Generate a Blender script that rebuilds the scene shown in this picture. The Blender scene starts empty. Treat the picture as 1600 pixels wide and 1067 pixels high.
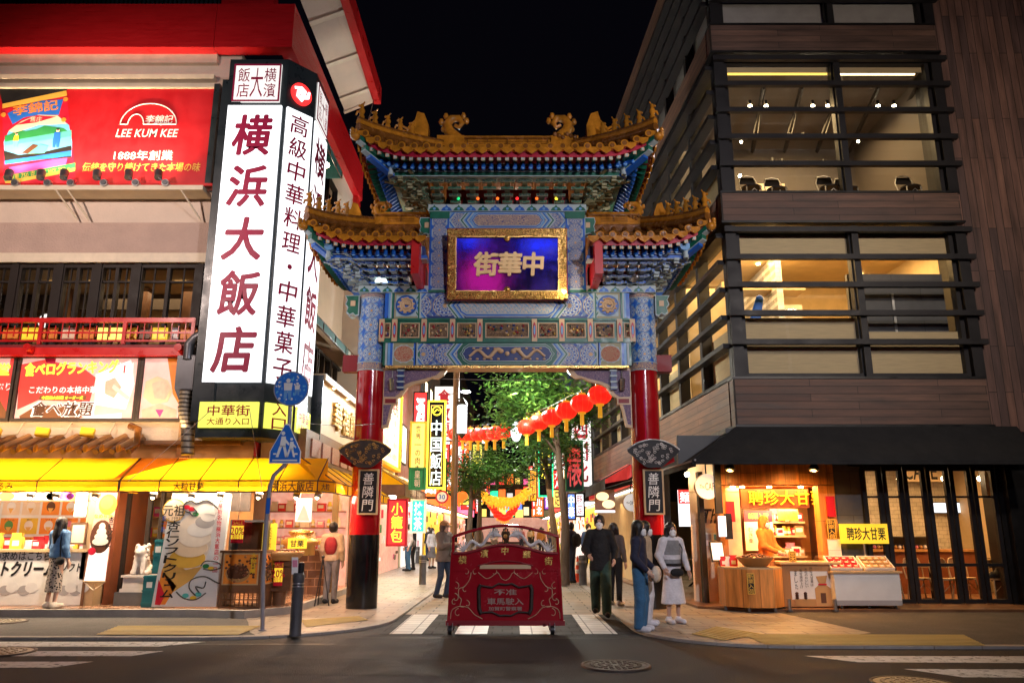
import bpy, math, random
import numpy as np
from mathutils import Vector, Matrix
random.seed(7)
C = bpy.data.collections.new("scene"); bpy.context.scene.collection.children.link(C)
S = bpy.context.scene
PI = math.pi
# ---------------------------------------------------------------- camera, night sky, exposure
FPX, PITCH, HC = 1220.0, math.atan(295/1220.0), 1.5
cd = bpy.data.cameras.new("camera"); cam = bpy.data.objects.new("camera", cd); C.objects.link(cam)
cam.location = (0, 0, HC); cam.rotation_euler = (PI/2+PITCH, 0, 0)
cd.sensor_width = 36; cd.lens = 36*FPX/1600; cd.clip_end = 2000
S.camera = cam
W = bpy.data.worlds.new("World"); S.world = W; W.use_nodes = True
bg = W.node_tree.nodes["Background"]; bg.inputs[0].default_value = (.55, .5, 1.0, 1); bg.inputs[1].default_value = .0025
S.view_settings.view_transform = 'Standard'; S.view_settings.look = 'None'
S.view_settings.exposure = 0.0; S.view_settings.gamma = 1
S.cycles.use_denoising = True; S.cycles.denoising_prefilter = 'ACCURATE'
S.cycles.max_bounces = 6; S.cycles.diffuse_bounces = 3; S.cycles.glossy_bounces = 3; S.cycles.transmission_bounces = 4; S.cycles.transparent_max_bounces = 12
S.cycles.sample_clamp_indirect = 4.0
S.cycles.caustics_reflective = False; S.cycles.caustics_refractive = False

def lamp(kind, loc, power, color=(1, 1, 1), size=.2, target=None, spot=60, blend=.6, name='lamp_light', parent=None, sy=None):
 d = bpy.data.lights.new(name, kind); d.energy = power; d.color = color
 if kind == 'AREA':
  d.size = size
  if sy: d.shape = 'RECTANGLE'; d.size_y = sy
 else: d.shadow_soft_size = size
 if kind == 'SPOT': d.spot_size = math.radians(spot); d.spot_blend = blend
 o = bpy.data.objects.new(name, d); C.objects.link(o); o.location = loc
 if target is not None:
  o.rotation_euler = (Vector(target)-Vector(loc)).to_track_quat('-Z', 'Y').to_euler()
 if parent:
  o.location = Vector(loc)-base_of(parent); o.parent = parent
 return o
# ---------------------------------------------------------------- pixel of a 1600x1067 survey photo -> point on a real plane
def ray(u, v):
 a = (u-800)/FPX; b = (533.5-v)/FPX
 return Vector((a, math.cos(PITCH)-b*math.sin(PITCH), math.sin(PITCH)+b*math.cos(PITCH)))
def pp(u, v, Y):
 d = ray(u, v); return Vector((0, 0, HC))+d*(Y/d.y)
def pz(u, v, z=0.0):
 d = ray(u, v); return Vector((0, 0, HC))+d*((z-HC)/d.z)
class Fr:
 """a local frame: a to the right, b up, c towards the viewer"""
 def __init__(s, o, r=(1, 0, 0), u=(0, 0, 1)):
  s.o = Vector(o); s.r = Vector(r).normalized(); s.u = Vector(u).normalized(); s.n = s.r.cross(s.u)
 def pt(s, a, b, c=0): return s.o+s.r*a+s.u*b+s.n*c
 def on(s, u, v):
  d = ray(u, v); e = Vector((0, 0, HC)); t = (s.o-e).dot(s.n)/d.dot(s.n); p = e+d*t-s.o
  return p.dot(s.r), p.dot(s.u)
 def sub(s, a, b, c=0): return Fr(s.pt(a, b, c), s.r, s.u)
def rotfr(o, deg, r0=0): 
 q = math.radians(deg); return Fr(o, (math.cos(q), math.sin(q), 0), (0, 0, 1))
WF = Fr((0, 0, 0), (1, 0, 0), (0, 1, 0))    # world axes: a=x b=y c=z
# ---------------------------------------------------------------- materials
M = {}
def nodes(name):
 m = bpy.data.materials.new(name); m.use_nodes = True; M[name] = m
 nt = m.node_tree; return m, nt, nt.nodes["Principled BSDF"]
def N(nt, t, **k):
 n = nt.nodes.new(t)
 for a, b in k.items():
  if a.startswith('i_'): n.inputs[a[2:].replace('_', ' ')].default_value = b
  elif a[0] == 'i' and a[1:].isdigit(): n.inputs[int(a[1:])].default_value = b
  else: setattr(n, a, b)
 return n
def c4(c, k=1): return (c[0]*k, c[1]*k, c[2]*k, 1)
def mk(name, col, rough=.6, metal=0, bump=0, bs=40, var=.12, vs=3, spec=.5, coat=0, stretch=None, trans=0, fine=0):
 m, nt, p = nodes(name); L = nt.links.new
 p.inputs['Roughness'].default_value = rough; p.inputs['Metallic'].default_value = metal
 p.inputs['Specular IOR Level'].default_value = spec; p.inputs['Coat Weight'].default_value = coat; p.inputs['Coat Roughness'].default_value = .06
 tc = N(nt, 'ShaderNodeTexCoord'); src = tc.outputs['Object']
 if stretch:
  mp = N(nt, 'ShaderNodeMapping'); mp.inputs['Scale'].default_value = stretch; L(src, mp.inputs[0]); src = mp.outputs[0]
 nz = N(nt, 'ShaderNodeTexNoise', i_Scale=vs, i_Detail=5.0, i_Roughness=.6); L(src, nz.inputs['Vector'])
 mr = N(nt, 'ShaderNodeMapRange', i1=.3, i2=.7, i3=1-var, i4=1+var); L(nz.outputs['Fac'], mr.inputs[0])
 mx = N(nt, 'ShaderNodeMix', data_type='RGBA', blend_type='MULTIPLY', i0=1.0); mx.inputs[6].default_value = c4(col)
 if fine:
  n3 = N(nt, 'ShaderNodeTexNoise', i_Scale=110.0, i_Detail=2.0); L(src, n3.inputs['Vector']); m3 = N(nt, 'ShaderNodeMapRange', i1=.35, i2=.65, i3=1-fine, i4=1+fine); L(n3.outputs['Fac'], m3.inputs[0])
  mm = N(nt, 'ShaderNodeMath', operation='MULTIPLY'); L(mr.outputs[0], mm.inputs[0]); L(m3.outputs[0], mm.inputs[1]); L(mm.outputs[0], mx.inputs[7])
 else: L(mr.outputs[0], mx.inputs[7])
 L(mx.outputs[2], p.inputs['Base Color'])
 r2 = N(nt, 'ShaderNodeMapRange', i1=.3, i2=.7, i3=max(.02, rough-.12*(rough > .15)), i4=min(1, rough+.1)); L(nz.outputs['Fac'], r2.inputs[0]); L(r2.outputs[0], p.inputs['Roughness'])
 if bump:
  n2 = N(nt, 'ShaderNodeTexNoise', i_Scale=bs, i_Detail=3.0); L(src, n2.inputs['Vector'])
  b = N(nt, 'ShaderNodeBump', i_Strength=min(1, bump), i_Distance=.02); L(n2.outputs['Fac'], b.inputs['Height']); L(b.outputs[0], p.inputs['Normal'])
 if trans:
  tr = N(nt, 'ShaderNodeBsdfTranslucent'); L(mx.outputs[2], tr.inputs[0]); ms = N(nt, 'ShaderNodeMixShader', i0=trans)
  L(p.outputs[0], ms.inputs[1]); L(tr.outputs[0], ms.inputs[2]); L(ms.outputs[0], nt.nodes['Material Output'].inputs[0])
 return m
def em(name, col, st, var=.0, vs=4, base=None):
 m, nt, p = nodes(name); L = nt.links.new
 p.inputs['Base Color'].default_value = c4(base or col, .6 if base is None else 1); p.inputs['Roughness'].default_value = .35
 p.inputs['Emission Color'].default_value = c4(col); p.inputs['Emission Strength'].default_value = st
 if var:
  tc = N(nt, 'ShaderNodeTexCoord'); nz = N(nt, 'ShaderNodeTexNoise', i_Scale=vs, i_Detail=3.0); L(tc.outputs['Object'], nz.inputs['Vector'])
  mr = N(nt, 'ShaderNodeMapRange', i1=.3, i2=.7, i3=st*(1-var), i4=st*(1+var)); L(nz.outputs['Fac'], mr.inputs[0]); L(mr.outputs[0], p.inputs['Emission Strength'])
 return m
def glass(name, tint=(.9, .95, 1), gl=.12, rough=.02):
 m = bpy.data.materials.new(name); m.use_nodes = True; M[name] = m; nt = m.node_tree; L = nt.links.new
 nt.nodes.remove(nt.nodes["Principled BSDF"])
 t = N(nt, 'ShaderNodeBsdfTransparent', i0=c4(tint)); g = N(nt, 'ShaderNodeBsdfGlossy', i1=rough); g.inputs[0].default_value = (1, 1, 1, 1)
 lw = N(nt, 'ShaderNodeLayerWeight', i0=.35); mr = N(nt, 'ShaderNodeMapRange', i3=gl*.5, i4=min(1, gl*4)); L(lw.outputs['Fresnel'], mr.inputs[0])
 ms = N(nt, 'ShaderNodeMixShader'); L(mr.outputs[0], ms.inputs[0]); L(t.outputs[0], ms.inputs[1]); L(g.outputs[0], ms.inputs[2]); L(ms.outputs[0], nt.nodes['Material Output'].inputs[0])
 return m
def brick(name, c1, c2, mort, bw, bh, ms=.01, rough=.6, plane='xy', offs=.5, bump=.3, var=.25, rot=0, spec=.5, vs=2.0):
 m, nt, p = nodes(name); L = nt.links.new
 p.inputs['Specular IOR Level'].default_value = spec
 tc = N(nt, 'ShaderNodeTexCoord'); src = tc.outputs['Object']
 sx = N(nt, 'ShaderNodeSeparateXYZ'); cx = N(nt, 'ShaderNodeCombineXYZ'); L(src, sx.inputs[0])
 L(sx.outputs['XYZ'.index(plane[0].upper())], cx.inputs[0]); L(sx.outputs['XYZ'.index(plane[1].upper())], cx.inputs[1])
 v = cx.outputs[0]
 if rot:
  mp = N(nt, 'ShaderNodeMapping'); mp.inputs['Rotation'].default_value = (0, 0, rot); L(v, mp.inputs[0]); v = mp.outputs[0]
 b = N(nt, 'ShaderNodeTexBrick', offset=offs, i_Scale=1.0, i_Mortar_Size=ms, i_Brick_Width=bw, i_Row_Height=bh, i_Bias=0.0, i_Mortar_Smooth=.1)
 b.inputs['Color1'].default_value = c4(c1); b.inputs['Color2'].default_value = c4(c2); b.inputs['Mortar'].default_value = c4(mort)
 L(v, b.inputs['Vector'])
 nz = N(nt, 'ShaderNodeTexNoise', i_Scale=vs, i_Detail=6.0, i_Roughness=.65); L(src, nz.inputs['Vector'])
 mr = N(nt, 'ShaderNodeMapRange', i1=.3, i2=.7, i3=1-var, i4=1+var); L(nz.outputs['Fac'], mr.inputs[0])
 mx = N(nt, 'ShaderNodeMix', data_type='RGBA', blend_type='MULTIPLY', i0=1.0); L(b.outputs[0], mx.inputs[6]); L(mr.outputs[0], mx.inputs[7]); L(mx.outputs[2], p.inputs['Base Color'])
 r2 = N(nt, 'ShaderNodeMapRange', i1=.3, i2=.7, i3=max(.03, rough-.15), i4=min(1, rough+.12)); L(nz.outputs['Fac'], r2.inputs[0]); L(r2.outputs[0], p.inputs['Roughness'])
 n2 = N(nt, 'ShaderNodeTexNoise', i_Scale=60.0); L(src, n2.inputs['Vector'])
 ad = N(nt, 'ShaderNodeMath', operation='MULTIPLY_ADD', i1=.15); L(n2.outputs['Fac'], ad.inputs[0])
 iv = N(nt, 'ShaderNodeMath', operation='SUBTRACT', i0=1.0); L(b.outputs['Fac'], iv.inputs[1]); L(iv.outputs[0], ad.inputs[2])
 bp = N(nt, 'ShaderNodeBump', i_Strength=bump, i_Distance=.008); L(ad.outputs[0], bp.inputs['Height']); L(bp.outputs[0], p.inputs['Normal'])
 return m
def rosette(name, pal, k=12, rough=.45, bgc=None):
 """round painted medallions, one per unit of UV: pal = (centre, dark, light, line, ground)"""
 m, nt, p = nodes(name); L = nt.links.new; p.inputs['Roughness'].default_value = rough
 tc = N(nt, 'ShaderNodeTexCoord'); fr = N(nt, 'ShaderNodeVectorMath', operation='FRACTION'); L(tc.outputs['UV'], fr.inputs[0])
 sb = N(nt, 'ShaderNodeVectorMath', operation='SUBTRACT'); sb.inputs[1].default_value = (.5, .5, 0); L(fr.outputs[0], sb.inputs[0])
 sx = N(nt, 'ShaderNodeSeparateXYZ'); L(sb.outputs[0], sx.inputs[0])
 ln = N(nt, 'ShaderNodeVectorMath', operation='LENGTH'); L(sb.outputs[0], ln.inputs[0])
 at = N(nt, 'ShaderNodeMath', operation='ARCTAN2'); L(sx.outputs[1], at.inputs[0]); L(sx.outputs[0], at.inputs[1])
 mu = N(nt, 'ShaderNodeMath', operation='MULTIPLY', i1=float(k)); L(at.outputs[0], mu.inputs[0])
 si = N(nt, 'ShaderNodeMath', operation='SINE'); L(mu.outputs[0], si.inputs[0])
 gt = N(nt, 'ShaderNodeMath', operation='GREATER_THAN', i1=.1); L(si.outputs[0], gt.inputs[0])
 ce, dk, lt, li, gr = pal
 def ramp(stops):
  r = N(nt, 'ShaderNodeValToRGB'); r.color_ramp.interpolation = 'CONSTANT'
  e = r.color_ramp.elements
  while len(e) < len(stops): e.new(.5)
  for q, (pos, col) in zip(e, stops): q.position = pos; q.color = c4(col)
  L(ln.outputs['Value'], r.inputs[0]); return r
 A = ramp([(0, ce), (.06, li), (.10, dk), (.17, lt), (.20, li), (.22, lt), (.25, dk), (.34, li), (.36, lt), (.39, dk), (.44, li), (.47, dk), (.60, lt)])
 B = ramp([(0, ce), (.06, li), (.10, lt), (.17, dk), (.20, li), (.22, dk), (.25, lt), (.34, li), (.36, dk), (.39, lt), (.44, li), (.47, gr), (.60, gr)])
 mx = N(nt, 'ShaderNodeMix', data_type='RGBA'); L(gt.outputs[0], mx.inputs[0]); L(A.outputs[0], mx.inputs[6]); L(B.outputs[0], mx.inputs[7]); L(mx.outputs[2], p.inputs['Base Color'])
 return m
def scroll(name, c1, c2, scale=14, rough=.4, metal=0, bump=.8, dist=.03, kind='voro'):
 """carved or painted scrollwork"""
 m, nt, p = nodes(name); L = nt.links.new; p.inputs['Roughness'].default_value = rough; p.inputs['Metallic'].default_value = metal
 tc = N(nt, 'ShaderNodeTexCoord'); nz = N(nt, 'ShaderNodeTexNoise', i_Scale=scale*.35, i_Detail=1.0); L(tc.outputs['Object'], nz.inputs['Vector'])
 ad = N(nt, 'ShaderNodeVectorMath', operation='MULTIPLY_ADD'); ad.inputs[1].default_value = (.25, .25, .25); L(nz.outputs['Color'], ad.inputs[0]); L(tc.outputs['Object'], ad.inputs[2])
 vo = N(nt, 'ShaderNodeTexVoronoi', feature='DISTANCE_TO_EDGE', i_Scale=float(scale)); L(ad.outputs[0], vo.inputs['Vector'])
 wv = N(nt, 'ShaderNodeMath', operation='SINE'); ml = N(nt, 'ShaderNodeMath', operation='MULTIPLY', i1=26.0); L(vo.outputs['Distance'], ml.inputs[0]); L(ml.outputs[0], wv.inputs[0])
 mr = N(nt, 'ShaderNodeMapRange', i1=-.3, i2=.5); L(wv.outputs[0], mr.inputs[0])
 mx = N(nt, 'ShaderNodeMix', data_type='RGBA'); mx.inputs[6].default_value = c4(c1); mx.inputs[7].default_value = c4(c2); L(mr.outputs[0], mx.inputs[0]); L(mx.outputs[2], p.inputs['Base Color'])
 if bump:
  b = N(nt, 'ShaderNodeBump', i_Strength=bump, i_Distance=dist); L(mr.outputs[0], b.inputs['Height']); L(b.outputs[0], p.inputs['Normal'])
 return m
# ---------------------------------------------------------------- mesh builder
_tc = {}
def glyph(s, bold=0.0, ext=0.0, res=2):
 k = (s, round(bold, 4), round(ext, 4), res)
 if k not in _tc:
  c = bpy.data.curves.new('t', 'FONT'); c.body = s; c.size = 1; c.resolution_u = res; c.offset = bold; c.extrude = ext
  o = bpy.data.objects.new('t', c); C.objects.link(o)
  m = bpy.data.meshes.new_from_object(o)
  vs = [tuple(v.co) for v in m.vertices]; fs = [tuple(f.vertices) for f in m.polygons]
  bpy.data.objects.remove(o); bpy.data.meshes.remove(m); bpy.data.curves.remove(c)
  if vs:
   xs = [v[0] for v in vs]; ys = [v[1] for v in vs]; bb = (min(xs), max(xs), min(ys), max(ys))
  else: bb = (0, .3, 0, 1)
  _tc[k] = (vs, fs, bb)
 return _tc[k]
class MB:
 def __init__(s): s.v = []; s.f = []; s.m = []; s.sm = []; s.uv = []; s.ms = []
 def mi(s, n):
  if n not in s.ms: s.ms.append(n)
  return s.ms.index(n)
 def add(s, vs, fs, mat, smooth=False, uvs=None):
  b = len(s.v); s.v += [tuple(p) for p in vs]; i = s.mi(mat)
  for j, f in enumerate(fs):
   s.f.append(tuple(b+q for q in f)); s.m.append(i); s.sm.append(smooth)
   s.uv.append(uvs[j] if uvs else None)
  return s
 def quad(s, pts, mat, uv=None): return s.add(pts, [tuple(range(len(pts)))], mat, uvs=[uv] if uv else None)
 def rect(s, F, a0, a1, b0, b1, c, mat, uv=None):
  if uv: uv = [(uv[0], uv[2]), (uv[1], uv[2]), (uv[1], uv[3]), (uv[0], uv[3])]
  return s.quad([F.pt(a0, b0, c), F.pt(a1, b0, c), F.pt(a1, b1, c), F.pt(a0, b1, c)], mat, uv)
 def fbox(s, F, a0, a1, b0, b1, c0, c1, mat, uv=None):
  if c0 > c1: c0, c1 = c1, c0
  P = [F.pt(a, b, c) for c in (c0, c1) for b in (b0, b1) for a in (a0, a1)]
  uvs = None
  if uv:
   q = [(uv[0], uv[2]), (uv[1], uv[2]), (uv[1], uv[3]), (uv[0], uv[3])]; uvs = [None, q, None, None, None, None]
  return s.add(P, [(0, 2, 3, 1), (4, 5, 7, 6), (0, 1, 5, 4), (2, 6, 7, 3), (0, 4, 6, 2), (1, 3, 7, 5)], mat, uvs=uvs)
 def box(s, x0, x1, y0, y1, z0, z1, mat): return s.fbox(WF, x0, x1, y0, y1, z0, z1, mat)
 def frame(s, F, a0, a1, b0, b1, t, c0, c1, mat, tb=None):
  tb = t if tb is None else tb
  s.fbox(F, a0, a1, b0, b0+tb, c0, c1, mat); s.fbox(F, a0, a1, b1-tb, b1, c0, c1, mat)
  s.fbox(F, a0, a0+t, b0+tb, b1-tb, c0, c1, mat); return s.fbox(F, a1-t, a1, b0+tb, b1-tb, c0, c1, mat)
 def ring(s, c, ax, r, n):
  ax = Vector(ax).normalized(); e = Vector((0, 0, 1)) if abs(ax.z) < .9 else Vector((1, 0, 0))
  x = ax.cross(e).normalized(); y = ax.cross(x)
  return [Vector(c)+x*(math.cos(2*PI*i/n)*r)+y*(math.sin(2*PI*i/n)*r) for i in range(n)]
 def tube(s, pts, r, mat, n=6, caps=True, smooth=True):
  pts = [Vector(p) for p in pts]; k = len(pts); rs = r if isinstance(r, (list, tuple)) else [r]*k
  vs = []; px_ = None
  for i, p in enumerate(pts):
   d = (pts[min(i+1, k-1)]-pts[max(i-1, 0)])
   d = d.normalized() if d.length > 1e-9 else Vector((0, 0, 1))
   if px_ is None:
    e = Vector((0, 0, 1)) if abs(d.z) < .9 else Vector((1, 0, 0)); x = d.cross(e).normalized()
   else:
    x = px_-d*px_.dot(d); x = x.normalized() if x.length > 1e-6 else d.orthogonal().normalized()
   px_ = x; y = d.cross(x)
   vs += [p+x*(math.cos(2*PI*j/n)*rs[i])+y*(math.sin(2*PI*j/n)*rs[i]) for j in range(n)]
  fs = [(i*n+j, i*n+(j+1) % n, (i+1)*n+(j+1) % n, (i+1)*n+j) for i in range(k-1) for j in range(n)]
  s.add(vs, fs, mat, smooth)
  if caps: s.add(vs[:n], [tuple(range(n))[::-1]], mat); s.add(vs[-n:], [tuple(range(n))], mat)
  return s
 def cyl(s, p0, p1, r, mat, r1=None, n=14, caps=True, smooth=True): return s.tube([p0, p1], [r, r if r1 is None else r1], mat, n, caps, smooth)
 def lathe(s, prof, mat, o=(0, 0, 0), ax=(0, 0, 1), n=16, smooth=True, uv=None):
  F = Vector(ax).normalized(); e = Vector((1, 0, 0)) if abs(F.x) < .9 else Vector((0, 1, 0)); y = F.cross(e).normalized(); x = y.cross(F); o = Vector(o)
  vs = [o+F*h+x*(math.cos(2*PI*j/n)*r)+y*(math.sin(2*PI*j/n)*r) for r, h in prof for j in range(n)]
  k = len(prof); fs = [(i*n+j, i*n+(j+1) % n, (i+1)*n+(j+1) % n, (i+1)*n+j) for i in range(k-1) for j in range(n)]
  uvs = None
  if uv:
   h0, h1 = prof[0][1], prof[-1][1]; g = lambda i, j: (uv[0]*j/n, uv[1]*(prof[i][1]-h0)/(h1-h0))
   uvs = [[g(i, j), g(i, j+1), g(i+1, j+1), g(i+1, j)] for i in range(k-1) for j in range(n)]
  return s.add(vs, fs, mat, smooth, uvs)
 def ball(s, c, r, mat, n=12, m=8):
  if not isinstance(r, (tuple, list)): r = (r, r, r)
  c = Vector(c); vs = [c+Vector((0, 0, -r[2]))]
  for i in range(1, m):
   t = PI*i/m
   vs += [c+Vector((math.sin(t)*math.cos(2*PI*j/n)*r[0], math.sin(t)*math.sin(2*PI*j/n)*r[1], -math.cos(t)*r[2])) for j in range(n)]
  vs.append(c+Vector((0, 0, r[2]))); e = len(vs)-1
  fs = [(0, 1+(j+1) % n, 1+j) for j in range(n)]
  fs += [(1+i*n+j, 1+i*n+(j+1) % n, 1+(i+1)*n+(j+1) % n, 1+(i+1)*n+j) for i in range(m-2) for j in range(n)]
  fs += [(e, 1+(m-2)*n+j, 1+(m-2)*n+(j+1) % n) for j in range(n)]
  return s.add(vs, fs, mat, True)
 def prism(s, F, poly, c0, c1, mat, side=None, uv=None):
  n = len(poly); a = [F.pt(x, y, c1) for x, y in poly]; b = [F.pt(x, y, c0) for x, y in poly]
  s.add(a, [tuple(range(n))], mat, uvs=[[(x*uv, y*uv) for x, y in poly]] if uv else None)
  if abs(c1-c0) > 1e-6:
   s.add(b, [tuple(range(n))[::-1]], side or mat)
   s.add(b+a, [(i, (i+1) % n, n+(i+1) % n, n+i) for i in range(n)], side or mat)
  return s
 def disc(s, F, x, y, r, c0, c1, mat, n=20, ry=None, side=None):
  ry = ry or r
  return s.prism(F, [(x+r*math.cos(2*PI*i/n), y+ry*math.sin(2*PI*i/n)) for i in range(n)], c0, c1, mat, side)
 def text(s, F, txt, cx, cy, h, mat, w=None, c=.004, ext=0.0, bold=.0, vert=False, shear=0, gap=1.0, res=2, rot=0, flip=False):
  """txt centred at (cx,cy); h = glyph height (row) or total height (vert); w = total width (row) or glyph width (vert)"""
  if vert:
   n = len(txt); st = h/n
   for i, ch in enumerate(txt):
    if ch in ' ': continue
    s.text(F, ch, cx, cy+h/2-st*(i+.5), st*.9*gap, mat, w=None if w is None else w, c=c, ext=ext, bold=bold, res=res, shear=shear, rot=rot)
   return s
  if bold > .013 and not flip:
   for i in range(8):
    q = PI*i/4; s.text(F, txt, cx+math.cos(q)*bold*.8*h, cy+math.sin(q)*bold*.8*h, h, mat, w, c+.0004*(i-8), ext, .0, False, shear, gap, res, rot)
  bold = min(bold, .010)
  vs, fs, bb = glyph(txt, bold, ext/h if h else 0, res)
  small = all(ch in '一ー・·-' for ch in txt)
  bh = .92 if (small or ord(txt[0]) > 0x3000) else max(bb[3]-bb[2], .01)
  sy = h/bh; bw = bb[1]-bb[0]; sx = sy if w is None or small else w/bw
  mx = (bb[0]+bb[1])/2; my = .38 if bh == .92 and len(txt) >= 1 and ord(txt[0]) > 0x3000 else (bb[2]+bb[3])/2
  out = []; cr, sr = math.cos(rot), math.sin(rot)
  for x, y, z in vs:
   X = (x-mx)*sx; Yy = (y-my)*sy; X += Yy*shear
   if flip: X = -X
   X, Yy = X*cr-Yy*sr, X*sr+Yy*cr
   out.append(F.pt(cx+X, cy+Yy, c+ext+z*h))
  return s.add(out, fs, mat)
 def leaf(s, p, n, sz, mat):
  pass
 def build(s, name, parent=None, loc=None):
  me = bpy.data.meshes.new(name); off = base_of(parent) if parent else Vector(loc or (0, 0, 0))
  co = [(v[0]-off.x, v[1]-off.y, v[2]-off.z) for v in s.v] if off.length > 0 else s.v
  me.from_pydata(co, [], s.f)
  for n in s.ms: me.materials.append(M[n])
  me.polygons.foreach_set('material_index', s.m); me.polygons.foreach_set('use_smooth', s.sm)
  if any(s.uv):
   ul = me.uv_layers.new(name='UVMap'); k = 0; dat = ul.data
   for f, uv in zip(s.f, s.uv):
    if uv:
     for q in range(len(f)): dat[k+q].uv = uv[q]
    k += len(f)
  o = bpy.data.objects.new(name, me); C.objects.link(o)
  if parent: o.parent = parent
  elif loc is not None: o.location = loc
  return o
def base_of(o):
 v = Vector((0, 0, 0))
 while o: v = v+o.location; o = o.parent
 return v
def tag(o, label, cat, group=None):
 o['label'] = label; o['category'] = cat
 if group: o['group'] = group
 return o
def thing(name, label, cat, loc=(0, 0, 0), group=None):
 o = bpy.data.objects.new(name, None); C.objects.link(o); o.location = loc; o.empty_display_size = .1
 return tag(o, label, cat, group)
def struct(name, mb, kind='structure'):
 o = mb.build(name); o['kind'] = kind; return o
def kids(o): return list(o.children)
def dup(o, loc=None, label=None, rz=None, sc=None, parent=None, group=None):
 c = o.copy(); C.objects.link(c)
 if parent: c.parent = parent
 if loc is not None: c.location = loc
 if rz is not None: c.rotation_euler = (0, 0, rz)
 if sc is not None: c.scale = (sc, sc, sc) if not isinstance(sc, tuple) else sc
 if label: c['label'] = label
 if group: c['group'] = group
 for k in list(o.children): dup(k, parent=c)
 return c
def lerp(a, b, t): return a+(b-a)*t
def smooth(p, k=5):
 out = []
 for i in range(len(p)-1):
  a, b, c, d = p[max(i-1, 0)], p[i], p[i+1], p[min(i+2, len(p)-1)]
  for j in range(k): t = j/k; out.append((b*2+(c-a)*t+(a*2-b*5+c*4-d)*t*t+(b*3-a-c*3+d)*t**3)*.5)
 return out+[p[-1]]
# ---------------------------------------------------------------- smooth bodies: a union of tapered capsules turned into one continuous mesh
def _cone(P, a, b, r0, r1, fl=(1, 1, 1)):
 a = np.array(a, float); b = np.array(b, float); f_ = np.array(fl, float)
 Q = (P-a)/f_; d = (b-a)/f_; L = max(float(d@d), 1e-9); t = np.clip((Q@d)/L, 0, 1)
 return np.linalg.norm(Q-t[..., None]*d, axis=-1)-(r0+(r1-r0)*t)
def _smin(a, b, k): h = np.clip(.5+.5*(b-a)/k, 0, 1); return b*(1-h)+a*h-k*h*(1-h)
def nets(D, o, h):
 """surface nets on a distance grid"""
 S_ = D < 0; nx, ny, nz = D.shape; c = np.zeros((nx-1, ny-1, nz-1, 3)); n = np.zeros((nx-1, ny-1, nz-1))
 cor = [(i, j, k) for i in (0, 1) for j in (0, 1) for k in (0, 1)]
 sl = lambda q: D[q[0]:nx-1+q[0], q[1]:ny-1+q[1], q[2]:nz-1+q[2]]
 for p in cor:
  for ax in range(3):
   if p[ax]: continue
   q = list(p); q[ax] = 1; A, B = sl(p), sl(tuple(q)); m = (A < 0) != (B < 0)
   t = np.where(m, A/np.where(m, A-B, 1), 0); n += m
   for x in range(3): c[..., x] += np.where(m, p[x]+(t if x == ax else 0), 0)
 act = n > 0; idx = -np.ones(n.shape, int); idx[act] = np.arange(act.sum()); ijk = np.argwhere(act)
 V = (ijk+c[act]/n[act][:, None])*h+np.array(o); Fs = []
 for ax in range(3):
  u, w = [(1, 2), (2, 0), (0, 1)][ax]
  s0 = [slice(None)]*3; s1 = [slice(None)]*3; s0[ax] = slice(0, -1); s1[ax] = slice(1, None)
  a, b = S_[tuple(s0)], S_[tuple(s1)]
  e = np.argwhere(a != b); e = e[(e[:, u] > 0) & (e[:, w] > 0) & (e[:, u] < n.shape[u]) & (e[:, w] < n.shape[w])]
  q = []
  for du, dw in ((1, 1), (0, 1), (0, 0), (1, 0)):
   g = e.copy(); g[:, u] -= du; g[:, w] -= dw; q.append(idx[g[:, 0], g[:, 1], g[:, 2]])
  q = np.stack(q, 1); fl = ~a[e[:, 0], e[:, 1], e[:, 2]]; q[fl] = q[fl][:, ::-1]; Fs += [tuple(r) for r in q[q.min(1) >= 0].tolist()]
 return V, Fs
def sdf_mesh(prims, h=.012, k=.02, cut=None):
 """prims: (a, b, r0, r1[, flat[, sub]]); cut: list of (point, normal) half spaces that are removed"""
 pts = np.array([p[i] for p in prims if not (len(p) > 5 and p[5] == 'sub') for i in (0, 1)]); r = max(max(p[2], p[3])*(max(p[4]) if len(p) > 4 and p[4] else 1) for p in prims if not (len(p) > 5 and p[5] == 'sub'))+h*3
 lo, hi = pts.min(0)-r, pts.max(0)+r
 if cut:
  for c in cut:
   if abs(c[1][2]) > .99:
    if c[1][2] < 0: lo[2] = max(lo[2], c[0][2]-2*h)
    else: hi[2] = min(hi[2], c[0][2]+2*h)
 ax = [np.arange(lo[i], hi[i]+h, h) for i in range(3)]; P = np.stack(np.meshgrid(*ax, indexing='ij'), -1); D = np.full(P.shape[:3], .2)
 for p in prims:
  R_ = max(p[2], p[3])*max(p[4] if len(p) > 4 and p[4] else (1,))+.05+k; q0 = np.minimum(p[0], p[1])-R_; q1 = np.maximum(p[0], p[1])+R_
  w = tuple(slice(max(0, int((q0[i]-lo[i])/h)), max(0, int((q1[i]-lo[i])/h)+2)) for i in range(3))
  if min(P[w].shape[:3]) == 0: continue
  d = _cone(P[w], p[0], p[1], p[2], p[3], p[4] if len(p) > 4 and p[4] else (1, 1, 1))
  D[w] = np.maximum(D[w], -d) if len(p) > 5 and p[5] == 'sub' else _smin(D[w], d, k)
 for c in cut or (): D = np.maximum(D, (P-np.array(c[0]))@np.array(c[1]))
 return nets(D, lo, h)
def sdf_add(mb, prims, mat, T=None, h=.012, k=.02, cut=None):
 V, Fs = sdf_mesh(prims, h, k, cut)
 if T is not None: V = [tuple(T @ Vector(v)) for v in V]
 else: V = [tuple(v) for v in V]
 mb.add(V, Fs, mat, True); return mb
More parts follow.
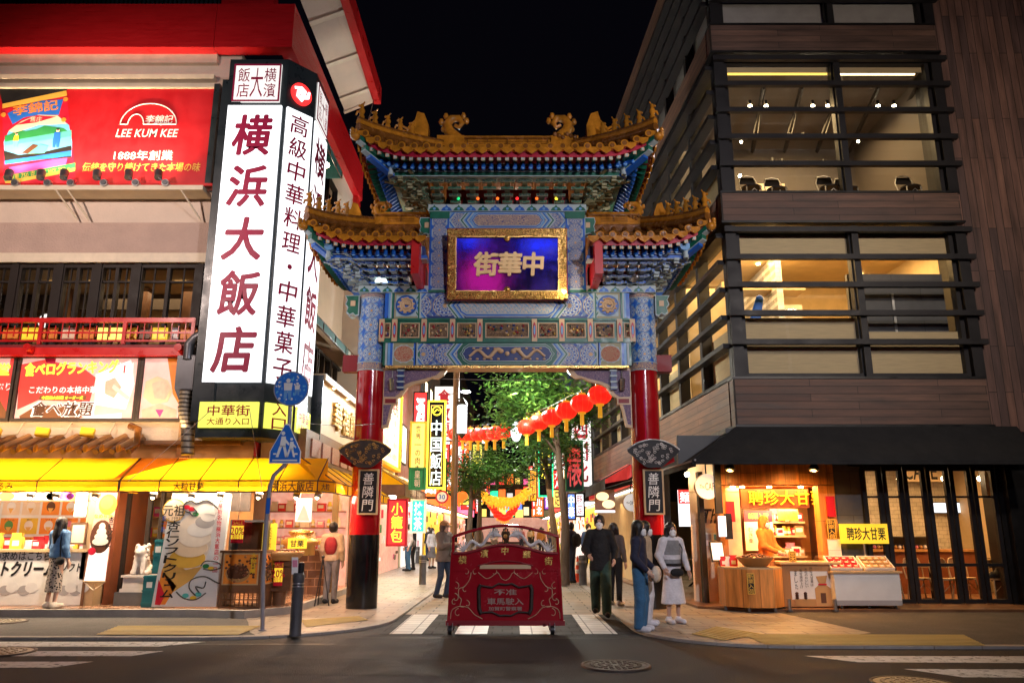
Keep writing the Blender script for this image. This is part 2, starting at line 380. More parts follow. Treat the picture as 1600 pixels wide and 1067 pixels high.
# ---------------------------------------------------------------- palette
mk('asphalt', (.042, .041, .045), .72, bump=1, bs=90, var=.4, vs=1.4, fine=.65, spec=.15)
mk('asphalt_patch', (.030, .029, .032), .7, bump=1, bs=90, var=.3, vs=2, fine=.6, spec=.15)
mk('asphalt_walk', (.095, .088, .082), .8, bump=.6, bs=110, var=.3, vs=2, fine=.45, spec=.2)
brick('paver_walk', (.30, .25, .20), (.22, .185, .15), (.07, .055, .045), .62, .31, .014, .45, bump=.35, vs=3)
brick('paver_street', (.32, .27, .21), (.24, .20, .165), (.07, .06, .05), .6, .3, .014, .6, spec=.25, bump=.3, vs=3, offs=.5)
brick('paver_dark', (.040, .039, .042), (.028, .027, .03), (.012, .012, .012), .3, .3, .012, .75, bump=.4, spec=.08)
brick('paver_white', (.62, .60, .56), (.52, .50, .48), (.14, .13, .13), .3, .3, .012, .5, bump=.4, offs=0)
mk('curbstone', (.33, .30, .27), .7, bump=.4, bs=60, var=.2)
def road_paint():
 m = mk('road_white', (.62, .61, .6), .6, bump=.3, bs=120, var=.2)
 nt = m.node_tree; p = nt.nodes["Principled BSDF"]; L = nt.links.new
 tc = N(nt, 'ShaderNodeTexCoord'); n = N(nt, 'ShaderNodeTexNoise', i_Scale=9.0, i_Detail=8.0, i_Roughness=.75); L(tc.outputs['Object'], n.inputs['Vector'])
 r = N(nt, 'ShaderNodeMapRange', i1=.54, i2=.60); L(n.outputs['Fac'], r.inputs[0])
 mx = N(nt, 'ShaderNodeMix', data_type='RGBA'); old = p.inputs['Base Color'].links[0].from_socket
 L(r.outputs[0], mx.inputs[0]); L(old, mx.inputs[6]); mx.inputs[7].default_value = (.09, .088, .09, 1); L(mx.outputs[2], p.inputs['Base Color'])
road_paint()
mk('tactile', (.42, .30, .09), .6, bump=.3, bs=60)
mk('iron', (.045, .030, .024), .55, metal=.25, bump=.4, bs=80, var=.4, vs=8)
mk('iron_light', (.32, .27, .2), .45, metal=.5, bump=.3, bs=80, var=.3, vs=8)
mk('steel', (.45, .45, .46), .35, metal=.9, bump=.1)
mk('steel_dark', (.12, .12, .13), .4, metal=.6, bump=.15, bs=50)
mk('grey_pole', (.30, .29, .33), .45, bump=.2, bs=50, var=.15)
mk('bollard_grey', (.075, .072, .078), .55, bump=.3, bs=60, var=.3, vs=5)
mk('black', (.008, .008, .009), .4, var=.2)
mk('black_gloss', (.006, .006, .007), .12)
mk('charcoal', (.016, .015, .017), .5, bump=.2, spec=.25)
mk('dark_frame', (.022, .016, .013), .55, bump=.2, spec=.2)
mk('dark_panel', (.02, .028, .032), .35, bump=.1)
mk('white_paint', (.75, .74, .72), .5, var=.06)
mk('cream', (.62, .50, .40), .75, bump=.25, bs=30, var=.08, vs=1.5)
mk('cream_stucco', (.46, .33, .27), .85, bump=1.0, bs=28, var=.1, vs=2)
mk('trim_cream', (.66, .56, .42), .6, bump=.1)
mk('red_beam', (.50, .008, .012), .38, bump=.15, bs=20, var=.12, vs=2, stretch=(1, 1, 12))
mk('red_paint', (.55, .012, .012), .35, var=.1)
mk('red_lacquer', (.36, .006, .010), .16, coat=.6, var=.12, vs=2, bump=.05, bs=12)
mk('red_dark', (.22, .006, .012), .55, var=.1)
mk('red_barrier', (.30, .007, .014), .22, coat=.5, var=.12, bump=.04, bs=10)
mk('crimson', (.42, .010, .04), .4)
mk('gold', (.72, .45, .14), .3, metal=.85, bump=.3, bs=60)
mk('gold_pale', (.58, .40, .24), .45, bump=.15, bs=60, var=.1)
mk('gold_carve', (.62, .40, .10), .35, metal=.6, bump=.6, bs=40, var=.35, vs=20)
scroll('gold_frame', (.16, .06, .01), (.85, .52, .14), 16, .3, .75, 1.0, .05)
mk('amber_tile', (.46, .18, .016), .13, coat=.5, bump=.25, bs=25, var=.35, vs=6)
mk('amber_dark', (.19, .07, .013), .25, coat=.4, bump=.4, bs=25, var=.4, vs=6)
mk('g_blue', (.010, .11, .50), .4, var=.15, vs=8)
mk('g_blue_dark', (.012, .035, .16), .4)
mk('g_lightblue', (.13, .32, .62), .45, var=.1)
mk('g_green', (.006, .12, .075), .4, var=.2, vs=8)
mk('g_green_dark', (.012, .045, .032), .45, var=.2)
mk('g_line', (.38, .47, .50), .5)
mk('g_pale', (.30, .29, .17), .5)
rosette('ros_col', ((.6, .3, .12), (.02, .13, .46), (.36, .50, .62), (.42, .38, .28), (.10, .28, .58)), 8)
rosette('ros_beam', ((.6, .32, .14), (.015, .07, .36), (.36, .46, .58), (.42, .34, .22), (.12, .20, .36)), 12)
rosette('ros_cart', ((.55, .2, .1), (.10, .28, .52), (.50, .44, .34), (.62, .6, .52), (.42, .38, .34)), 6)
rosette('ros_upper', ((.6, .3, .12), (.05, .12, .36), (.38, .40, .46), (.44, .36, .28), (.18, .22, .36)), 12)
scroll('carve_panel', (.03, .02, .05), (.42, .26, .13), 26, .45, 0, .9, .03)
scroll('carve_violet', (.05, .03, .16), (.30, .20, .26), 22, .45, 0, .5, .02)
scroll('carve_blue', (.01, .03, .2), (.40, .50, .62), 24, .45, 0, .4, .02)
scroll('carve_red', (.45, .40, .26), (.38, .06, .03), 26, .5, 0, .3, .02)
scroll('carve_band', (.05, .06, .22), (.52, .36, .24), 20, .5, 0, .3, .02)
mk('plaque_blue', (.07, .05, .34), .06, metal=.85, coat=.6, var=.1, bump=.10, bs=2.5)
mk('plaque_gold', (.95, .66, .30), .35, metal=.0, bump=.1)
# right building
def planks(name, cols, w, axis, along, rough=.7, bump=.6):
 """timber boards: brick rows of width w stacked along `axis`, grain running along `along`"""
 m = brick(name, cols[0], cols[1], cols[2], 2.6, w, .006, rough, plane=along+axis, offs=.37, bump=bump, var=.55, vs=1.0)
 nt = m.node_tree
 for n in nt.nodes:
  if n.bl_idname == 'ShaderNodeTexNoise' and abs(n.inputs['Scale'].default_value-1.0) < 1e-3:
   mp = N(nt, 'ShaderNodeMapping'); sc = [7.0, 7.0, 7.0]; sc['xyz'.index(along)] = .7; mp.inputs['Scale'].default_value = sc
   src = n.inputs['Vector'].links[0].from_socket; nt.links.new(src, mp.inputs[0]); nt.links.new(mp.outputs[0], n.inputs['Vector'])
 return m
planks('wood_h', ((.135, .074, .052), (.080, .046, .036), (.03, .02, .018)), .155, 'z', 'x')
planks('wood_side', ((.20, .115, .08), (.14, .08, .055), (.015, .01, .01)), .155, 'z', 'y')
planks('wood_v', ((.17, .088, .065), (.075, .045, .042), (.010, .008, .008)), .17, 'x', 'z')
planks('wood_booth', ((.60, .24, .05), (.54, .21, .045), (.25, .09, .02)), .3, 'x', 'z', .45, .15)
mk('wood_warm', (.42, .21, .08), .45, bump=.2, bs=20, var=.25, vs=3, stretch=(1, 1, .15))
mk('wood_brown', (.16, .075, .035), .45, bump=.25, bs=20, var=.3, vs=3)
mk('wood_red', (.20, .06, .025), .4, bump=.2, var=.25)
mk('wood_light', (.55, .38, .2), .5, bump=.15, var=.15)
brick('wall_tile_white', (.66, .62, .55), (.60, .57, .5), (.3, .28, .25), .2, .1, .004, .25, 'xz')
brick('stone_grey', (.10, .10, .105), (.075, .075, .08), (.04, .04, .04), 1.2, .45, .006, .55, 'xz', bump=.3)
brick('counter_tile', (.17, .09, .06), (.11, .06, .045), (.35, .2, .12), .34, .17, .01, .25, 'yz')
brick('counter_tile_x', (.17, .09, .06), (.11, .06, .045), (.35, .2, .12), .34, .17, .01, .25, 'xz')
mk('blind_beige', (.55, .42, .24), .7, bump=.1, stretch=(1, 1, 14), bs=6)
mk('room_wall', (.60, .47, .28), .7)
mk('room_dark', (.12, .10, .085), .7)
mk('room_floor', (.20, .13, .08), .5)
mk('yellow_fabric', (.85, .50, .010), .6, spec=.2, trans=.5, bump=.1, bs=8, var=.12, vs=1.5)
mk('amber_fabric', (.75, .30, .02), .55, trans=.4, bump=.1)
mk('yellow', (.80, .52, .02), .5)
mk('teal_fabric', (.01, .09, .09), .7, bump=.2)
mk('dark_fabric', (.005, .005, .006), .85, bump=.2, bs=30)
mk('bark', (.12, .085, .06), .85, bump=1, bs=30, var=.35, vs=6, stretch=(1, 1, .3))
mk('leaf', (.06, .17, .025), .5, var=.5, vs=1.6, trans=.35)
mk('leaf_dark', (.02, .07, .012), .5, var=.5, vs=1.6, trans=.3)
mk('leaf_lit', (.10, .22, .035), .5, var=.4, vs=2, trans=.4)
glass('glass', (.94, .95, .93), .10)
glass('glass_dim', (.62, .58, .52), .12)
glass('glass_case', (.95, .97, .97), .14)
# people
mk('skin', (.56, .34, .25), .55, var=.05); mk('hair_black', (.010, .008, .008), .4, bump=.5, bs=90, stretch=(1, 1, .1)); mk('hair_brown', (.045, .022, .014), .4, bump=.5, bs=90, stretch=(1, 1, .1))
mk('mask_white', (.78, .77, .76), .7); mk('eye_dark', (.01, .008, .008), .2)
for n, c in dict(denim=(.10, .22, .42), denim_dark=(.018, .035, .075), jeans=(.04, .13, .25), navy=(.018, .02, .045), black_cloth=(.009, .009, .011), green_cloth=(.025, .06, .045), white_cloth=(.66, .64, .68), grey_cloth=(.16, .15, .16), taupe=(.13, .105, .095), cap_brown=(.28, .13, .05), orange_cloth=(.70, .19, .03), beige_cloth=(.48, .36, .24), mustard=(.36, .16, .03), cream_bag=(.66, .58, .48), check_grey=(.24, .24, .25), pink_cloth=(.45, .2, .22), red_cloth=(.26, .015, .02), blue_cloth=(.03, .07, .2)).items():
 mk(n, c, .85, bump=1, bs=13, var=.22, vs=7)
def leopard():
 m = mk('leopard', (.5, .42, .36), .85); nt = m.node_tree; p = nt.nodes["Principled BSDF"]; L = nt.links.new
 tc = N(nt, 'ShaderNodeTexCoord'); v = N(nt, 'ShaderNodeTexVoronoi', i_Scale=26.0); L(tc.outputs['Object'], v.inputs['Vector'])
 r = N(nt, 'ShaderNodeValToRGB'); r.color_ramp.interpolation = 'CONSTANT'; e = r.color_ramp.elements; e[0].color = (.02, .016, .015, 1); e[1].position = .42; e[1].color = (.4, .33, .28, 1)
 L(v.outputs['Distance'], r.inputs[0]); L(r.outputs[0], p.inputs['Base Color'])
leopard()
# light sources, plus some prints, cloth and tassels with a glow put in
em('sign_white', (.95, .97, 1.0), 1.7); em('sign_white_dim', (.95, .92, .88), .9); em('sign_yellow', (.85, .85, .12), 1.1); em('sign_gold', (1, .68, .14), 1.5)
em('sign_warm', (1, .78, .42), 1.5); em('sign_red', (1, .03, .03), 1.6); em('sign_pink', (1, .12, .35), 1.4); em('sign_green', (.02, 1, .30), .9); em('sign_blue', (.10, .25, 1), 1.3); em('sign_purple', (.45, .12, .75), .9)
em('lamp_warm', (1, .72, .36), 26); em('lamp_spot', (1, .82, .55), 60); em('lamp_white', (1, .96, .9), 30); em('ceil_white', (1, .95, .88), 8); em('ceil_warm', (1, .66, .30), 7); em('ceil_orange', (1, .45, .10), 9); em('ceil_dim', (1, .75, .42), 5)
em('lantern_red', (1, .015, .008), 1.1, .25, 9, base=(.6, .02, .01)); em('lantern_seam', (1, .05, .01), .9, base=(.6, .05, .02)); em('lantern_yellow', (1, .42, .02), 1.4, .35, 5); em('tassel', (.9, .42, .02), .55, base=(.7, .4, .03))
em('lantern_white', (.92, .95, 1), 2.4); em('lantern_orange', (1, .16, .02), 1.5)
em('neon_white', (.85, 1, .95), 1.8); em('sign_soft', (1, .95, .86), .5); em('neon_yellow', (1, .78, .05), 2.0); em('led_green', (.02, 1, .35), 1.8)
em('screen', (.75, .85, 1), 1.6); em('poster_glow', (1, .80, .72), .75, base=(.6, .45, .4)); em('poster_red', (.9, .06, .05), .62, .35, 2.5, base=(.5, .05, .04)); em('poster_pink', (1, .55, .5), .62, .3, 3, base=(.6, .35, .3)); em('poster_meat', (.95, .48, .36), .6, .35, 7, base=(.6, .3, .2)); em('poster_white', (1, .93, .88), .85)
em('poster_yellow', (1, .66, .04), .8); em('poster_brown', (.30, .12, .05), .3)
em('far_pink', (1, .02, .16), 5); em('far_blue', (.05, .12, 1), 5)
# print inks and goods
for n, c in dict(ink_black=(.012, .011, .011), ink_brown=(.10, .04, .02), ink_red=(.55, .006, .03), ink_crimson=(.40, .004, .06), ink_white=(.85, .84, .8), ink_yellow=(.85, .55, .03), ink_gold=(.72, .42, .06), ink_blue=(.015, .13, .55), ink_sky=(.12, .42, .68), ink_green=(.02, .22, .06), ink_pink=(.70, .05, .28), ink_orange=(.80, .26, .03), ink_cream=(.80, .62, .42), ink_teal=(.08, .42, .40), ink_grey=(.38, .36, .36), paper=(.80, .77, .72), paper_warm=(.78, .62, .42), board_red=(.52, .006, .012), sign_blue_paint=(.012, .16, .62), goods_red=(.55, .02, .03), goods_pink=(.65, .2, .3), goods_tan=(.52, .30, .12), goods_green=(.10, .28, .08), goods_white=(.75, .72, .68), goods_yellow=(.75, .48, .05), teal_crate=(.02, .16, .18), cone_orange=(.75, .07, .02), chestnut=(.09, .03, .012), basket=(.42, .24, .09), ice_cream=(.80, .70, .58), cone_waffle=(.75, .42, .10), marble=(.62, .55, .50), silver_white=(.60, .56, .54), silver_dull=(.34, .22, .18)).items():
 mk(n, c, .5, var=.1)
# ---------------------------------------------------------------- the ground
def sheet(name, polys, mat, z, kind='structure'):
 m = MB()
 for poly in polys: m.quad([(x, y, z) for x, y in poly], mat)
 return struct(name, m, kind)
g_ = MB(); g_.quad([(-400, -150, 0), (400, -150, 0), (400, 600, 0), (-400, 600, 0)], 'asphalt'); struct('road', g_)
ZW = .03
def arc(cx, cy, r, a0, a1, n): return [(cx+r*math.cos(math.radians(lerp(a0, a1, i/n))), cy+r*math.sin(math.radians(lerp(a0, a1, i/n)))) for i in range(n+1)]
# kerb lines: along the main road, round the corner, then up the lane
kl = [(-60, 11.9), (-8, 11.7), (-4.4, 11.7)]+arc(-4.3, 14.0, 2.3, -88, -2, 9)+[(-1.98, 15.5), (-1.95, 19), (-1.95, 120)]
kr = [(1.9, 120), (1.9, 19), (1.86, 14.6)]+arc(3.76, 12.78, 1.9, 178, 268, 9)+[(5.5, 10.83), (60, 10.55)]
def walk(name, line, back, mat, z):
 m = MB(); m.quad([(x, y, z) for x, y in line+back], mat); return struct(name, m)
walk('sidewalk', kl, [(-60, 120)], 'asphalt_walk', ZW); walk('sidewalk', kr, [(60, 120)], 'asphalt_walk', ZW)
def kerb(name, line):
 m = MB()
 for i in range(len(line)-1):
  p, q = Vector((*line[i], 0)), Vector((*line[i+1], 0)); d = (q-p).normalized(); n = Vector((-d.y, d.x, 0))
  L = (q-p).length; k = max(1, int(L/.62)) if L < 80 else int(L/.9)
  for j in range(k):
   a = p+d*(L*j/k+.004); b = p+d*(L*(j+1)/k-.004)
   if abs(a.x) > 16 or a.y > 60: continue
   P = [a-n*.01, b-n*.01, b+n*.14, a+n*.14]
   lo = [(*v.xy, -.01) for v in P]; hi = [(*v.xy, ZW+.008) for v in P]
   m.add(lo+hi, [(4, 5, 6, 7), (0, 1, 5, 4), (1, 2, 6, 5), (2, 3, 7, 6), (3, 0, 4, 7)], 'curbstone')
 o = m.build(name); o['kind'] = 'structure'; return o
kerb('kerb', kl); kerb('kerb', kr)
# stone paving of the walks at the corners and along the lane
walk('paving', [(-3.9, 12.3)]+arc(-4.25, 14.0, 2.12, -75, -2, 9)+[(-2.10, 19), (-2.10, 90)], [(-4.9, 90), (-4.9, 15.0), (-4.35, 13.6)], 'paver_walk', ZW+.005)
walk('paving', [(2.05, 90), (2.05, 19), (2.0, 14.6)]+arc(3.76, 12.78, 1.74, 178, 262, 9)+[(5.3, 12.2), (4.9, 15.2)], [(4.6, 18), (2.9, 60), (2.6, 90)], 'paver_walk', ZW+.005)
sheet('lane_paving', [[(-1.96, 15.1), (1.88, 15.1), (1.88, 110), (-1.96, 110)]], 'paver_street', .006)
sheet('crossing_paving', [[(-1.97, 12.25), (1.88, 12.25), (1.88, 15.1), (-1.97, 15.1)]], 'paver_dark', .005)
sheet('crosswalk', [[(x, 12.27), (x+.48, 12.27), (x+.48, 15.05), (x, 15.05)] for x in (-1.82, -.85, .12, 1.09)], 'paver_white', .010)
def stripes(name, pts): 
 m = MB()
 for q in pts: m.quad([tuple(pz(u, v)[:2])+(.004,) for u, v in q], 'road_white')
 return struct(name, m)
stripes('road_marking', [[(-260, 1010), (248, 1010), (322, 1002.5), (-200, 1002.5)], [(-300, 1025), (205, 1025), (256, 1017), (-260, 1017)], [(-300, 1044), (82, 1043), (146, 1033.5), (-300, 1034)]])
stripes('road_marking', [[(1900, 1037), (1340, 1034.5), (1256, 1024.5), (1900, 1025.5)], [(1900, 1060), (1505, 1058), (1412, 1045), (1900, 1047)]])
sheet('road_patch', [[(-3.2, 9.0), (.4, 8.8), (.5, 9.9), (-3.1, 10.1)], [(3.0, 6.5), (4.1, 6.4), (5.6, 10.3), (4.7, 10.4)]], 'asphalt_patch', .0022)
sheet('road_seam', [[(-30, 11.2), (-2.4, 11.25), (-2.4, 11.3), (-30, 11.25)], [(-2.4, 11.9), (2.4, 11.86), (2.4, 11.90), (-2.4, 11.94)]], 'charcoal', .0028)
# yellow guidance strips with raised bars
def tactile(quad, n, mat='tactile'):
 m = MB(); A, B, Cc, D = [pz(u, v, ZW+.012) for u, v in quad]
 m.quad([A, B, Cc, D], mat)
 for i in range(n):
  t0, t1 = (i+.25)/n, (i+.7)/n
  a, b = A.lerp(D, t0), B.lerp(Cc, t0); c, d = B.lerp(Cc, t1), A.lerp(D, t1); up = Vector((0, 0, .006))
  m.quad([a+up, b+up, c+up, d+up], mat); m.quad([a, b, b+up, a+up], mat)
 o = m.build('tactile_paving'); o['kind'] = 'structure'
tactile([(150, 991), (372, 991), (410, 977), (186, 977)], 7); tactile([(478, 979), (575, 968), (560, 962), (470, 968)], 8)
tactile([(1195, 1006), (1540, 1008), (1505, 991), (1160, 990)], 8); tactile([(1080, 990), (1130, 1000), (1195, 990), (1120, 978)], 8)
def manhole(label, u, v, r, mat, z=.004):
 p = pz(u, v, z); F = Fr((p.x, p.y, 0), (1, 0, 0), (0, 1, 0)); t = thing('manhole_cover', label, 'manhole', (p.x, p.y, 0))
 m = MB(); m.disc(F, 0, 0, r, -.02+z, z+.012, mat, 32)
 for k in range(1, 4):
  for i in range(k*8): 
   a = 2*PI*i/(k*8); m.disc(F, math.cos(a)*r*k/4, math.sin(a)*r*k/4, r*.07, z+.012, z+.02, mat, 6)
 m.build('lid', t); q = MB(); n = 32
 q.lathe([(r*1.0, z+.006), (r*1.0, z+.016), (r*1.1, z+.016), (r*1.1, z-.01)], 'iron', (p.x, p.y, 0), n=32); q.build('rim', t)
manhole('dark rusty manhole cover in the road before the red barrier', 962, 1040, .36, 'iron')
manhole('pale patterned manhole cover among the left road stripes', -4, 1019, .40, 'iron_light')
manhole('pale manhole cover on the grey walk at the left edge', 4, 971, .34, 'iron_light', ZW+.004)
manhole('pale manhole cover in the road at the bottom right', 1425, 1068, .36, 'iron_light')
for k, (u, lab) in enumerate(((78, 'dark drain grate at the foot of the ice cream counter'), (112, 'dark drain grate nearer the stone lion'))):
 a = pz(u-17, 957, ZW+.004); b = pz(u+15, 957, ZW+.004); t = thing('drain_grate', lab, 'drain', (a.x, a.y, ZW), 'drain grates along the left walk')
 m = MB(); m.frame(Fr((0, 0, 0), (1, 0, 0), (0, 1, 0)), a.x, b.x, a.y-.17, a.y+.17, .03, ZW, ZW+.012, 'iron'); m.build('frame', t)
 m = MB()
 for i in range(12):
  x = lerp(a.x+.03, b.x-.03, (i+.5)/12); m.box(x-.01, x+.01, a.y-.14, a.y+.14, ZW-.01, ZW+.010, 'iron')
 m.build('bars', t)
# ---------------------------------------------------------------- the ornamental gate
GX = -.10; GY = 16.0
gate = thing('paifang_gate', 'tall painted gate with amber tiled roofs spanning the lane on two red columns', 'gate', (GX, GY, ZW))
def GF(Y): return Fr((GX, Y, 0))           # frame on the gate's axis at depth Y, b = height
# columns
for sx in (-1, 1):
 cx = GX+sx*2.835; m = MB()
 m.lathe([(.30, 1.42), (.295, 4.70)], 'red_lacquer', (cx, GY, 0), n=40)
 col = m.build('column', gate)
 q = MB(); q.lathe([(.30, ZW), (.302, ZW+.02), (.302, 1.40), (.30, 1.42)], 'black_gloss', (cx, GY, 0), n=40); q.build('base_sleeve', col)
 q = MB()
 q.lathe([(.30, 4.88), (.30, 6.24)], 'ros_col', (cx, GY, 0), n=40, uv=(6, 4.4))
 for z0, z1 in ((4.70, 4.88), (6.24, 6.36)):
  q.lathe([(.302, z0), (.302, z1)], 'carve_band', (cx, GY, 0), n=40)
  for z in (z0, z1-.02): q.lathe([(.30, z), (.31, z+.004), (.31, z+.02), (.30, z+.024)], 'g_line', (cx, GY, 0), n=40)
 for i in range(6):                      # blue lozenges between the medallions
  a = -PI/2+PI/6+i*PI/3
  for k in range(5):
   z = 4.90+k*.306
   pts = [(cx+math.cos(a+w)*.304, GY+math.sin(a+w)*.304, z+h) for w, h in ((-.16, 0), (0, -.085), (.16, 0), (0, .085))]
   q.quad(pts, 'g_blue')
 q.build('painted_collar', col)
 # green scalloped ear on the outer side
 e = MB(); F = Fr((cx+sx*.28, GY-.05, 5.88), (sx, 0, 0), (0, 0, 1)); sg = 1
 ear = [(0, 0), (.06, -.02), (.12, .04), (.20, .0), (.27, .06), (.24, .16), (.30, .24), (.26, .34), (.31, .44), (0, .44)]
 sh = [(.02+x*.86, .03+y*.9) for x, y in ear]
 e.prism(F, ear, -.16, .16, 'g_line'); e.prism(F, sh, -.164, .164, 'g_green')
 for c in (-.17, .17): e.fbox(F, .08, .18, .20, .32, c-.004, c+.004, 'gold_pale')
 e.build('ear', gate)
 # red beam stub that ties the column to the building
 b = MB(); b.fbox(GF(0), sx*3.1 if sx > 0 else -3.42, 3.42 if sx > 0 else -3.1, 4.70, 5.05, -GY-.1, -GY+.12, 'red_dark'); b.build('tie_beam', gate)
# spandrels under the lowest beam
for sx in (-1, 1):
 m = MB(); F = Fr((GX+sx*2.55, GY-.1, 0), (-sx, 0, 0), (0, 0, 1)); 
 sp = [(0, 4.76), (1.32, 4.76), (1.24, 4.62), (1.12, 4.54), (1.0, 4.56), (.85, 4.48), (.62, 4.42), (.5, 4.36), (.40, 4.20), (.27, 4.12), (.20, 3.9), (.13, 3.55), (0, 3.52)]
 inn = [(.02, 4.72), (1.18, 4.72), (1.1, 4.62), (.85, 4.54), (.60, 4.48), (.45, 4.42), (.34, 4.24), (.22, 4.14), (.15, 3.9), (.09, 3.60), (.02, 3.58)]
 m.prism(F, sp, -.06, .06, 'gold_pale'); 
 for c in (.062, -.062): m.prism(F, inn, c-.004, c+.004, 'carve_violet')
 for c in (.066, -.066):
  m.fbox(F, .02, .30, 4.0, 4.16, c-.006, c+.006, 'gold_pale'); m.fbox(F, .05, .27, 4.03, 4.12, c-.012, c+.012, 'red_dark')
 m.build('spandrel', gate)
 m = MB(); m.fbox(F, .30, .42, 4.30, 4.76, -.12, .12, 'g_blue_dark')
 for z in (4.33, 4.45, 4.57, 4.69): m.fbox(F, .285, .435, z, z+.035, -.135, .135, 'g_line')
 m.build('bracket_block', gate)
 m = MB(); lx = GX+sx*2.36; m.cyl((lx, GY-.32, 4.52), (lx, GY-.22, 4.30), .05, 'steel', n=10); m.cyl((lx, GY-.2, 4.7), (lx, GY-.25, 4.5), .012, 'steel', n=6); m.build('floodlight', gate)
# painted beams
bY = GY-.30
def chevrons(m, F, a, b0, b1, s, c):
 """stacked arrow bands pointing along s from a"""
 h = (b1-b0)/2; bm = (b0+b1)/2
 for k, mt in enumerate(('g_line', 'g_blue', 'g_lightblue', 'g_line', 'g_green', 'g_line')):
  o = k*.033*s; w = .034*s
  m.prism(F, [(a+o, bm), (a+o-s*h*.75, b1), (a+o-s*h*.75+w, b1), (a+o+w, bm)], c-.004, c, mt); m.prism(F, [(a+o+w, bm), (a+o-s*h*.75+w, b0), (a+o-s*h*.75, b0), (a+o, bm)], c-.004, c, mt)
def dragon_medal(m, F, x, y, rx, ry, c, gold='gold_pale'):
 m.disc(F, x, y, rx, c, c+.008, 'g_lightblue', 28, ry); m.disc(F, x, y, rx*.94, c+.006, c+.014, 'g_blue_dark', 28, ry*.94); m.disc(F, x, y, rx*.86, c+.012, c+.018, 'g_blue', 28, ry*.86)
 pts = []
 for i in range(26):
  t = i/25; a = t*4.6*PI; r = lerp(.15, .68, t)
  pts.append(F.pt(x+math.cos(a)*rx*r, y+math.sin(a)*ry*r, c+.025))
 m.tube(pts, [lerp(.045, .02, i/25)*rx/.25 for i in range(26)], gold, 6)
 for i in range(10):
  a = i*PI/5+.2; m.ball(F.pt(x+math.cos(a)*rx*.66, y+math.sin(a)*ry*.66, c+.02), (.045*rx/.25, .03, .03*rx/.25), gold, 6, 4)
def chev_field(m, F, b0, b1, uvk):
 h = b1-b0; n = 2.0
 for s in (-1, 1):
  a0, a1 = sorted((s*1.02, s*1.80))
  m.rect(F, a0, a1, b0+.01, b1-.01, .006, 'ros_beam', (0, (a1-a0)/h*uvk, 0, uvk) if s > 0 else ((a1-a0)/h*uvk, 0, 0, uvk))
  chevrons(m, F, s*1.08, b0+.01, b1-.01, s, .014); chevrons(m, F, s*1.86, b0+.01, b1-.01, s, .014)
def cartouche(m, F, w, b0, b1, mat, c, rim='g_blue'):
 h = (b1-b0)/2; y = (b0+b1)/2
 def shp(k):
  hh = h*k; ww = w-h*(1-k)
  r = [(ww-hh*.9, -hh), (ww-hh*.35, -hh*.62), (ww-hh*.25, -hh*.3), (ww, 0), (ww-hh*.25, hh*.3), (ww-hh*.35, hh*.62), (ww-hh*.9, hh)]
  return [(x, y+z) for x, z in r]+[(-x, y+z) for x, z in r[::-1]]
 m.prism(F, shp(1.0), c-.004, c, 'g_line'); m.prism(F, shp(.93), c, c+.004, rim); m.prism(F, shp(.78), c+.004, c+.008, 'g_line'); m.prism(F, shp(.70), c+.008, c+.012, mat, uv=4.6)
F = GF(bY)
ub = MB(); b0, b1 = 5.79, 6.34
ub.fbox(F, -2.56, 2.56, b0, b1, -.5, 0, 'g_blue'); ub.fbox(F, -2.5, 2.5, b0-.002, b0+.05, .002, .010, 'g_blue_dark')
chev_field(ub, F, b0, b1, 1); cartouche(ub, F, 1.08, b0+.03, b1-.02, 'ros_cart', .020)
for s in (-1, 1):
 f = lambda x: x*s
 ub.fbox(F, *sorted((f(1.86), f(2.36))), b0, b1, .002, .012, 'g_pale'); ub.fbox(F, *sorted((f(1.90), f(2.32))), b0+.04, b1-.04, .012, .016, 'g_line')
 dragon_medal(ub, F, f(2.11), (b0+b1)/2, .23, .23, .016)
 for k, (x, w, mt) in enumerate(((1.83, .03, 'g_green'), (1.80, .03, 'g_line'), (2.37, .04, 'g_green'), (2.41, .03, 'g_line'), (2.44, .04, 'g_lightblue'))): ub.fbox(F, *sorted((f(x), f(x+w))), b0, b1, .004, .022, mt)
ub.build('upper_beam', gate)
mb_ = MB(); b0, b1 = 5.27, 5.79
mb_.fbox(F, -2.56, 2.56, b0, b1-.003, -.46, -.03, 'g_green_dark'); mb_.fbox(F, -2.6, 2.6, b0+.003, b0+.05, -.03, .03, 'g_green'); mb_.fbox(F, -2.6, 2.6, b1-.05, b1-.003, -.03, .03, 'g_green')
mb_.build('frieze_board', gate)
for x, w in ((0, .44), (.84, .19), (1.425, .19), (2.02, .19), (2.49, .055)):
 for s in ((-1, 1) if x else (1,)):
  m = MB(); X = x*s; m.frame(F, X-w-.06, X+w+.06, b0+.055, b1-.055, .05, -.03, .0, 'g_green'); m.frame(F, X-w-.012, X+w+.012, b0+.10, b1-.10, .02, -.03, .016, 'gold_pale')
  m.fbox(F, X-w, X+w, b0+.11, b1-.11, -.028, -.012, 'carve_panel')
  rr = random.Random(int(x*100)+s)
  for i in range(int(60*w)+4): m.ball(F.pt(X+rr.uniform(-w*.85, w*.85), rr.uniform(b0+.14, b1-.14), -.008), (rr.uniform(.015, .04), .02, rr.uniform(.015, .04)), rr.choice(['gold_carve', 'carve_panel', 'g_green_dark', 'g_blue_dark', 'gold_pale', 'red_dark']), 6, 4)
  m.build('carved_panel', gate)
for x in (.565, 1.135, 1.725, 2.335, 2.60):
 for s in (-1, 1):
  m = MB(); X = x*s; m.fbox(F, X-.055, X+.055, b0+.02, b1-.02, -.02, .034, 'gold_pale'); m.disc(F, X, (b0+b1)/2, .035, .034, .040, 'crimson', 14, .17); m.disc(F, X, (b0+b1)/2, .022, .040, .046, 'g_lightblue', 12, .10); m.build('frieze_post', gate)
lb = MB(); b0, b1 = 4.79, 5.27
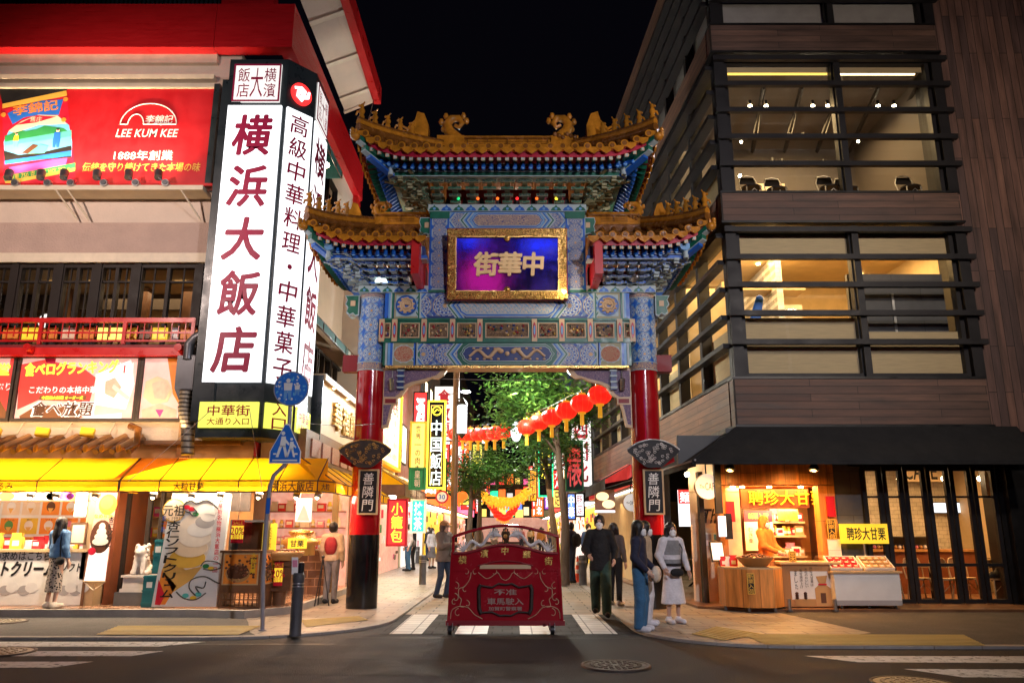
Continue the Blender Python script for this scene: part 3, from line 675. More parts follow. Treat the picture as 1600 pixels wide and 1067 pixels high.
lb.fbox(F, -2.56, 2.56, b0, b1-.003, -.46, 0, 'g_green'); chev_field(lb, F, b0, b1-.01, 1); cartouche(lb, F, .98, b0+.03, b1-.03, 'g_blue_dark', .020, 'g_green')
for s in (-1, 1):
 f = lambda x: x*s
 lb.fbox(F, *sorted((f(1.92), f(2.34))), b0, b1-.01, .002, .012, 'g_pale')
 dm = [(f(2.13)+.24*math.cos(a)*(1 if i % 2 else .9), (b0+b1)/2+.20*math.sin(a)*(1 if i % 2 else .9)) for i, a in ((i, 2*PI*i/24) for i in range(24))]
 lb.prism(F, dm, .012, .018, 'g_line'); lb.disc(F, f(2.13), (b0+b1)/2, .20, .018, .022, 'carve_red', 24, .17)
 for x, w, mt in ((1.84, .05, 'g_line'), (1.87, .05, 'g_blue'), (2.34, .02, 'g_line'), (2.36, .05, 'g_blue'), (2.41, .05, 'g_lightblue'), (2.47, .04, 'g_line')): lb.fbox(F, *sorted((f(x), f(x+w))), b0, b1-.01, .006, .024, mt)
 pts = []                                # golden dragon winding along the cartouche
 for i in range(30):
  t = i/29; pts.append(F.pt(f(lerp(.12, .78, t)), (b0+b1)/2+.09*math.sin(t*10+.5)*(1-.3*t), .042))
 lb.tube(pts, [.034*(1-.6*i/29)+.012 for i in range(30)], 'gold_pale', 7)
 lb.ball(F.pt(f(.13), (b0+b1)/2+.05, .045), (.06, .03, .05), 'gold_pale', 8, 6)
 for i in range(9): t = i/8; lb.ball(F.pt(f(lerp(.18, .76, t)), (b0+b1)/2+(.11 if i % 2 else -.11), .036), (.035, .015, .022), 'gold_pale', 6, 4)
lb.ball(F.pt(0, (b0+b1)/2, .04), (.05, .02, .05), 'gold_pale', 8, 6)
lb.fbox(F, -1.3, 1.3, b0-.05, b0-.003, -.44, .0, 'gold_pale'); lb.fbox(F, -2.5, 2.5, b0-.052, b0-.002, .003, .012, 'gold')
lb.build('lower_beam', gate)
# scalloped band on top of the upper beam, short upper columns, painted band, back wall
def scallop(m, F, a0, a1, b, h, c):
 m.fbox(F, a0, a1, b, b+h, c-.1, c, 'g_line'); n = max(2, round((a1-a0)/.26)); st = (a1-a0)/n
 for i in range(n):
  x = a0+st*(i+.5); mt = 'g_blue' if i % 2 else 'g_green'
  m.prism(F, [(x-st*.46, b+.012), (x+st*.46, b+.012), (x+st*.30, b+h*.5), (x+st*.12, b+h*.62), (x, b+h-.01), (x-st*.12, b+h*.62), (x-st*.30, b+h*.5)], c, c+.006, mt)
  m.disc(F, x, b+h*.35, st*.12, c+.006, c+.010, 'g_lightblue', 8)
for s in (-1, 1):
 m = MB(); x0, x1 = sorted((s*1.66, s*3.12)); scallop(m, F, x0, x1, 6.345, .15, .03); m.build('scallop_band', gate)
 m = MB(); x0, x1 = sorted((s*1.24, s*1.66)); m.fbox(F, x0, x1, 6.345, 8.16, -.4, .02, 'g_line'); m.rect(F, x0+.07, x1-.07, 6.44, 8.06, .026, 'ros_upper', (0, 1, 0, 5.6))
 for x in (x0+.005, x1-.045): m.fbox(F, x, x+.04, 6.40, 8.1, .02, .032, 'g_blue')
 for k in range(7):
  for x in (x0+.05, x1-.05): m.prism(F, [(x-.045, 6.45+k*.27), (x, 6.40+k*.27), (x+.045, 6.45+k*.27), (x, 6.51+k*.27)], .032, .036, 'g_blue')
 m.fbox(F, x0, x1, 8.0, 8.16, .02, .04, 'g_green'); m.fbox(F, x0, x1, 6.35, 6.40, .02, .04, 'g_green'); m.build('upper_column', gate)
 e = MB(); E = Fr((GX+s*1.66, bY+.15, 7.66), (s, 0, 0), (0, 0, 1)); ear = [(0, 0), (.09, .03), (.18, .0), (.23, .1), (.20, .2), (.24, .3), (.22, .4), (0, .4)]
 e.prism(E, ear, -.1, .1, 'g_line'); e.prism(E, [(.02+x*.85, .02+y*.9) for x, y in ear], -.105, .105, 'g_green')
 for c in (-.11, .11): e.fbox(E, .03, .12, .16, .28, c-.005, c+.005, 'gold_pale')
 e.build('ear', gate)
 m = MB(); x0, x1 = sorted((s*1.74, s*1.90)); m.fbox(F, x0, x1, 6.42, 7.16, -.9, 1.06, 'red_paint'); m.build('wind_board', gate)
m = MB(); m.fbox(F, -1.24, 1.24, 6.345, 8.16, -.36, -.06, 'red_dark'); m.fbox(F, -1.26, 1.26, 7.78, 8.16, -.06, .0, 'g_lightblue')
cartouche(m, F, .78, 7.80, 8.14, 'carve_band', .012); 
for s in (-1, 1):
 a0, a1 = sorted((s*.8, s*1.2)); m.rect(F, a0, a1, 7.80, 8.14, .003, 'ros_upper', (0, 1.2, 0, 1)); chevrons(m, F, s*.84, 7.80, 8.14, s, .012); chevrons(m, F, s*1.22, 7.80, 8.14, s, .012)
m.build('back_wall', gate)
m = MB(); scallop(m, F, -1.7, 1.7, 8.16, .16, .05); m.build('scallop_band', gate)
# bracket sets
def bracket(n, w0, ca, cb, rise=.115, out=.13):
 """one cluster of stepped arms: F.a across, b up, c outwards; origin at the foot"""
 m = MB(); F = Fr((0, 0, 0))
 def blk(a0, a1, b0, b1, c0, c1, mt):
  m.fbox(F, a0, a1, b0, b1, c0, c1-.012, 'g_pale' if ca == 'g_green' else 'g_line'); d = min(.007, (b1-b0)*.16)
  m.fbox(F, a0+d, a1-d, b0+d, b1-d, c1-.012, c1-.002, mt)
 for t in range(n):
  z = t*rise; c = t*out; w = w0*(.62+.38*t/max(1, n-1))
  ma, mb2 = (ca, cb) if t % 2 == 0 else (cb, ca)
  blk(-.055, .055, z, z+rise*.55, -.3, c+.10, ma)
  blk(-w, w, z+rise*.52, z+rise*.92, c-.03, c+.05, mb2)
  for s in (-1, 1):
   blk(s*w-.035, s*w+.035, z+rise*.30, z+rise*1.0, c-.02, c+.065, ma)
   if t: blk(s*w*.5-.03, s*w*.5+.03, z+rise*.75, z+rise*1.12, c-.05, c+.055, ma)
 return m
def place_sets(name, proto, F, xs, b, c0):
 first = None
 for x in xs:
  if first is None:
   o = proto.build(name, None); o.parent = gate; first = o
  else:
   o = first.copy(); C.objects.link(o)
  p = F.pt(x, b, c0)-base_of(gate); o.location = p
  z = math.atan2(F.r.y, F.r.x); o.rotation_euler = (0, 0, z)
 return first
def roof(tag_, x0, x1, yf, yb, ze, zr, rx0, rx1, hl, hr, up, ca, cb, n_sets, band_z, wall, tiers, sets_b):
 """x0..x1 eave extent (gate axis), hl/hr = hipped ends; ze = eave height, zr = ridge height"""
 ym = (yf+yb)/2; prm = dict(a=1)
 def rise(d): t = max(0, 1-d/1.15); return up*t**2.2
 def eave_f(x, y=None):
  d = 9
  if hl: d = min(d, x-x0)
  if hr: d = min(d, x1-x)
  return rise(d)
 def top(x, side=0):
  if hl and x < rx0: t = (x-x0)/(rx0-x0); return Vector((x, lerp(yf, ym, t), lerp(ze+up, zr, t**1.15)))
  if hr and x > rx1: t = (x1-x)/(x1-rx1); return Vector((x, lerp(yf, ym, t), lerp(ze+up, zr, t**1.15)))
  return Vector((x, ym, zr))
 m = MB(); n = max(3, round((x1-x0)/.25)); st = (x1-x0)/n; o = Vector((GX, 0, 0))
 m2 = MB()
 for side in (0, 1):
  def P(x, t, lift=0):
   e = Vector((x, yf, ze+eave_f(x))); q = top(x); p = e.lerp(q, t); p.z -= .10*math.sin(PI*t)*min(1, (q-e).length)
   if side: p.y = 2*ym-p.y
   p.z += lift; return p+o
  for i in range(n):
   a, b = x0+st*i, x0+st*(i+1); c = (a+b)/2; K = 5
   for k in range(K):
    m.quad([P(a, k/K), P(b, k/K), P(b, (k+1)/K), P(a, (k+1)/K)], 'amber_dark')
   m.tube([P(c, k/K, .03) for k in range(K+1)], .062, 'amber_dark', 8, caps=False)
   if side == 0:
    e = P(c, 0, .035); m.cyl(e+Vector((0, -.06, 0)), e+Vector((0, .05, 0)), .078, 'amber_tile', n=14); m.cyl(e+Vector((0, -.07, 0)), e+Vector((0, -.06, 0)), .05, 'amber_dark', n=10)
    for xx in ((a, b) if i == n-1 else (a,)):
     p = P(xx, 0, 0); T = Fr(p+Vector((0, -.05, 0)))
     m.prism(T, [(-.12, .02), (-.10, -.06), (-.04, -.10), (0, -.125), (.04, -.10), (.10, -.06), (.12, .02)], -.03, 0, 'amber_tile')
 for hip, xe, rxe, s in ((hl, x0, rx0, -1), (hr, x1, rx1, 1)):
  if not hip: continue
  ny = max(4, round((yb-yf)/.27)); sy = (yb-yf)/ny
  def Q(y, t, lift=0):
   d = min(y-yf, yb-y); e = Vector((xe, y, ze+rise(d))); f = min(1, d/(ym-yf)); q = Vector((lerp(xe, rxe, f), y, lerp(ze+up, zr, f**1.15)))
   p = e.lerp(q, t); p.z += lift; return p+o
  for i in range(ny):
   a, b = yf+sy*i, yf+sy*(i+1); c = (a+b)/2
   for k in range(3): m.quad([Q(a, k/3), Q(b, k/3), Q(b, (k+1)/3), Q(a, (k+1)/3)], 'amber_dark')
   m.tube([Q(c, k/3, .03) for k in range(4)], .062, 'amber_dark', 8, caps=False)
   e = Q(c, 0, .035); m.cyl(e+Vector((s*.06, 0, 0)), e, .078, 'amber_tile', n=14)
   for yy in ((a, b) if i == ny-1 else (a,)):
    p = Q(yy, 0); T = Fr(p+Vector((s*.05, 0, 0)), (0, s, 0), (0, 0, 1)); m.prism(T, [(-.12, .02), (-.10, -.06), (0, -.125), (.10, -.06), (.12, .02)], -.02, .02, 'amber_tile')
 m.build('tile_roof', gate)
 # soffit boards, rafters: red board, square cream ends, round blue ends
 r = MB(); r2 = MB(); fz = ze-.12
 K = 16; ysf = yf+.06
 wy = wall
 inn0 = x0+(wy-yf if hl else 0); inn1 = x1-(wy-yf if hr else 0)
 for i in range(K):
  a, b = lerp(x0, x1, i/K), lerp(x0, x1, (i+1)/K)
  def A(x, dz=0, back=0): 
   xi = min(max(x, inn0), inn1) if back else x
   return Vector((GX+xi, wy if back else ysf, (fz+.08 if back else fz+eave_f(x))+dz))
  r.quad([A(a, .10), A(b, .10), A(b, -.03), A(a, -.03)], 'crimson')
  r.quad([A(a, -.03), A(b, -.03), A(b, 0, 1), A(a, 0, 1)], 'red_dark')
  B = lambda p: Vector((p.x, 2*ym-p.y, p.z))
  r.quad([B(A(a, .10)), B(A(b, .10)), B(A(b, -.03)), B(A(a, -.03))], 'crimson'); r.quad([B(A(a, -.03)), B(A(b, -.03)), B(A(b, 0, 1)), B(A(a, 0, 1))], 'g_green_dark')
 for hip, xe, s in ((hl, x0, -1), (hr, x1, 1)):
  if not hip: continue
  for i in range(12):
   ya, ybb = lerp(yf, yb, i/12), lerp(yf, yb, (i+1)/12)
   def D(y, dz=0, back=0):
    d = min(y-yf, yb-y); 
    if back: return Vector((GX+xe-s*(wy-yf), min(max(y, wy), 2*ym-wy), fz+.08))
    return Vector((GX+xe-s*.05, y, fz+rise(d)+dz))
   r.quad([D(ya, .10), D(ybb, .10), D(ybb, -.03), D(ya, -.03)], 'crimson'); r.quad([D(ya, -.03), D(ybb, -.03), D(ybb, 0, 1), D(ya, 0, 1)], 'red_dark')
 r.build('soffit', gate)
 nr = round((x1-x0)/.16); fl = MB(); rd = MB()
 for i in range(nr):
  x = x0+(x1-x0)*(i+.5)/nr; z = fz+eave_f(x)-.03; xi = min(max(x, inn0), inn1)
  for mm, y0, zz, dz in ((fl, ysf+.02, z, .055), (rd, ysf+.22, z-.075+(-.02), .05)):
   p0 = Vector((GX+x+(xi-x)*.0, y0, zz-.03)); p1 = Vector((GX+lerp(x, xi, .8), lerp(ysf, wy, .8), fz+.05+(.05 if mm is fl else .0)))
   if mm is fl:
    mm.tube([p0, p1], .05, 'g_green', 4, smooth=False); 
    T = Fr(p0+Vector((0, -.006, 0))); mm.fbox(T, -.038, .038, -.038, .038, -.004, .004, 'gold_pale'); mm.fbox(T, -.022, .022, -.022, .022, .004, .007, 'g_line')
   else:
    mm.tube([p0, p1], .046, 'g_blue', 10); T = Fr(p0+Vector((0, -.004, 0))); mm.disc(T, 0, 0, .03, 0, .005, 'g_lightblue', 10)
 for hip, xe, s in ((hl, x0, -1), (hr, x1, 1)):
  if not hip: continue
  ny = round((yb-yf)/.17); fl.build('rafter_course', gate) if fl.v else 0; rd.build('rafter_course', gate) if rd.v else 0; fl = MB(); rd = MB()
  for i in range(ny):
   y = yf+(yb-yf)*(i+.5)/ny; d = min(y-yf, yb-y); z = fz+rise(d)-.03; yi = min(max(y, wy), 2*ym-wy); xw = xe-s*(wy-yf)
   fl.tube([(GX+xe-s*.08, y, z-.03), (GX+lerp(xe, xw, .8), lerp(y, yi, .8), fz+.08)], .05, 'g_green', 4, smooth=False)
   rd.tube([(GX+xe-s*.28, lerp(y, yi, .25), z-.11), (GX+lerp(xe, xw, .85), lerp(y, yi, .85), fz+.03)], .046, 'g_blue', 8)
 fl.build('rafter_course', gate); rd.build('rafter_course', gate)
 # eave beam and brackets
 e = MB(); F2 = GF(wy); 
 e.fbox(F2, inn0-.05, inn1+.05, fz-0.120, fz+0.060, -.25, .06, cb); nb = max(2, round((inn1-inn0)/.55))
 for i in range(nb):
  a = lerp(inn0, inn1, i/nb); b = lerp(inn0, inn1, (i+1)/nb); e.frame(F2, a+.01, b-.01, fz-0.115, fz+0.055, .012, .06, .066, 'g_line'); e.disc(F2, (a+b)/2, fz-0.030, (b-a)*.34, .064, .070, 'gold_pale', 16, .055); e.disc(F2, (a+b)/2, fz-0.030, (b-a)*.28, .070, .076, 'crimson' if i % 2 else 'g_blue_dark', 14, .036)
 e.fbox(F2, inn0-.1, inn1+.1, fz-0.190, fz-0.122, -.25, .03, ca); e.fbox(F2, inn0-.1, inn1+.1, fz-0.205, fz-0.190, -.25, .035, 'g_line')
 e.build('eave_beam', gate)
 for hip, xe, s in ((hl, x0, -1), (hr, x1, 1)):
  if not hip: continue
  e = MB(); xw = xe-s*(wy-yf); T = Fr((GX+xw, ym, 0), (0, s, 0), (0, 0, 1)); L = ym-wy
  e.fbox(T, -L, L, fz-0.120, fz+0.060, -.25, .06, cb); e.fbox(T, -L, L, fz-0.190, fz-0.122, -.25, .03, ca)
  e.build('eave_beam', gate)
  # hip rafter: layered green and white beam that carries the corner
  h = MB(); a = Vector((GX+xe+s*.02, yf-.02, fz+up-.02)); b = Vector((GX+xw, wy, fz+0.020)); dv = (b-a); 
  for t0, t1, dz, hh, mt in ((0, 1, 0, .10, 'g_green'), (.0, 1, -.055, .022, 'g_line'), (.16, 1, -.10, .12, 'g_green'), (.15, 1, -.17, .022, 'g_line'), (.30, 1, -.21, .05, 'g_blue')):
   p, q = a+dv*t0, a+dv*t1; w = Vector((-dv.y, dv.x, 0)).normalized()*.075; z = Vector((0, 0, 1))
   c = [p-w+z*(dz-hh/2), p+w+z*(dz-hh/2), p+w+z*(dz+hh/2), p-w+z*(dz+hh/2)]; d = [q-w+z*(dz-hh/2), q+w+z*(dz-hh/2), q+w+z*(dz+hh/2), q-w+z*(dz+hh/2)]
   h.add(c+d, [(0, 1, 2, 3), (4, 5, 6, 7), (0, 1, 5, 4), (1, 2, 6, 5), (2, 3, 7, 6), (3, 0, 4, 7)], mt)
  h.ball(a+Vector((s*.05, -.05, .02)), (.10, .10, .09), 'amber_tile', 8, 6)
  for k in range(3): h.ball(a+Vector((s*.1, -.1, .02+.06*k)), (.05, .05, .05), 'amber_tile', 6, 4)
  h.cyl((GX+xw+s*.02, wy-.12, fz-0.220), (GX+xw+s*.02, wy-.12, fz+0.000), .055, 'g_line', n=8); h.cyl((GX+xw, wy-.2, fz+0.030), (GX+xw, wy-.02, fz+0.030), .11, 'g_lightblue', n=14)
  h.build('hip_rafter', gate)
 # bracket tiers: the foot of the sets sits on the beam line
 tot = fz-.205-sets_b; tr = tot/tiers*.98; ou = (GY-.34-wy+.02)/tiers
 pr = bracket(tiers, .118, ca, cb, tr, max(.06, ou))
 xi0, xi1 = (x0+(GY-.3-yf)*.97 if hl else x0+.28), (x1-(GY-.3-yf)*.97 if hr else x1-.28)
 k = n_sets; xs = [lerp(xi0, xi1, (i+.5)/k) for i in range(k)]
 place_sets('bracket_set', pr, GF(GY-.34), xs, sets_b, 0)
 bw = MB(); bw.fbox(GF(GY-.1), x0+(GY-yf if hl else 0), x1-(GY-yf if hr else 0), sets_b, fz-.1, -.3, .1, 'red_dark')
 st2 = (xi1-xi0)/k
 for x in [xi0+st2*i for i in range(k+1)]: bw.prism(GF(GY-.1), [(x-.06, sets_b+.02), (x+.06, sets_b+.02), (x+.045, sets_b+.15), (x, sets_b+.22), (x-.045, sets_b+.15)], .1, .112, 'black')
 bw.build('bracket_wall', gate)
 for hip, xe, s in ((hl, x0, -1), (hr, x1, 1)):
  if not hip: continue
  xw = xi0 if s < 0 else xi1
  T = Fr((GX+xw, ym, 0), (0, s, 0), (0, 0, 1)); LL = ym-GY+.34; place_sets('bracket_set', pr, T, [lerp(-LL, LL, (i+.5)/3) for i in range(3)], sets_b, 0)
  cm = MB(); cdir = Vector((s, -1, 0)).normalized(); base = Vector((GX+xw, GY-.34, sets_b))   # corner fan of pointed arms
  sd = Vector((-cdir.y, cdir.x, 0))
  for t in range(tiers+1):
   for j, aa in enumerate((-.42, 0, .42)):
    dr = (Matrix.Rotation(aa, 3, 'Z') @ cdir); ln = (.10+ou*t*1.12)*(1.1-.3*abs(aa)); z = tr*t+tr*.3
    p = base+Vector((0, 0, z)); w = Vector((-dr.y, dr.x, 0))*.035; hh = Vector((0, 0, tr*.26)); tip = p+dr*(ln+.1)+Vector((0, 0, .05))
    for sc_, mt in ((1.0, 'g_pale' if ca == 'g_green' else 'g_line'), (.62, ca if (t+j) % 2 else cb)):
     ex = dr*(.012 if sc_ < 1 else 0); lift = Vector((0, 0, 0))
     P0 = [p-w*1.02-hh*sc_, p+w*1.02-hh*sc_, p+w*1.02+hh*sc_, p-w*1.02+hh*sc_]; t2 = [tip-w*(1.04 if sc_ < 1 else 1)-hh*sc_*.9+ex, tip+w*(1.04 if sc_ < 1 else 1)-hh*sc_*.9+ex, tip+w*(1.04 if sc_ < 1 else 1)+hh*sc_*.6+ex, tip-w*(1.04 if sc_ < 1 else 1)+hh*sc_*.6+ex]
     cm.add(P0+t2, [(4, 5, 6, 7), (0, 1, 5, 4), (1, 2, 6, 5), (2, 3, 7, 6), (3, 0, 4, 7)], mt)
  lnm = 'g_pale' if ca == 'g_green' else 'g_line'
  for fx in (0, 1):                   # arms stepping out past the last set, on the front and on the side
   Fq = Fr(base, (s, 0, 0), (0, 0, 1)) if not fx else Fr(base, (0, -1, 0), (0, 0, 1))
   sg = 1 if (fx == 0) == (s > 0) else -1
   if fx: sg = 1 if s > 0 else 1
   for t in range(1, tiers):
    for j in range(t+1):
     a = .10+j*.19; cc = ou*t if not fx else ou*t*(1 if Fq.n.x*s > 0 else -1); z = tr*t
     if not fx: cc = ou*t*(1 if Fq.n.y < 0 else -1)
     w = .085; sq = 1 if cc > 0 else -1
     for (a0, a1, z0, z1, mt) in ((a-w, a+w, z+tr*.5, z+tr*.92, cb if t % 2 else ca), (a-.03, a+.03, z, z+tr*.55, ca), (a-w-.01, a-w+.05, z+tr*.7, z+tr*1.1, ca), (a+w-.05, a+w+.01, z+tr*.7, z+tr*1.1, ca)):
      cm.fbox(Fq, a0, a1, z0, z1, cc-.05*sq, cc+.05*sq, lnm); cm.fbox(Fq, a0+.01, a1-.01, z0+.01, z1-.01, cc+.05*sq, cc+.058*sq, mt)
  cm.build('corner_bracket', gate)
 # ridge, hips, ornaments
 g = MB(); R0, R1 = GX+rx0, GX+rx1; RF = Fr((0, ym, zr))
 for b0, b1, w, mt in ((-.10, .05, .15, 'amber_dark'), (.05, .10, .17, 'amber_tile'), (.10, .27, .10, 'amber_tile'), (.27, .31, .14, 'amber_dark')): g.fbox(RF, R0, R1, b0, b1, -w, w, mt)
 for k in range(4): g.fbox(RF, R0, R1, .12+k*.04, .13+k*.04, -.112, .112, 'amber_dark')
 g.tube([(R0, ym, zr+.33), (R1, ym, zr+.33)], .08, 'amber_tile', 10)
 nn = max(2, int((R1-R0)/.45))
 for i in range(1, nn): x = lerp(R0, R1, i/nn); g.fbox(RF, x-.008, x+.008, .06, .30, -.142, .142, 'amber_dark')
 g.build('ridge', gate)
 for hip, xe, rxe, s in ((hl, x0, rx0, -1), (hr, x1, rx1, 1)):
  for sy in ((0, 1) if hip else ()):
   hb = MB(); pts = []
   for i in range(9):
    t = i/8; p = Vector((lerp(xe+s*.03, rxe, t)+GX, lerp(yf-.03, ym, t), lerp(ze+up, zr, t**1.15)+.06+.06*(1-t)**4))
    if sy: p.y = 2*ym-p.y
    pts.append(p)
   hb.tube(pts, .085, 'amber_dark', 8); hb.tube([p+Vector((0, 0, .11)) for p in pts], .07, 'amber_tile', 8); hb.tube([p+Vector((0, 0, .18)) for p in pts], .05, 'amber_dark', 8)
   hb.build('hip_ridge', gate)
   nf = 5
   for i in range(nf):
    t = .03+i*.135*(1.0 if (x1-x0) > 4 else .95); p = pts[0].lerp(pts[-1], t); k = t*8; i0 = min(7, int(k)); p = pts[i0].lerp(pts[i0+1], k-i0)+Vector((0, 0, .20))
    fg = MB(); h = .30 if i else .34
    fg.lathe([(.055, 0), (.062, .05), (.04, .09), (.065, h*.45), (.055, h*.62), (.03, h*.70), (.045, h*.8), (.035, h*.93), (.008, h)], 'amber_tile', p, n=8)
    fg.tube([p+Vector((0, 0, h*.5)), p+Vector((s*.09, -.02, h*.42)), p+Vector((s*.11, -.02, h*.22))], [.03, .025, .02], 'amber_tile', 6); fg.ball(p+Vector((s*.045, -.02, h*.82)), (.035, .03, .028), 'amber_tile', 6, 5); fg.cyl(p+Vector((-s*.01, 0, h*.9)), p+Vector((-s*.05, 0, h*1.12)), .014, 'amber_tile', n=5)
    fg.build('ridge_figure', gate)
 def chiwen(x, s, k, hip):
  q = MB(); B = Fr((GX+x, ym, zr+.0), (s, 0, 0), (0, 0, 1))
  spir = [(.16, .1), (.16, .26), (.02, .40), (-.02, .54), (.06, .65), (.19, .66), (.25, .56), (.19, .48), (.12, .53)]
  q.tube([B.pt(a*k, b*k, 0) for a, b in spir], [.15*k, .12*k, .10*k, .085*k, .075*k, .065*k, .05*k, .04*k, .03*k], 'amber_tile', 10)
  for i in range(2, 7): a, b = spir[i]; q.ball(B.pt((a-.10)*k if i < 5 else (a+.08)*k, (b+.05)*k, 0), (.05*k, .04*k, .07*k), 'amber_tile', 6, 4)
  q.fbox(B, -.18*k, .30*k, -.05, .26*k, -.13*k, .13*k, 'amber_tile'); q.ball(B.pt(.34*k, .14*k, 0), (.10*k, .10*k, .09*k), 'amber_tile', 8, 6)
  for i in range(6): q.ball(B.pt((-.12+.07*i)*k, (.22+.03*(i % 3))*k, -.12*k), (.05*k,)*3, 'amber_dark', 6, 4)
  q.build('ridge_ornament', gate)
  q = MB(); B = Fr((GX+x-s*.50*k, ym-.28*k, zr-.12), (s, 0, 0), (0, 0, 1))
  q.prism(B, [(-.20*k, -.1), (.18*k, -.1), (.20*k, .40*k), (.12*k, .62*k), (.0, .66*k), (-.04*k, .5*k), (-.10*k, .44*k), (-.16*k, .36*k), (-.14*k, .22*k), (-.24*k, .16*k)], -.12*k, .12*k, 'amber_tile')
  for i in range(4): q.tube([B.pt(-.12*k, (.18+.06*i)*k, .0), B.pt(-.30*k, (.22+.08*i)*k, 0), B.pt(-.34*k, (.30+.1*i)*k, 0)], [.03*k, .02*k, .008], 'amber_tile', 5)
  q.build('ridge_beast', gate)
 kk = 1.3 if (x1-x0) > 4 else .92
 chiwen(rx0, 1, kk, hl); chiwen(rx1, -1, kk, hr)
roof('top', -2.98, 2.98, 14.35, 18.45, 8.95, 9.93, -1.38, 1.38, 1, 1, .36, 'g_green', 'g_green_dark', 9, 0, 14.95, 4, 8.32)
for s in (-1, 1):
 a = dict(up=.32, ca='g_blue', cb='g_blue_dark', n_sets=4, band_z=0, wall=15.0, tiers=4, sets_b=6.50)
 if s < 0: roof('low', -3.98, -1.72, 14.6, 18.2, 7.16, 8.05, -2.95, -1.8, 1, 0, **a)
 else: roof('low', 1.72, 3.98, 14.6, 18.2, 7.16, 8.05, 1.8, 2.95, 0, 1, **a)
# name board
t = thing('name_board', 'large blue board with raised characters in a gilt carved frame on the gate', 'board', (GX, bY-.3, 6.2))
PF = Fr((GX, bY-.12, 6.16), (1, 0, 0), (0, -.16, 1)); w, h = 1.23, 1.47
q = MB(); q.fbox(PF, -w+.17, w-.17, .17, h-.17, 0, .05, 'plaque_blue'); q.build('panel', t)
q = MB(); q.frame(PF, -w, w, 0, h, .17, -.04, .11, 'gold_frame'); q.frame(PF, -w+.155, w-.155, .155, h-.155, .02, .05, .125, 'gold'); q.frame(PF, -w-.025, w+.025, -.025, h+.025, .025, -.05, .06, 'red_dark')
rr = random.Random(3)
for i in range(190):
 sd = rr.random()*(4*w+2*h); 
 if sd < 2*w: a, b = -w+sd, rr.uniform(.01, .15)
 elif sd < 4*w: a, b = -w+sd-2*w, h-rr.uniform(.01, .15)
 elif sd < 4*w+h: a, b = -w+rr.uniform(.01, .15), sd-4*w
 else: a, b = w-rr.uniform(.01, .15), sd-4*w-h
 k = rr.uniform(.02, .045); a0 = rr.uniform(0, 6)
 q.tube([PF.pt(a+math.cos(a0+j*.9)*k*(1-j*.13), b+math.sin(a0+j*.9)*k*(1-j*.13), .115) for j in range(6)], [.016-.0018*j for j in range(6)], 'gold_carve', 5)
for a, b in ((0, h-.20), (0, .20)): q.ball(PF.pt(a, b, .12), (.07, .05, .06), 'gold', 8, 6)
q.build('frame', t)
for ch, x in (('街', -.44), ('華', .06), ('中', .54)):
 q = MB(); q.text(PF, ch, x, h/2-.0, .47 if ch != '中' else .46, 'plaque_gold', c=.05, ext=.03, bold=.048, res=3, shear=.06); q.build('character', t)
bm = MB(); p = PF.pt(w-.06, .14, .20); bm.ball(p, .035, 'lamp_spot', 8, 6); bm.cyl(p+Vector((0, .03, 0)), p+Vector((0, .12, 0)), .03, 'steel_dark', n=8); bm.build('lamp', t)
lamp('POINT', p+Vector((0, -.08, 0)), 14, (1, .8, .5), .04)
# little coloured floodlights between the bracket feet
FL = [(-1.05, 8.34, 'sign_green', 'green'), (-.63, 8.34, 'lantern_orange', 'orange and green'), (-.21, 8.34, 'lantern_orange', 'orange'), (.21, 8.34, 'sign_red', 'red'), (.63, 8.34, 'lantern_orange', 'amber'), (1.05, 8.34, 'neon_yellow', 'yellow green')]
for x, z, mt, cn in FL:
 m = MB(); m.ball((GX+x, 15.53, z+.06), (.035, .03, .035), mt, 8, 6); m.cyl((GX+x, 15.57, z+.06), (GX+x, 15.66, z+.02), .03, 'steel_dark', n=8)
 m.build('bracket_lamp', gate)
for s, mt in ((-1, 'lamp_white'), (1, 'lamp_warm')):
 for x in (2.0, 2.62):
  m = MB(); X = GX+s*x
  if s < 0 and x < 2.3 or s > 0: m.cyl((X, 15.45, 6.52), (X, 15.36, 6.60), .05, 'steel', n=10); m.ball((X+.07, 15.42, 6.60), .05, 'steel', 8, 6); m.ball((X-.05, 15.46, 6.56), .04, 'steel', 8, 6)
  else: m.prism(Fr((X, 15.5, 6.52)), [(-.13, 0), (.13, 0), (.09, .07), (.03, .10), (0, .2), (-.03, .10), (-.09, .07)], -.05, .05, 'neon_white'); m.cyl((X, 15.5, 6.50), (X, 15.5, 6.53), .03, 'steel', n=6)
  m.build('bracket_lamp', gate)
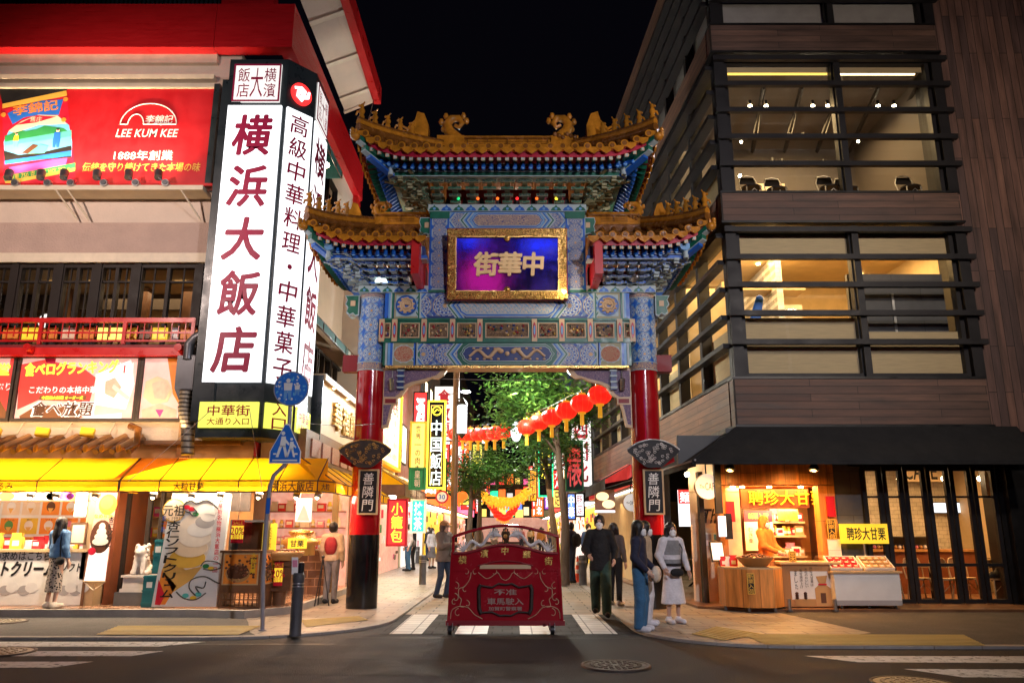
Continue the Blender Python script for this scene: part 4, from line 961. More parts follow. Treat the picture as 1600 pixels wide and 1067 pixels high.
# boards and fan ornaments on the two columns
for s in (-1, 1):
 cx = GX+s*2.835; side = 'left' if s < 0 else 'right'
 t = thing('column_plaque', f'black plaque with pale characters in a tan frame on the {side} column', 'plaque', (cx, 15.6, 1.9)); F = Fr((cx+(.06 if s > 0 else .1), 15.66, 1.80))
 m = MB(); m.fbox(F, -.17, .17, .03, .85, -.02, .02, 'charcoal'); m.build('board', t); m = MB(); m.frame(F, -.2, .2, 0, .88, .032, -.02, .035, 'wood_light'); m.build('frame', t)
 m = MB(); m.text(F, '善隣門', 0, .44, .76, 'paper', c=.022, vert=True, w=.21, shear=.08, bold=.004); m.build('lettering', t)
 t = thing('fan_ornament', f'pierced {"golden" if s < 0 else "dark silver"} fan shaped ornament on the {side} column', 'ornament', (cx, 15.6, 2.9)); F = Fr((cx+(.03 if s < 0 else .06), 15.52, 2.80)); mt = 'iron' if s < 0 else 'charcoal'
 top = [(.56*math.sin(a)*1.0, -.62+1.05*math.cos(a)) for a in [lerp(-.78, .78, i/16) for i in range(17)]]
 top = [(.75*math.sin(a), -.27+.72*math.cos(a)) for a in [lerp(-.76, .76, i/16) for i in range(17)]]
 bot = [(.17*math.sin(a), -.17+.20*math.cos(a)) for a in [lerp(.76, -.76, i/6) for i in range(7)]]
 m = MB(); m.prism(F, top+[(.50, .2), (.2, -.06), (.12, -.10), (-.12, -.10), (-.2, -.06), (-.50, .2)], -.01, .012, mt, ); m.build('plate', t)
 m = MB(); rr = random.Random(5)
 for i in range(58):
  a = rr.uniform(-.66, .66); r = rr.uniform(.22, .66); x, y = r*math.sin(a), -.27+r*math.cos(a)
  if y < -.02: continue
  m.tube([F.pt(x+math.cos(j)*.03, y+math.sin(j)*.022, .016) for j in (0, 1.3, 2.6, 3.9, 5.2)], .007, 'gold' if s < 0 else 'silver_white', 4)
 m.tube([F.pt(x, y, .012) for x, y in top], .014, 'gold' if s < 0 else 'steel', 5); m.build('filigree', t)
 m = MB(); R_ = Fr((cx+s*.0, 15.85, 2.74)); m.prism(R_, [(s*.29, 0), (s*.52, .10), (s*.50, .24), (s*.29, .18)], -.1, .1, 'red_lacquer'); m.build('bracket', t)
# ---------------------------------------------------------------- the restaurant building on the left
HY = 15.2
hotel = thing('restaurant_building', 'cream and red corner restaurant building with yellow awnings on the left', 'building', (-6, HY, 0))
HF = Fr((0, HY, 0)); f = HF.on
def hb(F, u0, v0, u1, v1, c0, c1, mat, m):
 a0, b0 = F.on(u0, v1); a1, b1 = F.on(u1, v0); m.fbox(F, a0, a1, b0, b1, c0, c1, mat); return m
zt = lambda v: f(800, v)[1]
XL, XC = -16.0, -4.75
m = MB()       # masonry: storey bands on the front, the side wall along the lane
m.fbox(HF, XL, XC-1.2, zt(405)+.10, zt(348), -.3, 0, 'cream_stucco'); m.fbox(HF, XL, XC-1.25, zt(412), zt(405)+.1, -.3, .10, 'trim_cream')
m.fbox(HF, XL, XC-1.2, zt(348), zt(80), -.32, -.06, 'cream')
m.fbox(HF, XL, XC-.9, zt(690), zt(657)-.02, -.3, .02, 'cream'); m.fbox(HF, XL, XC-.9, zt(660), zt(655), -.3, .12, 'trim_cream')
m.fbox(HF, XL, XC, zt(655)-.3, zt(536), -.4, -.06, 'wood_brown')
SX = -4.95; SFr = Fr((SX, 0, 0), (0, 1, 0), (0, 0, 1))            # side wall faces the lane: a = world y
m.fbox(SFr, HY, 23, 2.9, 4.3, -.3, 0, 'red_dark'); m.fbox(SFr, HY+.6, 23, 6.7, 9.0, -.3, 0, 'cream'); m.fbox(SFr, HY+.2, 23, 9.0, 9.3, -.3, .05, 'red_paint')
m.fbox(SFr, HY+.6, 23, 10.9, 11.7, -.3, 0, 'cream'); m.fbox(SFr, 22.6, 23, 2.9, 11.7, -.3, .15, 'red_paint')
m.fbox(SFr, HY+.2, 23, 4.3, 4.4, -.3, .04, 'red_dark'); m.fbox(SFr, HY+.2, 16.4, 4.4, 11.6, -.3, -.02, 'wood_brown')
m.build('wall', hotel)
m = MB()       # red fascia beam: front and lane side, with the red board above it
m.box(XL, -6.45, HY-.32, HY-.02, zt(80)-.12, zt(14)-.12, 'red_beam'); m.box(-6.44, XC, HY-.32, HY-.02, zt(80)-.12, zt(14)-.12, 'red_beam'); m.box(XC-.3, XC+.0, HY-.02, 23, zt(80)-.12, zt(14)-.12, 'red_beam')
m.box(-6.46, -5.3, HY-.1, HY+.2, zt(14)-.12, zt(14)+2.4, 'red_beam'); m.build('fascia_beam', hotel)
m = MB(); zz = zt(14)-.10
for i in range(70):
 x = -13.5+i*.1; m.box(x, x+.055, HY+.05, HY+.13, zz, zz+2.5, 'dark_panel')
m.box(XL, -6.5, HY+.16, HY+.2, zz, zz+2.5, 'leaf_dark'); m.build('louvre_screen', hotel)
m = MB()       # eave over the lane
ez = 13.35; e0 = [Vector((XC+.02, HY-.4, zz+.3)), Vector((-3.9, HY-.4, ez)), Vector((-3.9, 19.9, ez)), Vector((XC+.02, 19.9, zz+.3))]
m.quad(e0, 'cream'); 
for y in (15.9, 17.6, 19.2): m.quad([(XC+.03, y, zz+.26), (-3.92, y, ez-.06), (-3.92, y+.16, ez-.06), (XC+.03, y+.16, zz+.26)], 'trim_cream'); 
m.prism(Fr((0, 19.95, 0)), [(XC, zz+.25), (-3.9, ez), (-3.9, ez+.2), (XC, zz+.5)], -.06, .06, 'cream')
m.build('eave_soffit', hotel); m = MB(); m.box(-3.92, -3.72, HY-.5, 19.97, ez-.1, ez+.4, 'red_paint'); m.build('eave_fascia', hotel)
m = MB()       # stepped cornice under the beam, washed by warm lamps
for v0, v1, c in ((80, 97, .02), (115, 124, .08)): m.fbox(HF, XL, -6.45, zt(v1)-.06, zt(v0)-.1, -.2, .04+c, 'trim_cream')
m.fbox(HF, XL, -6.4, zt(139), zt(134), -.1, .10, 'trim_cream'); m.build('cornice', hotel)
# billboard with its frame
BF = Fr((0, HY-.1, 0)); t = thing('billboard', 'wide red billboard with a sauce pouch and white and yellow lettering under the red beam', 'billboard', (-8.6, HY-.1, zt(293)))
x1 = BF.on(330, 220)[0]; z0, z1 = BF.on(0, 293)[1], BF.on(0, 139)[1]
m = MB(); m.fbox(BF, XL, x1, z0, z1, -.06, 0, 'board_red'); m.build('board', t)
m = MB(); m.fbox(BF, x1, x1+.12, z0-.05, z1+.05, -.1, .12, 'dark_panel'); m.fbox(BF, XL, x1, z1, z1+.04, -.06, .04, 'trim_cream'); m.build('frame', t)
P = lambda u, v: BF.on(u, v)
def ppoly(m, F, pts, c0, c1, mat): m.prism(F, [F.on(*p) for p in pts], c0, c1, mat)
m = MB()       # the printed pouch: gold top, blue banner, boat on a lake, pink and green strips
ppoly(m, BF, [(4, 172), (104, 148), (117, 258), (118, 285), (12, 293), (5, 280)], .001, .004, 'ink_red')
ppoly(m, BF, [(-2, 138), (4, 163), (104, 142), (106, 138)], .002, .005, 'ink_black'); ppoly(m, BF, [(104, 142), (4, 163), (4, 170), (105, 150)], .005, .008, 'ink_gold')
ppoly(m, BF, [(12, 178), (35, 166), (66, 158), (99, 156), (92, 180), (60, 180), (38, 184), (20, 195)], .005, .008, 'ink_blue')
ppoly(m, BF, [(6, 222), (14, 205), (34, 190), (60, 180), (90, 181), (108, 196), (113, 222), (112, 246), (8, 252)], .005, .007, 'ink_sky'); ppoly(m, BF, [(14, 205), (34, 190), (60, 180), (90, 181), (104, 194), (60, 196), (24, 208)], .007, .009, 'ink_cream')
ppoly(m, BF, [(26, 196), (58, 181), (88, 183), (58, 192)], .009, .011, 'ink_red'); ppoly(m, BF, [(8, 213), (40, 206), (70, 200), (70, 206), (40, 214), (8, 222)], .009, .011, 'ink_green'); ppoly(m, BF, [(8, 222), (112, 204), (112, 214), (8, 228)], .007, .009, 'ink_teal')
ppoly(m, BF, [(6, 236), (30, 243), (70, 238), (112, 228), (112, 247), (8, 255)], .009, .012, 'ink_black'); ppoly(m, BF, [(34, 240), (52, 226), (60, 228), (54, 242)], .012, .014, 'ink_brown'); ppoly(m, BF, [(44, 241), (64, 226), (76, 229), (70, 240)], .012, .015, 'ink_teal'); ppoly(m, BF, [(8, 252), (112, 236), (112, 244), (8, 258)], .012, .0135, 'ink_blue'); ppoly(m, BF, [(8, 215), (30, 203), (46, 207), (70, 197), (100, 201), (112, 210), (8, 222)], .0085, .0088, 'ink_green')
for (u, v, k, c1, c2) in ((26, 216, 1, 'ink_yellow', 'ink_sky'), (90, 212, 1.35, 'ink_blue', 'ink_blue')):   # two small boatmen
 a, b = P(u, v); k *= .62; s = .09*k; m.disc(BF, a, b+.13*k, .045*k, .014, .018, 'ink_cream', 10); m.disc(BF, a, b+.16*k, .04*k, .018, .02, 'ink_black', 10, .025*k); m.prism(BF, [(a-s, b-.12*k), (a+s, b-.12*k), (a+s*.8, b+.08*k), (a-s*.8, b+.08*k)], .014, .018, c1); m.prism(BF, [(a-s*.8, b-.34*k), (a-s*.1, b-.34*k), (a, b-.2*k), (a+s*.3, b-.34*k), (a+s, b-.34*k), (a+s, b-.12*k), (a-s, b-.12*k)], .014, .018, c2)
ppoly(m, BF, [(14, 262), (106, 246), (103, 258), (18, 273)], .007, .010, 'ink_pink'); ppoly(m, BF, [(5, 276), (118, 255), (118, 263), (8, 284)], .010, .012, 'ink_green'); ppoly(m, BF, [(8, 284), (118, 263), (118, 268), (10, 289)], .010, .013, 'ink_gold')
for u, v in ((6, 180), (103, 156), (100, 188)): a, b = P(u, v); m.disc(BF, a, b, .055, .012, .015, 'ink_orange', 7)
a, b = P(56, 169); m.text(BF, '李錦記', a, b, .24, 'ink_orange', c=.012, bold=.03, rot=.16, gap=1, w=.95); a, b = P(57, 187); m.text(BF, '舊庄', a, b, .12, 'ink_cream', c=.013); a, b = P(62, 271); m.text(BF, '淨重 750 克 NET WT 750 g', a, b, .13, 'ink_gold', c=.016, rot=.17, w=1.25)
m.build('pouch_print', t)
m = MB(); a, b = P(206, 238.5)
for s, pts in ((0, None),):
 a0, b0 = P(188, 195); a1, _ = P(276, 195); cx = (a0+a1)/2; rr_ = (a1-a0)/2
 arcp = [BF.pt(cx-rr_*math.cos(q), b0+rr_*.82*math.sin(q), .012) for q in [PI*i/24 for i in range(25)]]
 m.tube(arcp, .014, 'ink_white', 4); m.tube([arcp[0], BF.pt(a0+.16, b0, .012)], .014, 'ink_white', 4); m.tube([arcp[-1], BF.pt(a0+.50, b0, .012)], .014, 'ink_white', 4)
 m.tube([BF.pt(a0+.33-.17*math.cos(q), b0+.24*math.sin(q), .012) for q in [PI*i/12 for i in range(13)]], .014, 'ink_white', 4)
a, b = P(249, 187); m.text(BF, '李錦記', a, b, .20, 'ink_white', bold=.02, shear=.15, w=.58); a, b = P(230, 208.5); m.text(BF, 'LEE KUM KEE', a, b, .19, 'ink_white', bold=.012, shear=.15, w=1.30)
a, b = P(224, 245); m.text(BF, '1888年創業', a, b+.03, .23, 'ink_white', w=1.24); a, b = P(221, 261.5); m.text(BF, '伝統を守り続けてきた本場の味', a, b, .20, 'ink_gold', bold=.012, w=2.48, shear=.1)
m.build('lettering', t)
# ledge with spotlights that wash the billboard
m = MB(); m.box(XL, x1+.1, HY-.52, HY-.06, zt(313), zt(306), 'trim_cream'); m.box(XL, x1+.2, HY-.3, HY-.06, zt(300), zt(296), 'red_paint')
for u in (104, 122, 295):
 a = BF.on(u, 306)[0]; m.tube([(a, HY-.5, zt(312)), (a+.28, HY-.06, zt(346))], .02, 'trim_cream', 5)
m.build('billboard_ledge', hotel)
for k, u in enumerate((0, 38, 87, 122, 172, 220, 265)):
 a, b = HF.on(u, 296); p = Vector((a, HY-.55, zt(298)+.04)); lab = ['black spotlight at the photo edge beneath the sauce pouch', 'spotlight second from the left under the sauce pouch', 'spotlight at the left of the two angled struts', 'spotlight just right of the two angled struts', 'spotlight below the start of the yellow slogan', 'spotlight below the middle of the yellow slogan', 'spotlight below the end of the yellow slogan'][k]
 t = thing('spotlight', lab, 'spotlight', p, 'spotlights under the red billboard'); m = MB(); d = Vector((-.25, .45, .85)).normalized()
 m.cyl(p-d*.02, p+d*.19, .075, 'steel_dark', .085, 14); m.build('housing', t); m = MB(); m.cyl(p+d*.185, p+d*.195, .07, 'lamp_spot', n=14); m.build('lens', t)
 m = MB(); q = p+Vector((.16, .02, -.12)); m.cyl(q+Vector((0, -.04, 0)), q+Vector((0, .05, 0)), .075, 'steel', n=14); m.cyl(q+Vector((0, -.06, 0)), q+Vector((0, -.04, 0)), .055, 'steel_dark', n=12); m.tube([p, q], .02, 'steel_dark', 5); m.tube([q, q+Vector((0, .3, 0))], .025, 'steel_dark', 5); m.build('mount', t)
 lamp('SPOT', p+d*.24, 160, (1, .70, .42), .06, p+Vector((-.1, .20, 1.6)), 140, .9, parent=t)
# upper window band: room behind, frames, panes
wz0, wz1 = zt(556), zt(412)
m = MB(); m.box(XL, -6.1, HY+3.2, HY+3.3, wz0-.6, wz1+.3, 'room_wall'); m.box(XL, -6.1, HY+.2, HY+3.3, wz1+.02, wz1+.1, 'room_wall'); m.box(XL, -6.1, HY+.2, HY+3.3, wz0-.3, wz0-.2, 'room_floor'); m.box(-6.1, -6.0, HY+.0, HY+3.3, wz0-.3, wz1+.2, 'room_dark')
for x in (-10.2, -8.4, -7.4): m.box(x, x+.22, HY+1.6, HY+1.8, wz0-.2, wz1, 'wood_brown')
m.box(XL, -6.2, HY+2.2, HY+2.3, wz1-.35, wz1, 'room_dark')
m.build('room', hotel)
for x in (-10.1, -9.2, -8.3, -7.3, -6.6):
 m = MB(); m.box(x-.13, x+.13, HY+1.2, HY+1.3, wz1-.01, wz1+.015, 'ceil_warm'); m.build('ceiling_lamp', hotel)
lamp('AREA', (-8.2, HY+1.7, wz1-.1), 60, (1, .70, .40), 2.5, (-8.2, HY+1.8, 0), sy=1.5, parent=hotel)
m = MB(); p = HF.on(60, 487); m.ball((p[0]*1.03, HY+.8, p[1]), .17, 'lantern_white', 14, 10); m.cyl((p[0]*1.03, HY+.8, p[1]+.17), (p[0]*1.03, HY+.8, wz1), .01, 'black', n=5); m.build('paper_lantern', hotel)
for k in range(5):
 xs = [HF.on(u, 455)[0] for u in (-58, 20, 88, 148, 210, 310)]; a0, a1 = xs[k]+.05, xs[k+1]-.05
 w = MB(); w.frame(HF, a0, a1, wz0, wz1-.02, .07, -.14, .0, 'dark_frame'); mid = (a0+a1)/2
 w.fbox(HF, mid-.035, mid+.035, wz0+.07, wz1-.09, -.12, -.01, 'dark_frame'); w.fbox(HF, a0+.07, a1-.07, wz1-.40, wz1-.36, -.1, -.03, 'dark_frame')
 for q in (.25, .75): x = lerp(a0, a1, q); w.fbox(HF, x-.012, x+.012, wz0+.07, wz1-.09, -.09, -.05, 'dark_frame')
 o = w.build('window', hotel); g = MB(); g.rect(HF, a0+.05, a1-.05, wz0+.05, wz1-.05, -.07, 'glass_dim'); g.build('pane', o)
for u in (-60, 20, 90, 150, 212, 310): m = MB(); a = HF.on(u, 455)[0]; m.fbox(HF, a-.07, a+.07, wz0, wz1, -.16, .03, 'dark_frame'); m.build('window_post', hotel)
# red balcony railing and beam below
RF = Fr((0, HY-.28, 0)); rz = lambda v: RF.on(800, v)[1]; xr = RF.on(303, 520)[0]
m = MB(); m.fbox(RF, XL, xr, rz(504), rz(497), -.04, .03, 'red_paint'); m.fbox(RF, XL, xr, rz(521), rz(518.5), -.02, .01, 'red_paint'); m.fbox(RF, XL, xr, rz(534), rz(531), -.02, .01, 'red_paint')
for i in range(62):
 x = xr-.04-i*.135
 m.fbox(RF, x-.008, x+.008, rz(531) if i % 2 else rz(526), rz(504) if i % 2 else rz(509), -.01, .005, 'red_paint')
for u in (64, 195, -70, 302): x = RF.on(u, 515)[0]; m.fbox(RF, x-.035, x+.035, rz(538), rz(497), -.03, .025, 'red_paint')
m.build('railing', hotel)
m = MB(); x = XL
rr = random.Random(4)
while x < -6.4:
 w = rr.uniform(.18, .42); m.box(x, x+w*.8, HY-.06, HY-.03, zt(532), zt(513), rr.choice(['poster_yellow', 'ink_yellow', 'ink_cream', 'sign_gold', 'ink_orange', 'paper', 'wood_brown'])); x += w
m.build('menu_strip', hotel)
m = MB(); m.fbox(RF, XL, xr-.1, rz(556), rz(544), -.2, .06, 'red_paint'); m.fbox(RF, XL, xr-.1, rz(544), rz(539), -.2, .02, 'red_dark')
for u in (52, 285): x = RF.on(u, 546)[0]; m.cyl((x, HY-.5, rz(546)), (x, HY-.2, rz(546)), .075, 'red_paint', n=12)
m.build('red_beam', hotel)
# three picture panels
PFm = Fr((0, HY-.14, 0)); pz0, pz1 = PFm.on(0, 656)[1], PFm.on(0, 558)[1]
def poster(label, u0, u1):
 a0, a1 = PFm.on(u0, 608)[0], PFm.on(u1, 608)[0]; t = thing('picture_panel', label, 'poster', ((a0+a1)/2, HY-.14, pz0), 'lit picture panels under the red railing')
 m = MB(); m.frame(PFm, a0-.06, a1+.06, pz0-.03, pz1+.03, .055, -.1, .05, 'iron'); m.build('frame', t); return t, a0, a1
PP = lambda u, v: PFm.on(u, v)
t, a0, a1 = poster('lit red picture panel cut by the left photo edge', -120, 17); m = MB(); m.rect(PFm, a0, a1, pz0, pz1, 0, 'poster_red'); ppoly(m, PFm, [(-120, 656), (-60, 610), (0, 625), (17, 656)], .002, .004, 'poster_brown'); ppoly(m, PFm, [(-120, 558), (17, 558), (14, 580), (-60, 572), (-120, 590)], .002, .004, 'poster_pink'); a, b = PP(6, 577); m.text(PFm, '堂', a, b, .24, 'neon_yellow', bold=.04, c=.006); a, b = PP(5, 604); m.text(PFm, 'ぷり', a, b, .16, 'poster_white', c=.006); m.build('print', t)
t, a0, a1 = poster('lit panel announcing an all you can eat ranking in yellow and brown lettering', 29, 212); m = MB(); m.rect(PFm, a0, a1, pz0, pz1, 0, 'poster_pink'); ppoly(m, PFm, [(31, 570), (70, 562), (130, 575), (150, 590), (140, 628), (60, 625), (27, 640)], .002, .004, 'poster_red'); ppoly(m, PFm, [(30, 650), (60, 632), (110, 636), (140, 646), (120, 655), (32, 655)], .002, .004, 'poster_brown')
ppoly(m, PFm, [(150, 585), (205, 562), (210, 600), (196, 640), (148, 632)], .003, .005, 'poster_white'); ppoly(m, PFm, [(165, 596), (180, 590), (190, 605), (178, 622), (164, 615)], .005, .007, 'poster_meat'); ppoly(m, PFm, [(178, 600), (203, 620), (200, 626), (175, 606)], .007, .009, 'paper'); ppoly(m, PFm, [(140, 650), (190, 645), (190, 655), (120, 655)], .004, .006, 'poster_white'); ppoly(m, PFm, [(70, 558), (88, 558), (86, 570), (72, 566)], .004, .006, 'ink_crimson')
a, b = PP(112, 575); m.text(PFm, '食べログランキング', a, b, .25, 'neon_yellow', bold=.05, w=1.82, c=.008, rot=.04); a, b = PP(99, 609); m.text(PFm, 'こだわりの本格中華', a, b, .14, 'poster_white', bold=.02, w=1.32, c=.008); ppoly(m, PFm, [(62, 618), (136, 618), (134, 625), (61, 625)], .006, .008, 'poster_brown'); a, b = PP(98, 621.5); m.text(PFm, '中国四大料理 オーダー式', a, b, .07, 'neon_yellow', bold=.03, c=.011, w=.8)
a, b = PP(98, 639); m.text(PFm, '食べ放題', a, b, .29, 'poster_white', bold=.07, w=1.25, c=.010, shear=.12); m.text(PFm, '食べ放題', a, b, .27, 'ink_brown', bold=.02, w=1.18, c=.013, shear=.12)
ppoly(m, PFm, [(188, 566), (193, 572), (199, 565), (204, 572), (209, 566), (208, 584), (189, 584)], .008, .011, 'poster_white'); a, b = PP(195, 577); m.text(PFm, '1', a, b, .15, 'ink_red', c=.014, bold=.03); m.build('print', t)
t, a0, a1 = poster('lit panel picturing a peach bun beside the grey duct', 222, 284); m = MB(); m.rect(PFm, a0, a1, pz0, pz1, 0, 'poster_pink')
ppoly(m, PFm, [(224, 620), (228, 596), (246, 588), (262, 594), (270, 610), (262, 628), (238, 632)], .002, .006, 'ink_cream'); ppoly(m, PFm, [(238, 600), (256, 592), (268, 606), (258, 624), (242, 622)], .006, .009, 'poster_meat'); ppoly(m, PFm, [(222, 640), (250, 630), (276, 640), (276, 655), (222, 655)], .004, .007, 'poster_meat'); ppoly(m, PFm, [(243, 640), (256, 640), (250, 652)], .008, .01, 'ink_pink'); ppoly(m, PFm, [(262, 560), (284, 558), (284, 640), (270, 615)], .002, .004, 'ink_orange'); m.build('print', t)
lamp('AREA', (-8.6, HY-.75, zt(672)), 60, (1, .68, .34), 5.0, (-8.6, HY-.1, zt(600)), sy=.15, parent=hotel)
# small yellow floodlights on the cream ledge
for k, u in enumerate((14, 88, 156)):
 a, b = HF.on(u, 680); p = Vector((a, HY-.45, b)); t = thing('floodlight', ['small yellow floodlight above the left roof tiles', 'small yellow floodlight below the lettered panel', 'small yellow floodlight nearest the grey duct'][k], 'floodlight', p, 'yellow floodlights over the tiled canopy')
 m = MB(); F = Fr(p, (1, 0, -.1), (-.15, .5, .8)); m.fbox(F, -.13, .13, -.09, .09, -.03, .04, 'yellow'); m.build('housing', t); m = MB(); m.fbox(F, -.11, .11, -.07, .07, .04, .045, 'ink_yellow'); m.build('lens', t); m = MB(); m.tube([p+Vector((.1, .03, -.05)), p+Vector((.28, .25, .0)), p+Vector((.32, .36, .25))], .018, 'trim_cream', 5); m.build('arm', t)
# tiled canopy
t = thing('tiled_canopy', 'row of round brown clay roof tiles above the left yellow awning', 'canopy', (-9, HY-.3, zt(714)))
m = MB(); xe = HF.on(212, 700)[0]; zb, zu = zt(707), zt(690)
for i in range(34):
 x = xe-.05-i*.31; m.cyl((x, HY-.55, zb+.03), (x+.16, HY-.05, zu+.10), .062, 'wood_warm', n=10); m.cyl((x-.01, HY-.565, zb+.03), (x, HY-.55, zb+.03), .075, 'amber_tile', n=14); m.cyl((x+.16, HY-.5, zb-.03), (x+.2, HY-.05, zu+.05), .06, 'wood_brown', n=8)
m.build('tiles', t); m = MB(); m.tube([(xe+.05, HY-.5, zb), (xe+.2, HY-.4, zb+.12), (xe+.16, HY-.3, zu+.2), (xe-.05, HY-.2, zu+.28)], .07, 'amber_dark', 8); m.build('end_curl', t)
m = MB(); m.fbox(HF, XL, -5.0, zt(728), zt(688), -.3, .03, 'wood_brown'); m.fbox(HF, xe+.2, -5.2, zt(696), zt(690), -.1, .25, 'wood_brown'); m.fbox(HF, HF.on(282, 700)[0], HF.on(300, 700)[0], zt(716), zt(640), -.1, .16, 'wood_warm'); m.build('lintel', hotel)
# duct
t = thing('duct', 'grey metal exhaust duct with a bent pipe beside the tower sign', 'duct', (-6.3, HY-.4, 3.4)); D = Fr((0, HY-.55, 0))
d = lambda u, v: D.pt(*D.on(u, v))
m = MB(); m.tube([d(322, 520), d(306, 528), d(296, 538), d(294, 562)], .10, 'steel_dark', 12); m.build('elbow', t); m = MB(); a0, b0 = D.on(274, 608); a1, b1 = D.on(307, 556); m.fbox(D, a0, a1, b0, b1, -.25, .05, 'steel_dark'); m.prism(D, [(a0, b0), (a1, b0), (a1-.12, b0-.22), (a0+.1, b0-.22)], -.24, .04, 'steel_dark'); m.build('box', t)
m = MB(); pts = [d(291, 612), d(288, 640), d(293, 668), d(293, 710)]; m.tube(pts, .115, 'iron_light', 12)
for k in range(14): q = k/13; i = min(2, int(q*3)); p = pts[i].lerp(pts[i+1], q*3-i); m.tube([p, p+Vector((0, 0, .03))], .122, 'iron', 12)
m.build('hose', t)
# the tower sign: three lit faces in a dark bay
TY = 14.4; x0 = pp(318, 597, TY).x; x1 = pp(411, 597, TY).x; zb, zt2 = pp(800, 683, TY).z, pp(800, 92, TY).z; cw = .46
A, B, Cc = Vector((x0-.08, TY, 0)), Vector((x1+.02, TY, 0)), Vector((x1+.02+cw, TY+cw*1.15, 0)); Dd = Vector((x1+.02+cw, TY+cw*1.15+1.15, 0))
tower = thing('tower_sign', 'tall white three sided tower sign with red lettering on the restaurant corner', 'sign', (x1, TY, zb))
m = MB()
ins = [(A.x, A.y), (B.x, B.y), (Cc.x, Cc.y), (Dd.x, Dd.y), (A.x, Dd.y)]
m.prism(WF, [(x, y+.03) for x, y in ins], zb, zt2, 'dark_panel'); m.prism(WF, [(A.x-.1, A.y-.02), (A.x+.3, A.y-.02), (A.x+.3, Dd.y), (A.x-.1, Dd.y)], zb+.3, zt2-.5, 'dark_panel'); m.build('casing', tower)
def face(P, Q, za, zb_, mat, mg=.05, name='lit_face'):
 F = Fr(P, (Q-P), (0, 0, 1)); L = (Q-P).length; m = MB(); m.fbox(F, mg, L-mg, za, zb_, -.02, .03, mat); return F, L, m
zf0, zf1 = pp(800, 597, TY).z, pp(800, 166, TY).z; hh = zf1-zf0
for P, Q, txt, w, gs, n in ((A, B, '横浜大飯店', .74, 1, 5), (B, Cc, '高級中華料理・中華菓子', .40, .95, 11), (Cc, Dd, '横浜大飯店', .80, 1, 5)):
 F, L, m = face(P, Q, zf0, zf1, 'sign_white', .06 if n == 5 else .05); o = m.build('lit_face', tower)
 j = MB()
 for k in range(1, 3): z = lerp(zf0, zf1, k*.335); j.fbox(F, .06, L-.06, z-.005, z+.005, .03, .032, 'ink_grey')
 j.build('seam', o)
 m = MB(); m.text(F, txt, L/2, zf0+hh/2-(.02 if n == 5 else 0), hh*(.97 if n == 5 else .98), 'ink_crimson', w=min(w, L-.2), c=.034, vert=True, bold=.035 if n == 5 else .02, gap=.86 if n == 5 else .92, shear=.08, res=3); m.build('lettering', tower)
zs0, zs1 = pp(800, 160, TY).z, pp(800, 102, TY).z
for P, Q in ((A, B), (Cc, Dd)):
 F, L, m = face(P, Q, zs0, zs1, 'sign_white_dim', .12, 'seal'); m.frame(F, .12, L-.12, zs0, zs1, .035, .028, .04, 'ink_crimson'); a0, a1 = .2, L-.2; b0, b1 = zs0+.07, zs1-.07
 for i, ch in enumerate('横浜大飯店'): pass
 cw_ = (a1-a0)/3
 for i, ch in enumerate(('飯店', '大', '横濱')):
  m.text(F, ch, a0+cw_*(i+.5), (b0+b1)/2, (b1-b0)*.98, 'ink_crimson', w=cw_*.9, c=.036, vert=len(ch) > 1, bold=.004) if len(ch) > 1 else m.text(F, ch, a0+cw_*(i+.5), (b0+b1)/2, (b1-b0)*.95, 'ink_crimson', w=cw_*.95, c=.036)
 m.build('seal_panel', tower)
F = Fr(B, Cc-B, (0, 0, 1)); L = (Cc-B).length; m = MB(); m.disc(F, L/2, (zs0+zs1)/2-.1, .24, -.01, .04, 'sign_red', 24)
for i in range(3):
 pts = [F.pt(L/2+(.03+.05*k)*math.cos(k*.9+i*2.1)*1.1, (zs0+zs1)/2-.1+(.03+.045*k)*math.sin(k*.9+i*2.1), .05) for k in range(4)]; m.tube(pts, [.045, .05, .04, .03], 'sign_white', 6)
m.build('round_emblem', tower)
zy0, zy1 = pp(800, 668, TY).z, pp(800, 628, TY).z
for P, Q, tx in ((A, B, ('中華街', '大通り入口')), (B, Cc, ('入', '口')), (Cc, Dd, ('中華街', '大通り入口'))):
 F, L, m = face(P, Q, zy0, zy1, 'sign_yellow', .06)
 if len(tx[0]) > 1: m.text(F, tx[0], L/2, lerp(zy0, zy1, .66), .20, 'ink_red', w=.78, c=.034, bold=.02); m.text(F, tx[1], L/2, lerp(zy0, zy1, .24), .13, 'ink_red', w=.78, c=.034, bold=.012)
 else: m.text(F, '入口', L/2, lerp(zy0, zy1, .5), .52, 'ink_red', w=.30, c=.034, vert=True, bold=.015)
 m.build('entrance_panel', tower)
# lane side of the building: windows, dark green awnings
for k, (y0, y1, z0, z1) in enumerate(((16.6, 17.9, 4.5, 6.0), (18.0, 19.3, 4.5, 6.0), (19.4, 20.7, 4.5, 6.0), (20.8, 22.4, 4.5, 6.0), (16.8, 18.4, 9.35, 10.8), (18.6, 20.4, 9.35, 10.8))):
 w = MB(); w.frame(SFr, y0, y1, z0, z1, .07, -.1, .04, 'dark_frame'); w.fbox(SFr, (y0+y1)/2-.03, (y0+y1)/2+.03, z0, z1, -.1, .02, 'dark_frame'); o = w.build('window', hotel); g = MB(); g.rect(SFr, y0, y1, z0, z1, -.05, 'glass_dim'); g.build('pane', o)
m = MB(); m.box(SX-2, SX-1.9, 16.5, 22.5, 4.3, 11.5, 'room_wall'); m.build('room', hotel); lamp('AREA', (SX-.6, 19.5, 6.3), 18, (1, .75, .5), 4, (SX-1.2, 19.5, 4), sy=.4, parent=hotel)
